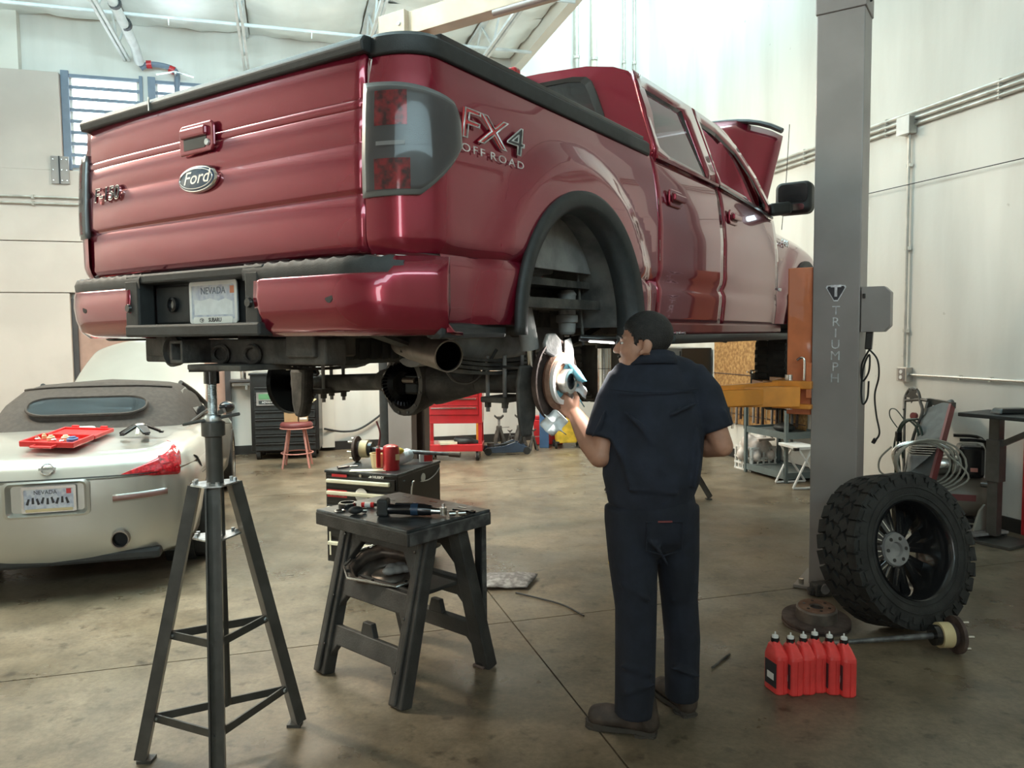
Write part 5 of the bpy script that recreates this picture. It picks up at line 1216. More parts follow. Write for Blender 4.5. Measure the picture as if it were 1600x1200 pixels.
for x in (.035,.53): MB().box((x,-.013,.20),(.012,.006,.16)).build('corner_strip', cream, tb, smooth=0)
ff = fr((.40,-.0075,.672),(0,-1,0),(1,0,0)); text('chest_lettering', 'HUSKY', .022, ff @ M.Translation((.02,0,.001)), whitepl, tb, .001, stretch=1.25, bold=.001)
MB().prism([(-.03,-.005),(-.005,-.007),(.0,.004),(-.014,.008),(-.02,.001)], .001, ff @ M.Translation((-.028,0,.001))).build('chest_emblem', whitepl, tb, smooth=0)
MB().lathe([(.012,0),(.010,.006),(0,.006)], fr((.28,-.002,.675),(0,-1,0)), 14).build('lock', steel, tb)
sk = MB().box((.10,-.0145,.545),(.155,.002,.05)).build('warning_sticker', redm, tb, smooth=0)
for k, s_ in enumerate(('NO LENDING', 'OF ANY TOOLS')): text('sticker_print', s_, .016, fr((.10,-.0158,.556-.021*k),(0,-1,0),(1,0,0)), whitepl, sk, .0004)
MB().box((.12,-.0145,.668),(.12,.002,.018)).build('warning_sticker', redm, tb, smooth=0); MB().box((.21,-.0145,.10),(.10,.002,.03)).build('warning_sticker', redm, tb, smooth=0)
rs = MB().lathe([(.048,0),(.048,.002),(0,.002)], fr((.29,-.0135,.545),(0,-1,0)), 28).build('round_sticker', whitepl, tb)
text('round_print', '2018', .030, fr((.29,-.0158,.548),(0,-1,0),(1,0,0)), maroon, rs, .0004)
b = MB(); b.tube(spline([(WB_+.003,.10,.40),(WB_+.035,.10,.42),(WB_+.035,.12,.60),(WB_+.03,.16,.63),(WB_+.003,.17,.62)],5), .007, 8); b.build('side_handle', steel, tb)
b = MB(); b.tube(spline([(WB_+.006,.30,.60),(WB_+.012,.40,.595),(WB_+.012,.50,.615),(WB_+.006,.58,.65)],5), .004, 6); b.build('hanging_wire', whitepl, tb)
MB().lathe([(.03,0),(.03,.004),(0,.004)], fr((WB_+.001,.34,.62),(1,0,0)), 20).build('side_sticker', whitepl, tb)
for x in (.05,WB_-.05):
    for y in (.05,DB_-.05):
        b = MB(); b.cyl((x-.014,y,.032),(x+.014,y,.032),.032); cs = b.build('caster', rubber, tb); MB().box((x,y,.055),(.045,.04,.035)).build('caster_fork', dirtg, cs, smooth=0)
TBP = lambda x,y,z=.70: V((-1.27,5.18,0))+M.Rotation(RAD(-22),3,'Z') @ V((x,y,z))
ax = thing('axle_shaft', 'rusty axle shaft with its flange lying across the top of the black tool chest', 'axle shaft', TBP(.02,.36,.70), RAD(-10))
def axle(t, L_, zc, r):
    b = MB(); b.cyl((.06,0,zc),(L_,0,zc-.03),r*.9,r*.62); b.build('shaft', benchsteel, t)
    b = MB(); b.cyl((L_-.06,0,zc-.027),(L_+.02,0,zc-.031),r*.95); b.build('spline_end', exhm, t)
    b = MB(); b.cyl((-.012,0,zc),(.006,0,zc),.092,n=32); b.cyl((.006,0,zc),(.03,0,zc),.055,n=24); b.build('flange', rustd, t, smooth=30)
    b = MB(); b.cyl((.03,0,zc),(.085,0,zc),.062,n=28); b.build('bearing', goldt, t, smooth=30); MB().cyl((.085,0,zc),(.115,0,zc),.05,n=28).build('oil_seal', blackg, t)
    for k in range(6):
        a = 2*pi*k/6+.2; MB().cyl((-.05,.072*cos(a),zc+.072*sin(a)),(-.012,.072*cos(a),zc+.072*sin(a)),.0065,n=8).build('wheel_stud', steel, t)
axle(ax, .74, .092, .02)
t = thing('pump_can', 'red metal spray canister with a handle standing on the black tool chest', 'canister', TBP(.43,.14), .3)
MB().lathe([(.054,0),(.056,.006),(.056,.14),(.05,.16),(.03,.17),(0,.172)], None, 24).build('can_body', redm, t, smooth=40)
b = MB(); b.box((-.085,0,.085),(.028,.03,.13)); b.box((-.06,0,.13),(.06,.02,.02)); b.build('can_handle', redm, t, smooth=0, bevel=.005); MB().cyl((-.085,0,.14),(-.085,0,.165),.012).build('valve', steel, t); MB().box((.03,-.048,.09),(.04,.006,.04)).build('can_label', goldt, t, smooth=0)
MB().tube(spline([(-.085,0,.15),(-.07,0,.25),(-.09,.02,.33)],5), .006, 6).build('spout', maroon, t)
t = thing('paper_tub', 'crumpled cream paper tub standing on the black tool chest beside the red canister', 'tub', TBP(.30,.19), .1)
MB().lathe([(.045,0),(.055,.08),(.060,.10),(.05,.10),(.042,.01),(0,.01)], None, 14).build('tub_body', goldt, t, smooth=0)
t = thing('plastic_bag_wipes', 'white, yellow and blue packet of wipes on the black tool chest', 'packet', TBP(.37,.34), .2)
b = MB(); b.ell((0,0,.045),(.08,.06,.045)); b.ell((.06,.02,.06),(.05,.05,.05)); blob(b,'packet_body',whiterag,t,.012,3); MB().ell((-.01,-.03,.10),(.05,.03,.025),10,6).build('yellow_lid', yellow, t); MB().ell((-.06,-.05,.03),(.03,.03,.03),10,6).build('blue_print', bluerag, t)
t = thing('paper_sheet', 'cream paper sheet lying at the front of the black tool chest top', 'paper', TBP(.30,.06), .05); MB().box((0,0,.002),(.24,.08,.003)).build('sheet', cream, t, smooth=0)
t = thing('pliers', 'steel pliers lying on the left front of the black tool chest', 'pliers', TBP(.10,.10), .3)
b = MB(); b.bar((-.06,.02,.008),(.02,0,.008),.014,.012); b.bar((-.06,-.03,.008),(.02,0,.008),.014,.012); b.build('grip', blackg, t, smooth=0, bevel=.003); MB().bar((.02,0,.008),(.08,.0,.008),.018,.012,wx2=.008).build('jaw', steel, t, smooth=0, bevel=.003)
t = thing('small_box', 'small red and white carton standing at the back right of the black tool chest', 'carton', TBP(.50,.50), .3); MB().box((0,0,.03),(.09,.05,.06)).build('carton_body', whitepl, t, smooth=0, bevel=.002); MB().box((.012,-.026,.03),(.06,.003,.045)).build('carton_print', redp, t, smooth=0)
# rag and wire on the floor
b = MB(); P = []
for i in range(15):
    row = []
    for j in range(13):
        x, y = -.16+.32*i/14, -.13+.26*j/12; row.append((x+.02*sin(9*y), y+.02*sin(8*x), .012+.012*abs(sin(14*x+3*y))+.015*max(0,sin(11*y-5*x))+.035*max(0,1-((x-.0)/.16)**2-((y)/.14)**2)))
    P.append(row)
o = b.grid(P).build('floor_rag', greyrag, smooth=180, solid=.008); o.location = G(793,912); o.rotation_euler = (0,0,-.15); tag(o, 'grey rag lying on the concrete floor near the joint behind the workbench', 'rag')
o = MB().tube(spline([G(806,926,.006),G(840,934,.006),G(880,945,.006),G(912,962,.006)],5), .005, 6).build('floor_wire', cableb); tag(o, 'thin black wire lying on the floor beside the grey rag', 'wire')
o = MB().tube([G(1113,1043,.006),G(1140,1022,.006)], .006, 6).build('floor_stick', dirtm); tag(o, 'short dark rod lying on the floor right of the mechanic', 'rod')
o = MB().lathe([(.05,0),(.05,.004),(.02,.004),(.02,.03),(0,.03)], M.Translation((0,0,0)), 18).build('floor_washer', dirtg); o.location = G(740,1090,0) if 0 else G(718,835,0); tag(o, 'small grey cap lying on the floor right of the tool chest', 'cap')
# ---- six oil bottles
bt = None
for k, (px, py) in enumerate(((1212,1086),(1236,1088),(1256,1086),(1274,1083),(1297,1086),(1320,1090))):
    lb = ['red oil bottle at the left end of the row, its black label showing','red plastic oil bottle second from the left in the row','red plastic oil bottle third from the left, tucked behind its neighbour','red plastic oil bottle with the tallest cap, fourth from the left in the row','red plastic oil bottle second from the right in the row','red plastic oil bottle at the right end of the row, nearest the axle shaft'][k]
    p = G(px, py); p += V((.02,.05,0)); rz_ = .10+[.16,.05,0,.04,-.03,-.06][k]
    if bt is None:
        bt = thing('oil_bottle', lb, 'oil bottle', p, rz_, 'red oil bottles on the floor')
        b = MB(); lo_ = []
        for z, wx, wy, cy in ((0,.058,.105,0),(.006,.066,.113,0),(.10,.066,.113,0),(.158,.066,.113,0),(.17,.062,.108,.0),(.205,.045,.06,.012),(.213,.036,.04,.014),(.222,.032,.034,.014)):
            lo_.append([(x,y+cy,z) for x,y in rrect(wx,wy,min(wx,wy)*.3,3)])
        for A, B_ in zip(lo_, lo_[1:]): b.loop_ring(B_, A)
        b.add(lo_[0],[tuple(range(len(lo_[0])))[::-1]]); b.add(lo_[-1],[tuple(range(len(lo_[-1])))])
        b.build('bottle_body', bottler, bt, smooth=40)
        MB().box((0,-.0575,.08),(.005,.006,.15)).build('mould_seam', bottler, bt, smooth=0)
        b = MB(); b.cyl((0,.014,.218),(0,.014,.236),.0185,n=18); b.build('cap_collar', blackg, bt); MB().lathe([(.015,.236),(.014,.246),(.004,.25),(.003,.262),(0,.263)], M.Translation((0,.014,0)), 14).build('spout_cap', whitepl, bt)
        MB().box((-.0335,-.005,.085),(.002,.085,.11)).build('bottle_label', badgeblk, bt, smooth=0)
        MB().box((-.0348,-.005,.075),(.001,.05,.03)).build('label_print', whitepl, bt, smooth=0)
    else: 
        dup(bt, p, rz_, lb).scale = (1,1,[1,1,1,1.02,1,1][k])
# ---- wheel leaning on the lift post
tyc = G(1412,998)+V((.06,.06,0)); N0 = V((.335,-.935,0)).normalized(); tl = RAD(14)
nrm_ = V((N0.x*cos(tl),N0.y*cos(tl),sin(tl))); upv = V((-N0.x*sin(tl),-N0.y*sin(tl),cos(tl)))
RT = .405
wt = thing('truck_wheel', 'big off-road tyre on a black spoked wheel leaning against the lift post', 'wheel', (0,0,0))
wm = fr((0,0,0), nrm_, upv.cross(nrm_))
wt.location = tyc+upv*(RT*.985)+nrm_*(-.0); wt.location.z = RT*cos(tl)+.13*sin(tl)+.005
MB().lathe([(.262,-.125),(.30,-.138),(.34,-.140),(.375,-.128),(.390,-.10),(.392,0),(.390,.10),(.375,.128),(.34,.140),(.30,.138),(.262,.125),(.255,.10),(.255,-.10),(.262,-.125)], wm, 64, cap=False).build('tyre', rubber, wt, smooth=35)
b = MB()
for k in range(30):
    a0 = 2*pi*k/30
    for zz, w_, l_, tw_, da in ((-.108,.054,.073,.12,0),(.108,.054,.073,-.12,.05),(-.050,.050,.066,.5,.06),(.050,.050,.066,.5,.0),(0,.042,.060,-.4,.1)):
        b.box((.397,0,0),(.015,l_,w_), wm @ M.Rotation(a0+da,4,'Z') @ M.Translation((0,0,zz)) @ M.Rotation(tw_,4,'X'), 1.0)
    for s in (1,-1):
        b.box((.381,0,s*.129),(.03,.066,.012), wm @ M.Rotation(a0+.05*(s>0),4,'Z'))
        b.box((.358,0,s*.138),(.035,.03 if k%2 else .05,.008), wm @ M.Rotation(a0+.05*(s>0),4,'Z'))
b.build('tread_blocks', rubber, wt, smooth=0)['kind'] = 'stuff'
for rr_, zz in ((.325,.1405),(.285,.134)): MB().tube([wm @ V((rr_*cos(2*pi*k/48),rr_*sin(2*pi*k/48),zz)) for k in range(48)], .004, 5, closed=True).build('sidewall_rib', rubber, wt)
MB().lathe([(.262,.125),(.258,.135),(.250,.128),(.240,.10),(.232,.06),(.232,-.07),(.24,-.10),(.26,-.125)], wm, 56, cap=False).build('rim_barrel', blackg, wt, smooth=40)
MB().lathe([(.0,-.01),(.035,-.01),(.04,.005),(.085,.005),(.095,-.015),(.085,-.05),(0,-.05)], wm, 36).build('hub_pad', dirtg, wt, smooth=30)
for k in range(6): MB().cyl(wm @ V((.062*cos(k*pi/3),.062*sin(k*pi/3),.003)), wm @ V((.062*cos(k*pi/3),.062*sin(k*pi/3),.009)), .010, n=10).build('lug_hole', blackg, wt)
for k in range(8):
    a = 2*pi*k/8+.1
    for da in (-.17,.17):
        b = MB(); p0 = wm @ V((.085*cos(a+da*.5),.085*sin(a+da*.5),-.022)); p1 = wm @ V((.235*cos(a+da),.235*sin(a+da),-.060)); b.bar(p0, p1, .042, .034, nrm_, .058, .034); b.build('spoke', blackg, wt, smooth=0, bevel=.004)
        b = MB(); q0 = wm @ V((.10*cos(a+da*.6),.10*sin(a+da*.6),-.006)); q1 = wm @ V((.19*cos(a+da*1.0),.19*sin(a+da*1.0),-.032)); b.bar(q0, q1, .006, .006, nrm_); b.build('machined_edge', steel, wt, smooth=0)
# ---- brake rotor and second axle shaft on the floor
ro = thing('brake_rotor', 'brake disc with a rusty hat lying on the floor before the lift post', 'brake disc', G(1277,978)+V((0,.02,0)), 0, None, rot=(RAD(5),0,0)); ro.location.z = .012
MB().lathe([(.088,.0),(.178,.0),(.178,.010),(.168,.010),(.168,.020),(.178,.020),(.178,.030),(.10,.030),(.088,.030),(.088,0)], None, 48, cap=False).build('friction_ring', rustd, ro, smooth=30)
MB().lathe([(.088,0),(.108,.030),(.106,.085),(.098,.092),(.035,.092),(.035,.08),(.088,.08)], None, 44, cap=False).build('rotor_hat', exhm, ro, smooth=30)
MB().lathe([(.096,.0925),(.094,.096),(.040,.096),(.038,.0925)], None, 40, cap=False).build('hat_face', rust, ro, smooth=30)
MB().cyl((0,0,.07),(0,0,.085),.0352,n=24).build('centre_bore', blackg, ro)
for k in range(6): MB().cyl((.066*cos(k*pi/3+.5),.066*sin(k*pi/3+.5),.094),(.066*cos(k*pi/3+.5),.066*sin(k*pi/3+.5),.0975),.0085,n=10).build('stud_hole', blackg, ro)
br = thing('brake_caliper', 'dark brake caliper lying behind the brake disc against the lift post', 'caliper', G(1300,938)+V((0,.1,0)), .2)
b = MB(); b.box((0,0,.04),(.17,.09,.08)); b.box((-.09,0,.03),(.05,.05,.05)); b.build('caliper_body', dirtm, br, smooth=0, bevel=.015); MB().cyl((-.03,-.05,.05),(-.03,.05,.05),.03).build('piston', dirtg, br)
p = G(1497,1024); a2 = thing('axle_shaft', 'axle shaft with a studded flange lying on the floor in front of the big tyre', 'axle shaft', p+V((.0,.03,0)), pi+.03)
axle(a2, .62, .093, .018)
# ================================================================ MECHANIC
man = thing('person', 'person in dark navy work shirt and trousers, back turned, reaching to the wheel hub', 'person', (.55,3.07,0))
# --- skin: one continuous body (head, neck, trunk core, arms, hands)
HD = fr((-.024,.015,1.556), (.04,.03,1), (-.95,.30,-.06))        # head frame: x towards the face, z up
b = MB()
b.ell((-.016,0,.040),(.096,.074,.088),24,16,HD); b.ell((.030,0,-.020),(.062,.064,.085),20,14,HD); b.ell((.042,0,-.075),(.046,.050,.036),18,12,HD)
b.ell((.066,0,-.097),(.022,.026,.019),14,10,HD); b.ell((.072,0,.022),(.022,.052,.014),14,10,HD)
b.ell((.060,.034,-.028),(.028,.022,.024),14,10,HD); b.ell((.060,-.034,-.028),(.028,.022,.024),14,10,HD)
limb(b, [HD @ V((.086,0,.012)), HD @ V((.108,0,-.026))], [.009,.015], 12)
for s in (1,-1): b.ell((.098,s*.012,-.030),(.012,.010,.009),10,8,HD)
b.ell((.086,0,-.062),(.012,.024,.0075),12,8,HD); b.ell((.083,0,-.073),(.012,.020,.0075),12,8,HD)
for s in (1,-1):
    b.ell((-.008,s*.075,-.008),(.019,.010,.033),12,10,HD @ M.Rotation(s*.25,4,'Z')); b.ell((-.002,s*.072,-.034),(.011,.009,.012),10,8,HD)
limb(b, [HD @ V((-.022,0,-.05)), (.010,.025,1.50), (.018,.035,1.43)], [(.060,.060),(.060,.060),(.075,.07)], 18)
limb(b, [(.02,.03,1.40),(.02,.02,1.2),(.01,.0,.98)], [(.15,.09),(.15,.10),(.14,.10)], 18)
# left arm: shoulder, elbow, wrist
SL, EL, WL = V((-.130,.02,1.395)), V((-.205,-.035,1.115)), V((-.285,.115,1.262))
SRt, ER, WRt = V((.195,.02,1.405)), V((.283,-.03,1.150)), V((.160,.19,1.120))
limb(b, [SL+V((.02,0,-.03)), SL.lerp(EL,.5), EL], [.042,.046,.043]); limb(b, [EL, EL.lerp(WL,.35), EL.lerp(WL,.75), WL], [.046,.053,.042,.033])
limb(b, [SRt, SRt.lerp(ER,.5), ER], [.058,.050,.043]); limb(b, [ER, ER.lerp(WRt,.35), ER.lerp(WRt,.75), WRt], [.043,.047,.036,.029])
def hand(b, wrist, fwd, palm_n, side, curl, L_=.19):
    wrist = V(wrist)
    """fwd: along the fingers, palm_n: out of the palm, side: +1 when the thumb lies towards fwd x palm_n"""
    f_ = V(fwd).normalized(); n = (V(palm_n)-f_*V(palm_n).dot(f_)).normalized(); s = f_.cross(n)*side
    c0 = wrist+f_*.045
    limb(b, [wrist-f_*.01, wrist+f_*.03, wrist+f_*.075], [(.026,.019),(.036,.018),(.040,.016)]) if 0 else None
    for q in (-.028,-.010,.010,.027): limb(b, [wrist+s*q*.6+f_*.005, wrist+f_*.085+s*q], [.016,.0125], 10)
    for q, l in ((.030,.070),(.010,.078),(-.010,.072),(-.029,.056)):
        p = wrist+f_*.085+s*q; d = f_; pts = [p-f_*.02, p]; 
        for k, seg in enumerate((.45,.31,.24)):
            a = curl*(.6+.45*k); d = (d*cos(a)+n*sin(a)).normalized(); p = p+d*l*seg*1.05; pts.append(p)
            m_ = n; n2 = (n*cos(a)-f_*sin(a))
        limb(b, pts, [.0100,.0098,.0090,.0082,.0072], 10)
    t0 = wrist+f_*.022+s*.022; t1 = t0+f_*.030+s*.032+n*.012; t2 = t1+f_*.030+s*.006+n*.016; t3 = t2+f_*.020-s*.006+n*.010
    limb(b, [t0,t1,t2,t3], [.0145,.0125,.0105,.0085], 10)
hand(b, WL, (-.16,.12,.155), (.35,.8,-.1), -1, .42)
hand(b, WRt, (-.75,.35,.12), (.0,.2,1), 1, .5)
# legs inside the trousers
LHp, RHp = V((-.085,0,.88)), V((.115,.02,.88)); LK, RK = V((-.060,-.03,.50)), V((.135,.065,.50)); LA, RA = V((-.075,-.07,.10)), V((.150,.075,.10))
limb(b, [LHp,LK,LA],[.085,.06,.042]); limb(b, [RHp,RK,RA],[.085,.06,.042])
body_ = blob(b, 'body', skin, man, .0055, 4)
# --- hair: cap over the skull, faded at the sides
b = MB(); HM = MB(); HM.ell((-.017,0,.042),(.0985,.0765,.0905),64,44)
keep = []; vs = HM.v
def hair_ok(p):
    x, y, z = p
    line = lerp([(-.13,-.060),(-.06,-.055),(-.035,-.035),(-.022,.006),(.008,.012),(.013,-.030),(.030,-.026),(.035,.025),(.05,.045),(.09,.062)], x)
    return z > line
fs_ = [f for f in HM.f if all(hair_ok(vs[i]) for i in f)]
b.add(vs, fs_, HD); b.build('hair', hairm, man, smooth=180, solid=.005, off=0)
b = MB(); b.ell((.092,0,-.052),(.008,.026,.006),12,8,HD); b.build('moustache', hairm, man); MB().ell((.076,0,-.098),(.014,.018,.012),12,8,HD).build('goatee', hairm, man)
for s in (1,-1):
    MB().ell((.0775,s*.031,.002),(.008,.011,.005),12,8,HD).build('eye', whitepl, man); MB().ell((.0855,s*.031,.002),(.003,.006,.005),10,8,HD).build('iris', blackg, man)
    b = MB(); b.tube([HD @ V((.090,s*.012,.024)), HD @ V((.090,s*.032,.030)), HD @ V((.076,s*.052,.022))],[.004,.0055,.003],8); b.build('eyebrow', hairm, man)
# --- shirt
b = MB()
limb(b, [(.015,.03,1.44),(.018,.02,1.36),(.020,.005,1.22),(.010,-.005,1.10),(.003,-.005,1.02),(.0,-.003,.965)], [(.130,.095),(.192,.125),(.200,.142),(.198,.150),(.195,.152),(.178,.138)], 28)
limb(b, [(-.090,.03,1.43),(.02,.035,1.475),(.14,.03,1.44)], [.062,.066,.062], 16)
sl1 = SL.lerp(EL,.76); sr1 = SRt.lerp(ER,.76)
b.tube([(-.06,.025,1.40), SL+V((.01,0,0)), SL.lerp(EL,.2), SL.lerp(EL,.45), sl1], [.065,.068,.068,.074,.079], 20)
b.tube([(.10,.025,1.40), SRt-V((.01,0,0)), SRt.lerp(ER,.2), SRt.lerp(ER,.45), sr1], [.07,.078,.080,.076,.072], 20)
# folds
for p, q, r in (((-.12,-.125,1.30),(-.02,-.142,1.18),.012),((.06,-.135,1.29),(.17,-.11,1.33),.011),((.17,-.10,1.22),(.15,-.125,1.00),.012),((-.16,-.09,1.18),(-.10,-.14,1.02),.012),((-.19,-.09,1.30),(-.24,-.09,1.20),.010),((.24,-.06,1.32),(.30,-.08,1.24),.010),((-.10,-.14,1.00),(.08,-.145,.985),.012),((-.02,-.145,1.12),(.05,-.146,1.02),.010)):
    limb(b, [V(p),V(p).lerp(V(q),.5)+V((.01,-.004,.01)),V(q)], [r*.7,r,r*.6], 8)
sh = blob(b, 'work_shirt', navy, man, .008, 5)
b = MB(); cl_ = []
for k in range(25):
    a = 2*pi*k/24+pi*.5
    if abs(((a-pi*.5-pi*1.0+pi) % (2*pi))-pi) > 9: continue
    cl_.append(a)
ccx, ccy = .014, .032
P = [[(ccx+.080*cos(a),ccy+.070*sin(a),1.475+.03*max(0,-sin(a))-.02*max(0,sin(a))),(ccx+.073*cos(a),ccy+.064*sin(a),1.515+.022*max(0,-sin(a))-.03*max(0,sin(a))),(ccx+.088*cos(a),ccy+.080*sin(a),1.512+.022*max(0,-sin(a))-.03*max(0,sin(a))),(ccx+.108*cos(a),ccy+.098*sin(a),1.468+.016*max(0,-sin(a))-.03*max(0,sin(a)))] for a in [pi/2+.12+(2*pi-.24)*k/24 for k in range(25)]]
b.grid(P).build('collar', navy, sh, smooth=60, solid=.004)
b = MB(); b.tube([(-.17,-.088,1.385),(-.06,-.128,1.375),(.05,-.131,1.375),(.17,-.098,1.385)], .0035, 6); b.build('yoke_seam', navy, sh)
# --- trousers
b = MB()
limb(b, [(.012,0,.965),(.012,.0,.90),(.010,.0,.83)], [(.165,.125),(.176,.135),(.172,.132)], 24)
b.tube([LHp+V((0,0,.03)), LHp+V((0,0,-.02)), V((-.070,-.015,.70)), LK, V((-.065,-.05,.33)), V((-.070,-.068,.20)), LA+V((0,-.005,-.02))], [(.098,.115),(.098,.115),(.100,.108),(.084,.090),(.082,.088),(.080,.088),(.078,.086)], 20, up=(1,.001,0))
b.tube([RHp+V((0,0,.03)), RHp+V((0,0,-.02)), V((.120,.035,.70)), RK, V((.150,.075,.33)), V((.150,.078,.22)), RA+V((0,0,-.022))], [(.088,.11),(.088,.11),(.088,.105),(.076,.088),(.074,.086),(.072,.085),(.070,.083)], 20, up=(1,.001,0))
for p, q, r in (((-.13,-.10,.62),(-.02,-.125,.56),.011),((-.13,-.13,.30),(-.02,-.14,.27),.013),((-.12,-.145,.20),(-.01,-.15,.235),.013),((.09,-.02,.52),(.19,-.01,.58),.011),((.09,-.01,.24),(.20,.0,.20),.012),((-.02,-.125,.80),(.05,-.12,.70),.010)):
    limb(b, [V(p),V(p).lerp(V(q),.5)+V((0,-.006,.008)),V(q)], [r*.7,r,r*.7], 8)
tr = blob(b, 'trousers', navyp, man, .008, 5)
b = MB(); b.tube([(.012+.150*cos(a),.0+.112*sin(a),.952) for a in [2*pi*k/32 for k in range(32)]], .014, 8, closed=True); b.build('belt', blackg, tr)
MB().box((.035,-.138,.875),(.055,.004,.006)).build('pocket_trim', maroon, tr, smooth=0)
b = MB(); b.tube([(-.035,-.130,.87),(.105,-.125,.87),(.105,-.118,.76),(.035,-.13,.74),(-.035,-.128,.76)], .003, 5, closed=True); b.build('back_pocket', navyp, tr)
# --- boots
def boot(heel, toe, name):
    h, t_ = V(heel), V(toe); d = (t_-h).normalized(); sd = V((-d.y,d.x,0)); L_ = (t_-h).length; bx = fr(h, (0,0,1), d)
    b = MB(); limb(b, [bx @ V((.035,0,.05)), bx @ V((.05,0,.13))], [.046,.048], 16); limb(b, [bx @ V((.035,0,.045)), bx @ V((L_*.45,0,.055)), bx @ V((L_*.72,0,.052)), bx @ V((L_-.045,0,.048))], [(.038,.038),(.045,.040),(.050,.036),(.044,.034)], 16)
    o = blob(b, name, leather, man, .007, 4)
    pl_ = [(x*L_, y) for x, y in ((.02,-.022),(.10,-.036),(.35,-.034),(.62,-.048),(.85,-.044),(.97,-.024),(1.0,0),(.97,.024),(.85,.044),(.62,.048),(.35,.034),(.10,.036),(.02,.022))]
    b = MB(); b.prism(pl_, .018, bx @ M.Translation((0,0,.008))); b.prism([(x*.32,y*.98) for x,y in pl_], .010, bx); b.prism([(L_*.45+x*.55,y*.95) for x,y in pl_], .010, bx); b.build('boot_sole', solem, o, smooth=0)
    for k in range(3):
        x = L_*(.40+.08*k); MB().tube([bx @ V((x,-.022,.088-.006*k)), bx @ V((x+.01,0,.098-.007*k)), bx @ V((x,.022,.088-.006*k))], .003, 6).build('lace', blackg, o)
boot((.015,-.095,0),(-.262,.005,0),'left_boot' if 0 else 'boot')
boot((.185,.045,0),(.085,.300,0),'boot')
# towel held at the hub, and paper lying on the dust shield
HP = V((.55,3.07,0))+WL+V((-.075,.062,.085))
b = MB(); P = []
for i in range(13):
    row = []
    for j in range(11):
        a, c = i/12-.5, j/10-.5; row.append((.16*a+.02*sin(9*c), -.02+.03*sin(7*a+4*c)+.03*cos(11*c), .13*c+.03*sin(8*a)+.02*cos(13*a*c)))
    P.append(row)
o = b.grid(P).build('shop_towel', bluerag, smooth=180, solid=.004); o.location = HP+V((.02,.03,.045)); tag(o, "blue-green shop towel held in the mechanic's raised left hand at the hub", 'towel')
b = MB(); P = []
for i in range(11):
    row = []
    for j in range(11):
        a, c = i/10-.5, j/10-.5; row.append((.09*a+.012*sin(8*c), .02*sin(6*a+3*c)+.012*cos(12*c), .085*c+.012*sin(9*a)))
    P.append(row)
o = b.grid(P).build('paper_towel', whiterag, smooth=180, solid=.003); o.location = V((TX,TY,TZ))+M.Rotation(-YAW,3,'Z') @ V((.86,AF-.09,AZ-.145)); tag(o, "white paper towel hanging below the hub beside the mechanic's hand", 'paper towel')
b = MB(); P = []
for i in range(11):
    row = []
    for j in range(9):
        a, c = i/10-.5, j/8-.5; row.append((.13*a, .02*sin(7*a+5*c), .06*c*(1-.5*a)+.02*sin(9*a)))
    P.append(row)
o = b.grid(P).build('white_wipe', whiterag, smooth=180, solid=.003); o.location = HP+V((.06,.02,.02)); tag(o, "white crumpled wipe trailing to the right of the mechanic's fingers", 'wipe')
# work lamp clipped above the hub
lpz = V((TX,TY,TZ))+M.Rotation(-YAW,3,'Z') @ V((.98,1.16,-.27))
wl = thing('work_light', 'slim black stick lamp fixed above the wheel hub, its light strip glowing on the hub', 'lamp', lpz, .0)
MB().cyl((-.07,-.01,.005),(.09,.02,-.005),.014).build('lamp_body', blackg, wl)
ledm = mat('led_strip_glow', (1,1,1), .5, emit=(1,.98,.93), es=14)
MB().bar((-.03,-.012,-.010),(.075,.008,-.018),.012,.006).build('light_strip', ledm, wl, smooth=0)
MB().box((.10,.02,-.005),(.03,.03,.04)).build('lamp_clip', blackp, wl, smooth=0, bevel=.004)
hubw = V((TX,TY,TZ))+M.Rotation(-YAW,3,'Z') @ V((.86,1.06,-.44))
ll = area('work_light_beam', lpz+V((-.0,-.005,-.03)), hubw+V((.02,-.03,-.02)), .11, .03, 4.5, (1,.97,.92), 150)
# tall stand with the chrome ram under the truck
hs = thing('pole_jack', "tall yellow jack with a chrome ram under the truck, half hidden by the mechanic's shoulder", 'jack', D(966,640,5.3), 0); hs.location.z = 0
b = MB(); b.cyl((0,0,.05),(0,0,.95),.026,n=20); b.build('lower_tube', yellowm, hs); MB().lathe([(.05,.90),(.15,1.00),(.15,1.12),(.06,1.125)], None, 6).build('top_collar', yellowm, hs, smooth=0)
b = MB(); b.cyl((-.095,0,1.06),(-.095,0,1.50),.046,n=20); b.build('ram', steel, hs); MB().cyl((-.095,0,1.36),(-.095,0,1.364),.0475,n=20).build('ram_ring', blackg, hs)
MB().cyl((-.095,0,1.50),(-.095,0,1.53),.06,n=16).build('saddle', blackp, hs); MB().lathe([(.07,0),(.07,.02),(.04,.06),(0,.06)], None, 24).build('base', yellowm, hs)
# ================================================================ BACKGROUND, BACK WALL
def floor_at(px, py): return G(px, py)
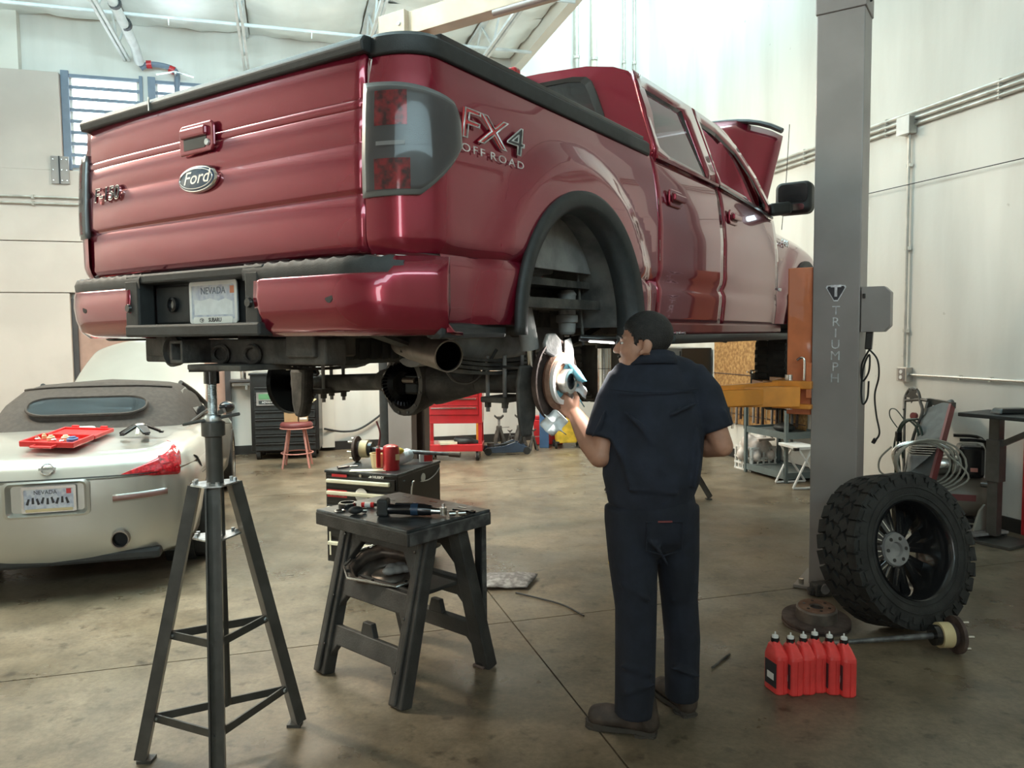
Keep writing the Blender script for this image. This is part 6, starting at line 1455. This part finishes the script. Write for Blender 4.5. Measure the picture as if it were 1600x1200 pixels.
# shelf with a steel bottle
sh_ = thing('wall_shelf', 'narrow dark wall shelf with a white lamp under it, left of the black cabinet', 'shelf', RW(-.52,VB,1.02), RZ)
MB().box((0,-.16,0),(.42,.32,.03)).build('shelf_board', doorfr, sh_, smooth=0, bevel=.003); MB().box((-.01,-.14,-.045),(.34,.20,.045)).build('under_lamp', whitepl, sh_, smooth=0, bevel=.005)
MB().box((0,-.25,-.09),(.03,.02,.06)).build('switch_bracket', steel, sh_, smooth=0, bevel=.002)
t = thing('steel_bottle', 'steel drinking bottle with a black lid on the wall shelf', 'bottle', RW(-.56,VB-.16,1.035), RZ)
MB().lathe([(.036,0),(.038,.01),(.038,.19),(.033,.20)], None, 20).build('bottle_body', steel, t); MB().lathe([(.037,.195),(.037,.235),(.02,.245),(0,.245)], None, 20).build('lid', blackg, t)
o = MB().box((0,0,.10),(.16,.01,.2)).build('cabinet_notice', cardb, loc=RW(-.05,VB-.02,1.05)) if 0 else None
# black tool cabinet with drawers, display sticker, casters
tc_ = D(408,660,10.35); cb = thing('tool_cabinet', 'tall black tool cabinet on casters against the back wall, behind the pink stool', 'tool cabinet', (tc_.x,9.95,0), RAD(9))
CW = .86
MB().box((CW/2,.25,.61),(CW,.5,1.00)).build('cabinet_body', toolblk, cb, smooth=0, bevel=.01); MB().box((CW/2,.25,1.12),(CW+.03,.53,.03)).build('cabinet_top', toolblk, cb, smooth=0, bevel=.005)
for k in range(8): 
    d = MB().box((CW/2,-.008,.17+.105*k),(CW-.10,.016,.092)).build('drawer', blackp, cb, smooth=0, bevel=.004); MB().box((CW/2,-.024,.17+.105*k+.035),(CW-.12,.018,.014)).build('drawer_pull', toolblk, d, smooth=0)
dp = MB().box((.36,-.034,.80),(.56,.006,.17)).build('display_panel', dirtg, cb, smooth=0); MB().box((.36,-.0385,.83),(.50,.003,.07)).build('green_print', greenl, dp, smooth=0); MB().box((.36,-.0385,.755),(.50,.003,.045)).build('dark_print', blackg, dp, smooth=0)
text('panel_lettering', 'ADVANCED DIAGNOSTIC', .036, fr((.36,-.0402,.755),(0,-1,0),(1,0,0)), whitepl, dp, .0005, stretch=1.0)
for x in (.08,CW-.08):
    for y in (.07,.43): c_ = MB().cyl((x-.025,y,.07),(x+.025,y,.07),.07).build('caster', rubber, cb); MB().box((x,y,.115),(.07,.06,.03)).build('caster_fork', dirtg, c_, smooth=0)
# pink stool with two cartons
p = G(465,729); stl = thing('shop_stool', 'pink four-legged stool with a maroon cushion in front of the black cabinet', 'stool', p, .15); stl.scale = (1.05,1.05,.80)
MB().lathe([(.0,.60),(.17,.60),(.185,.62),(.188,.66),(.17,.69),(.10,.70),(0,.70)], None, 32).build('seat', maroon, stl, smooth=50); b = MB(); b.tube([(.182*cos(2*pi*k/32),.182*sin(2*pi*k/32),.605) for k in range(32)], .010, 8, closed=True); b.build('seat_rim', pink, stl)
for k in range(4):
    a = pi/4+k*pi/2; MB().cyl((.12*cos(a),.12*sin(a),.60),(.215*cos(a),.215*sin(a),0),.0125).build('leg', pink, stl)
b = MB(); b.tube([(.180*cos(2*pi*k/28),.180*sin(2*pi*k/28),.22) for k in range(28)], .009, 8, closed=True); b.build('foot_ring', pink, stl)
t = thing('cardboard_carton', 'small brown cardboard carton standing on the left of the pink stool', 'carton', p+V((-.06,0,.56)), .2); MB().box((0,0,.075),(.16,.14,.15)).build('carton_body', cardb, t, smooth=0, bevel=.003); MB().box((0,0,.1515),(.03,.142,.002)).build('tape', goldt, t, smooth=0)
t = thing('opened_carton', 'printed carton with a paper flap on the right of the pink stool', 'carton', p+V((.085,.02,.56)), .2); MB().box((0,0,.09),(.10,.12,.18)).build('carton_body', cardb, t, smooth=0, bevel=.003)
for z in (.04,.085,.13): MB().box((0,-.0615,z),(.085,.003,.025)).build('printed_label', whitepl, t, smooth=0)
MB().bar((.02,0,.18),(.15,.03,.27),.10,.006).build('paper_flap', goldt, t, smooth=0)
# white board on the wall and hoses
o = rbox(MB(), .45, .62, VB-.10, VB-.003, .05, 2.2).build('leaning_board', white, smooth=0); tag(o, 'narrow white board standing against the back wall right of the black cabinet', 'board')
for pts, mt_, lb in (([(.55,.35,2.3),(1.0,.06,.3),(1.35,.06,.42),(1.62,.06,.75),(1.8,.06,1.2),(1.83,.06,2.0)],cableb,'black cable hanging in a long curve on the back wall by the far post'),([(1.9,.05,2.2),(1.93,.05,1.2),(1.9,.05,.6),(1.88,.05,.15)],maroon,'dark red hose hanging straight beside the far lift post'),([(1.2,.03,1.6),(1.28,.03,1.2),(1.45,.03,1.0)],cableb,'short black cord drooping on the back wall behind the axle')):
    pts = [RW(u,VB-v,z) for u,v,z in pts]
    if 'long curve' in lb: pts = [RW(.48,VB-.14,.32),RW(.75,VB-.06,.26),RW(1.0,VB-.05,.30),RW(1.35,VB-.05,.55),RW(1.6,VB-.05,.9),RW(1.76,VB-.05,1.4),RW(1.8,VB-.05,2.2)]
    o = MB().tube(spline(pts,6), .014, 8).build('hanging_cable', mt_); tag(o, lb, 'cable')
# red tool cart
p = G(722,712); rc = thing('tool_cart', 'red rolling tool cart with drawers and an open lower shelf by the back wall', 'tool cart', (p.x-.07,9.75,0), -.02)
RW_, RD_ = .72, .42
b = MB(); b.box((0,.21,.71),(RW_,RD_,.46)); b.build('drawer_case', redm, rc, smooth=0, bevel=.006); MB().box((0,.21,.945),(RW_+.03,RD_+.03,.02)).build('cart_top', redm, rc, smooth=0, bevel=.004)
for k, z in enumerate((.875,.76,.645)):
    d = MB().box((0,-.008,z),(RW_-.10,.016,.105)).build('drawer', redm, rc, smooth=0, bevel=.003); MB().box((0,-.025,z+.035),(RW_-.14,.018,.014)).build('drawer_pull', steel, d, smooth=0)
MB().box((.02,-.0175,.835),(.24,.002,.05)).build('yellow_sticker', yellow, rc, smooth=0)
for x in (-RW_/2+.03,RW_/2-.03):
    for y in (.03,RD_-.03): MB().box((x,y,.33),(.045,.03,.34)).build('corner_post', redm, rc, smooth=0)
MB().box((0,.21,.165),(RW_,RD_,.09)).build('lower_tray', redm, rc, smooth=0, bevel=.006)
for x in (-RW_/2+.07,RW_/2-.07):
    for y in (.06,RD_-.06): c_ = MB().cyl((x-.018,y,.062),(x+.018,y,.062),.062).build('caster', rubber, rc); MB().box((x,y-.0,.09),(.05,.03,.10)).build('caster_fork', whitepl, c_, smooth=0)
t = thing('black_rag', 'black cloth heaped on the lower shelf of the red tool cart', 'cloth', (p.x+.06,9.85,.21), 0); b = MB(); b.ell((0,0,.03),(.13,.09,.06)); b.ell((.10,.02,.01),(.10,.07,.04)); b.ell((-.09,.0,.05),(.06,.05,.05)); blob(b,'cloth_heap',blackp,t,.02,3)
t = thing('paper_pad', 'cream paper pad lying on the lower shelf of the red tool cart', 'paper', (p.x-.16,9.85,.21), .2); MB().box((0,0,.015),(.22,.2,.03)).build('pad', cream, t, smooth=0)
# orange post beside the cart
p = G(749,698); o = MB().box((0,0,1.0),(.075,.075,2.0)).build('orange_post', orange, smooth=0, bevel=.006, loc=(p.x,10.9,0)); tag(o, 'orange-yellow upright post right of the red tool cart', 'post')
MB().box((0,0,.01),(.16,.14,.02)).build('base_plate', orange, o, smooth=0)
# jack stands
def jackstand(px, depth, s, label):
    p = D(px,690,depth); t = thing('jack_stand', label, 'jack stand', (p.x,depth,0), .2, 'jack stands along the back wall'); t.scale = (s,s,s)
    for k in range(4):
        a = pi/4+k*pi/2; b = MB(); b.bar((.035*cos(a),.035*sin(a),.30),(.14*cos(a),.14*sin(a),0.0),.055,.02,(cos(a),sin(a),0),.07,.02); b.build('leg', dirtm, t, smooth=0)
    MB().lathe([(.05,.27),(.045,.36),(.04,.37),(0,.37)], None, 12).build('neck', dirtm, t)
    MB().box((0,0,.42),(.035,.03,.14)).build('ratchet_bar', dirtg, t, smooth=0, bevel=.003)
    b = MB(); b.prism([(-.07,.05),(-.03,.02),(.03,.02),(.07,.05),(.075,.02),(.03,-.02),(-.03,-.02),(-.075,.02)], .06, fr((0,.03,.50),(0,-1,0),(1,0,0))); b.build('saddle', dirtm, t, smooth=0, bevel=.004)
    MB().bar((.03,-.02,.345),(.16,-.03,.35),.02,.012).build('release_lever', dirtg, t, smooth=0)
    return t
jackstand(780,10.75,.88,'large grey jack stand left of the floor jack lever, by the back wall')
jackstand(797,10.95,.45,'small grey jack stand between two large ones by the back wall')
jackstand(812,10.80,.88,'large grey jack stand behind the floor jack by the back wall')
jackstand(833,10.6,.55,'small rusty jack stand beside the blue upright by the back wall')
p = D(792,697,10.4); fj = thing('floor_jack', 'low dark blue floor jack lying in front of the jack stands', 'floor jack', (p.x,10.35,0), RAD(8))
b = MB(); b.prism([(-.28,.03),(.26,.03),(.26,.10),(.10,.17),(-.05,.12),(-.28,.10)], .05, fr((0,-.10,0),(0,-1,0),(1,0,0))); b.prism([(-.28,.03),(.26,.03),(.26,.10),(.10,.17),(-.05,.12),(-.28,.10)], .05, fr((0,.15,0),(0,-1,0),(1,0,0))); b.build('side_frame', navy if 0 else fordblue, fj, smooth=0, bevel=.006)['kind'] = 'stuff'
for x in (-.27,.25):
    for y in (-.14,.14): MB().cyl((x,y-.02,.05),(x,y+.02,.05),.05).build('jack_wheel', rubber, fj)
MB().bar((-.2,0,.08),(.12,0,.14),.06,.05).build('lift_beam', blackp, fj, smooth=0); MB().cyl((-.22,0,.10),(-.22,0,.15),.05).build('jack_saddle', dirtm, fj); MB().cyl((.18,0,.12),(.24,0,.5),.02).build('handle_socket', blackp, fj)
# blue upright with red shelf pieces
p = D(850,690,10.9); o = MB().box((0,0,.55),(.13,.10,1.1)).build('blue_upright', bluep, smooth=0, bevel=.005, loc=(p.x,10.85,0)); tag(o, 'blue painted steel upright behind the hub, left of the yellow bucket', 'post')
t = thing('red_toolbox', 'red toolbox on the floor behind the blue upright', 'toolbox', (p.x+.02,11.15,0), 0); MB().box((.05,0,.19),(.42,.18,.36)).build('box_body', redm, t, smooth=0, bevel=.01); MB().box((.05,0,.40),(.40,.17,.05)).build('box_lid', redm, t, smooth=0, bevel=.01)
# yellow mop bucket
p = D(885,695,10.9); mb_ = thing('mop_bucket', 'yellow mop bucket on small casters by the back wall, below the hub', 'bucket', (p.x,10.85,0), .1)
lo_ = [[(x,y,z) for x,y in rrect(w_,d_,.06,4)] for z,w_,d_ in ((.08,.30,.24),(.10,.31,.25),(.38,.36,.30),(.40,.39,.32),(.42,.39,.32),(.42,.35,.28),(.14,.28,.22))]
b = MB(); 
for A, B_ in zip(lo_, lo_[1:]): b.loop_ring(B_, A)
b.add(lo_[0],[tuple(range(len(lo_[0])))[::-1]]); b.add(lo_[-1],[tuple(range(len(lo_[-1])))]); b.build('bucket_body', yellow, mb_, smooth=40)
b = MB(); b.box((.06,.0,.47),(.22,.26,.12),None,1.2); b.build('wringer', yellow, mb_, smooth=0, bevel=.02)
for x in (-.17,.17):
    for y in (-.11,.11): c_ = MB().cyl((x-.012,y,.045),(x+.012,y,.045),.045).build('caster', rubber, mb_); MB().box((x*.9,y*.9,.085),(.06,.05,.025)).build('caster_mount', blackp, c_, smooth=0)
# ================================================================ RIGHT WALL
pb_ = thing('tool_board', 'sheet of brown strand board hung with tools on the right wall behind the orange arm', 'tool board', RW(UR-.02,8.0,.62), RZ)
MB().box((0,.15,.45),(.025,1.9,1.25)).build('board', osb, pb_, smooth=0, bevel=.002)
for z in (-.05,.45,.95): MB().box((-.016,.15,z),(.006,1.9,.01)).build('board_groove', rustd, pb_, smooth=0)
ORD = 'first second third fourth fifth sixth seventh eighth ninth tenth eleventh twelfth thirteenth fourteenth fifteenth sixteenth seventeenth eighteenth'.split()
for k in range(18):
    y = .86-.092*k; hgt = [.28,.35,.22,.40,.30,.26,.33,.45,.24][k%9]; zt = .16 if k%2 else .12; nm = ['hanging_file','hanging_spanner','hanging_bar'][k%3]
    mt_ = [dirtg,rustd,blackp,steel][k%4]
    t = tag(MB().bar((0,0,0),(0,.006,-hgt),.016,.030,(1,0,0)).build(nm, mt_, smooth=0, bevel=.002), "%s hand tool from the far end of the strand board's lower row" % ORD[k], 'tool', 'tools hanging on the strand board'); t.location = RW(UR-.07,8.0+y,.62+zt)
    t.rotation_euler = (0,0,RZ); MB().cyl((-.012,0,-.012),(.03,0,-.012),.006,n=6).build('hook', steel, t)
    MB().lathe([(.016,-.03),(.018,.0),(.012,.02),(0,.02)], None, 8).build('tool_head', mt_, t)
for k in range(7):
    y = -.55+.11*k; t = thing('air_tool', "%s air gun from the far end of the strand board's upper row" % ORD[6-k], 'air tool', RW(UR-.07,8.0+y,.62+.50), RZ, 'air guns on the strand board'); mt_ = [blackg,redm,steel][k%3]
    MB().box((-.02,0,.0),(.09,.05,.06)).build('gun_body', mt_, t, smooth=0, bevel=.012); MB().bar((-.0,0,-.02),(.02,0,-.13),.04,.03).build('gun_handle', [blackp,blackp,blackg][k%3], t, smooth=0, bevel=.006); MB().cyl((-.06,0,.005),(-.11,0,.005),.012,n=8).build('gun_nose', steel, t)
# far support post of the wall rack, dark shelf box
b = MB(); b.box((0,0,.9),(.10,.10,1.8)); o = b.build('steel_column', conduit, smooth=0, bevel=.004, loc=RW(4.88,9.9,0)); tag(o, 'bare steel column seen under the truck left of the strand board', 'column'); MB().box((0,0,.01),(.2,.2,.02)).build('base_plate', conduit, o, smooth=0)
bk = thing('storage_cabinet', 'black storage cabinet along the right wall, seen under the truck behind the mechanic', 'cabinet', RW(UR-.02,9.75,0), RZ)
MB().box((-.23,0,.72),(.45,1.15,1.36)).build('cabinet_body', toolblk, bk, smooth=0, bevel=.008)
for y in (-.28,.28):
    d = MB().box((-.463,y,.72),(.016,.53,1.28)).build('cabinet_door', blackp, bk, smooth=0, bevel=.004); MB().box((-.482,y*.25,.85),(.02,.02,.14)).build('door_handle', steel, d, smooth=0, bevel=.003)
for x in (-.42,-.04):
    for y in (-.5,.5): MB().box((x,y,.02),(.05,.05,.04)).build('foot', blackp, bk, smooth=0)
# blue-grey service cart
cp = G(1227,757)+V((.02,.10,0)); sc_ = thing('service_cart', 'blue-grey steel three-shelf cart along the right wall, left of the grey lift post', 'cart', cp, RZ+.02)
for z, nm in ((.84,'top_shelf'),(.50,'middle_shelf'),(.07,'bottom_shelf')):
    b = MB(); b.box((.22,.33,z),(.44,.72,.02)); 
    for c_,d in (((.22,-.03,z+(.0 if z<.8 else -.02)),(.44,.012,.07)),((0,.33,z+(.0 if z<.8 else -.02)),(.012,.72,.07)),((.44,.33,z+(.0 if z<.8 else -.02)),(.012,.72,.07)),((.22,.69,z+(.0 if z<.8 else -.02)),(.44,.012,.07))): b.box(c_,d)
    b.build(nm, greycart, sc_, smooth=0)
for x in (0,.44):
    for y in (-.03,.69): MB().box((x,y,.42),(.035,.035,.84)).build('leg', greycart, sc_, smooth=0, bevel=.003)
SCP = lambda x,y,z: cp+M.Rotation(RZ+.02,3,'Z') @ V((x,y,z))
t = thing('dark_tool_heap', 'heap of dark tools on the middle shelf of the blue-grey cart', 'tools', SCP(.22,.30,.51), 0); b = MB(); b.ell((0,0,.04),(.12,.14,.05)); b.ell((.05,.2,.03),(.08,.10,.04)); blob(b,'tool_heap',blackp,t,.02,3)
t = thing('yellow_tray', 'flat yellow tray lying on top of the blue-grey cart', 'tray', SCP(.16,.22,.855), RZ); MB().box((0,0,.02),(.26,.40,.04),None,1.05).build('tray_body', yellow, t, smooth=0, bevel=.006)
# crate with bag
p = G(1183,736)+V((.02,.14,0)); mc = thing('milk_crate', 'white plastic milk crate with square holes on the floor beside the cart', 'crate', p, RZ)
for s_ in (-.165,.165):
    for rot in (0,1):
        for q in range(5):
            x = -.15+.075*q; c1 = (x,s_,.14) if not rot else (s_,x,.14); MB().box(c1, (.018,.014,.28) if not rot else (.014,.018,.28)).build('crate_rib', whitepl, mc, smooth=0)
        for z in (.01,.08,.15,.27):
            MB().box((0,s_,z) if not rot else (s_,0,z), (.34,.014,.022) if not rot else (.014,.34,.022)).build('crate_rail', whitepl, mc, smooth=0)
MB().box((0,0,.01),(.33,.33,.014)).build('crate_floor', whitepl, mc, smooth=0)
t = thing('plastic_bag', 'pale crumpled plastic bag hanging over the white milk crate', 'bag', p+V((0,0,.22)), RZ); b = MB()
for k in range(9): b.ell((.10*cos(k*2.4),.10*sin(k*2.4),.02+.02*(k%5)),(.10,.09,.09+.01*(k%3)),12,8)
for k in range(6): b.ell((.18*cos(k*1.1+2),.18*sin(k*1.1+2),-.04),(.06,.06,.07),10,6)
bagm = mat('crumpled_bag_plastic', (.52,.46,.42), .45, 0, 0, .15, 12); blob(b,'bag_body',bagm,t,.016,2); MB().box((.05,-.06,.14),(.22,.2,.03)).build('bag_fold', bagm, t, smooth=0, bevel=.01)
# white folding step stool
p = G(1236,765); ss = thing('folding_step', 'white tubular folding step stool partly behind the grey lift post', 'step stool', p+V((.02,.0,0)), RZ-.1)
for y in (0,.34):
    MB().tube([(0,y,.012),(.22,y,.44)], .012, 8).build('frame_tube', whitepl, ss); MB().tube([(.34,y,.012),(.06,y,.40)], .012, 8).build('frame_tube', whitepl, ss)
MB().tube([(0,0,.012),(.10,-.02,.012),(.34,0,.012)], .012, 8).build('floor_bar', whitepl, ss); MB().tube([(0,.34,.012),(.34,.34,.012)], .012, 8).build('floor_bar', whitepl, ss)
MB().box((.15,.17,.42),(.24,.36,.03)).build('step_plate', whitepl, ss, smooth=0, bevel=.005); MB().box((.03,0,.41),(.05,.03,.03)).build('hinge', blackg, ss, smooth=0)
# creeper seat leaning on the wall
def rwp(px, py, u): 
    d = ray(px, py); k = u/(d.dot(WR)); return V((0,0,HC))+d*k
cr_ = thing('mechanic_creeper', 'padded grey mechanic creeper with red rails leaning upright against the right wall', 'creeper', (0,0,0))
a, c = rwp(1470,628,5.40), rwp(1448,708,5.0); side = (rwp(1493,632,5.36)-rwp(1447,624,5.44)); sd = side.normalized()
ctr_t = rwp(1470,630,5.38); ctr_b = ctr_t+ (c-a).normalized()*1.05
ax_ = (ctr_b-ctr_t).normalized(); 
b = MB(); b.bar(ctr_t+ax_*.02, ctr_t+ax_*.50, .26, .05, sd.cross(ax_)); b.build('padded_back', mat('grey_vinyl_pad', (.085,.095,.095), .6, 0, 0, .1, 15), cr_, smooth=0, bevel=.02)
b = MB(); b.bar(ctr_t+ax_*.52, ctr_t+ax_*.92, .26, .05, sd.cross(ax_)); b.build('padded_seat', blackp, cr_, smooth=0, bevel=.02)
for s in (-.15,.15): MB().bar(ctr_t+sd*s, ctr_b+sd*s, .025, .05, sd.cross(ax_)).build('side_rail', maroon if s > 0 else standm, cr_, smooth=0)
MB().bar(ctr_t-sd*.17, ctr_t+sd*.17, .04, .05).build('end_rail', standm, cr_, smooth=0)
for k in range(2): MB().cyl(ctr_b+sd*(-.15+.3*k)-ax_*.05, ctr_b+sd*(-.15+.3*k)-ax_*.02, .035).build('caster', rubber, cr_)
# hand truck style frame with cords
ht = thing('engine_stand_frame', 'black tubular stand with a rounded top and star-shaped plate leaning on the wall', 'stand', (0,0,0))
q = [rwp(x,y,u) for x,y,u in ((1413,640,5.25),(1414,622,5.30),(1420,610,5.32),(1428,608,5.32),(1435,613,5.30),(1438,628,5.28),(1441,645,5.25),(1428,680,5.18),(1414,740,5.0))]
MB().tube(spline(q,4), .014, 8).build('bent_tube', standm, ht); MB().tube([rwp(1414,625,5.29),rwp(1413,650,5.24),rwp(1412,742,5.05)], .012, 8).build('upright_tube', standm, ht); MB().tube([rwp(1414,626,5.29),rwp(1438,624,5.29),rwp(1450,626,5.29)], .014, 8).build('cross_tube', standm, ht)
st_ = fr(rwp(1426,617,5.29), (-.9,-.4,.1), (.4,-.9,0)); MB().prism([((.075 if k%2 else .035)*cos(k*pi/5+.3),(.075 if k%2 else .035)*sin(k*pi/5+.3)) for k in range(10)], .008, st_).build('star_plate', standm, ht, smooth=0)
MB().lathe([(.03,0),(.03,.03),(0,.03)], fr(rwp(1430,650,5.2),(-.9,-.4,.1)), 14).build('red_knob', maroon, ht)
for k in range(5):
    o_ = .012*k; pts = [rwp(x+k*3,y,5.12-o_) for x,y in ((1428,655),(1412,658),(1402,675-k*2),(1397+k*3,700),(1399+k*4,735),(1397+k*5,765-k*4))] if k < 3 else [rwp(x+(k-3)*6,y,5.1) for x,y in ((1420,656),(1432,668),(1436,690),(1432,715),(1418,735),(1402,745))]
    if k == 0: cg = thing('extension_cord', 'dark green extension cord hanging in loops from the black stand by the wall', 'cord', (0,0,0))
    MB().tube(spline(pts,5), .009, 6).build('cord_loop', greenc, cg)
MB().tube(spline([rwp(x,y,5.15) for x,y in ((1412,655),(1400,640),(1391,640),(1391,652),(1402,668))],5), .005, 6).build('cord_loop', greenc, cg); MB().box((0,0,0),(.05,.04,.09),M.Translation(rwp(1404,682,5.08))).build('cord_plug', blackg, cg, smooth=0, bevel=.008)
# air compressor
p = G(1484,822)-WR*.10; ac = thing('air_compressor', 'grey-tan portable air compressor with black motor and roll bar by the right wall', 'compressor', p, RZ-.65)
b = MB(); b.lathe([(.0,-.36),(.10,-.35),(.155,-.30),(.165,-.25),(.165,.25),(.155,.30),(.10,.35),(0,.36)], fr((0,0,.27),(1,0,0)), 28); b.build('tank', mat('tan_tank_paint', (.17,.145,.115), .45, .1), ac, smooth=40)
text('tank_lettering', 'CAMPBELL', .07, fr((.08,-.167,.28),(0,-1,0),(1,0,0)), maroon, ac, .001) if 0 else MB().box((.10,-.166,.285),(.24,.004,.05)).build('red_tank_print', maroon, ac, smooth=0)
for x in (-.2,.2): MB().box((x,0,.06),(.05,.26,.10)).build('tank_foot', blackp, ac, smooth=0)
b = MB(); b.box((-.14,0,.52),(.20,.22,.16)); b.build('pump_block', dirtg, ac, smooth=0, bevel=.02)
for k in range(5): MB().box((-.14,0,.60+.018*k),(.20-.01*k,.22-.01*k,.007)).build('cooling_fin', steel, ac, smooth=0)
b = MB(); b.cyl((-.03,0,.52),(.16,0,.52),.085,n=20); b.build('motor', steel, ac); b = MB(); b.box((.20,0,.56),(.18,.22,.26)); b.build('engine_shroud', blackg, ac, smooth=0, bevel=.03); MB().box((.21,-.115,.50),(.05,.01,.03)).build('pink_tag', pink, ac, smooth=0)
b = MB(); b.tube(spline([(.34,-.14,.34),(.36,-.14,.55),(.30,-.14,.72),(.10,-.14,.74)],5), .014, 8); b.tube(spline([(.34,.14,.34),(.36,.14,.55),(.30,.14,.72),(.10,.14,.74)],5), .014, 8); b.bar((.28,-.14,.72),(.28,.14,.72),.02,.02); b.build('roll_bar', blackg, ac)
b = MB(); b.tube(spline([(-.30,-.1,.40),(-.36,-.1,.62),(-.20,-.1,.70),(.04,-.1,.66),(.06,-.1,.45)],5), .018, 8); b.build('silver_handle', steel, ac)
hs_ = thing('air_hose', 'loose coils of grey air hose draped over the air compressor', 'hose', p, RZ-.65)
for k in range(4):
    pts = [(-.16+.02*k+(.20+.015*k)*cos(a), -.15-.012*k, .54+(.17+.01*k)*sin(a)) for a in [2*pi*j/22 for j in range(22)]]; MB().tube(pts, .008, 6, closed=True).build('hose_coil', hosem, hs_)
MB().tube(spline([(.02,-.17,.62),(.16,-.2,.45),(-.02,-.2,.30),(-.05,-.2,.18),(.10,-.22,.10),(.26,-.2,.09)],6), .008, 6).build('hose_tail', hosem, hs_); MB().tube(spline([(-.38,-.12,.66),(-.46,-.1,.56),(-.46,-.1,.45),(-.36,-.12,.40)],6), .008, 6).build('hose_tail', hosem, hs_)
# roller support table at the right edge
p = G(1552,846); rt = thing('roller_table', 'dark steel pedestal table at the right edge, in front of the wall', 'table', p, RZ-1.35)
MB().box((0,0,.5),(.075,.075,.9)).build('column', standm, rt, smooth=0, bevel=.004); MB().box((0,0,.62),(.10,.10,.32)).build('column_sleeve', standm, rt, smooth=0, bevel=.006); MB().box((0,0,.012),(.42,.34,.024)).build('base_plate', standm, rt, smooth=0, bevel=.004)
MB().cyl((-.04,-.0,.42),(-.10,-.0,.42),.02).build('clamp_knob', standm, rt); MB().box((.22,0,.965),(.80,.40,.03)).build('table_top', blackp, rt, smooth=0, bevel=.006); MB().bar((.03,0,.74),(.40,0,.95),.04,.04).build('diagonal_brace', standm, rt, smooth=0)
t = thing('dark_tool_tray', 'dark flat tool lying on the pedestal table at the right edge', 'tool', p+V((.05,-.08,.985)), .1); MB().box((.0,0,.02),(.26,.12,.04),None,.8).build('tool_body', blackg, t, smooth=0, bevel=.01)
t = thing('clear_box', 'pale grey plastic box on the pedestal table, cut by the right edge', 'box', p+V((.17,-.26,.985)), .1); MB().box((0,0,.05),(.16,.16,.10)).build('box_body', mat('pale_box_plastic', (.35,.38,.38), .3), t, smooth=0, bevel=.008)
# red cabinet at the far right edge and wheel dolly
q = rwp(1592,832,5.38) if 0 else G(1594,836); o = MB().box((.09,-.15,.42),(.18,.30,.84)).build('red_cabinet', redm, smooth=0, bevel=.01, loc=(q.x,q.y,0)); o.rotation_euler = (0,0,RZ); tag(o, 'red cabinet edge at the far right of the frame', 'cabinet'); MB().box((-.005,-.15,.6),(.012,.26,.02)).build('cabinet_trim', steel, o, smooth=0)
p = G(1545,846); dl = thing('wheel_dolly', 'pale triangular plate on a small caster dolly on the floor at the right', 'dolly', p+V((0,.08,0)), .3)
MB().box((0,0,.055),(.34,.16,.02)).build('dolly_board', dirtg, dl, smooth=0, bevel=.004); MB().prism([(-.11,0),(.09,0),(.07,.14),(.0,.20),(-.05,.15)], .02, fr((0.02,.02,.065),(0,-1,0),(1,0,0))).build('upright_plate', hosem, dl, smooth=0, bevel=.004)
for x in (-.14,.14):
    for y in (-.06,.06): MB().cyl((x-.012,y,.022),(x+.012,y,.022),.022).build('caster', rubber, dl)
o = MB().tube(spline([G(1370,812,.01),G(1440,838,.01),G(1500,842,.01),G(1590,850,.01)],6), .007, 6).build('floor_hose', hosem); tag(o, 'pale hose trailing on the floor below the air compressor', 'hose')
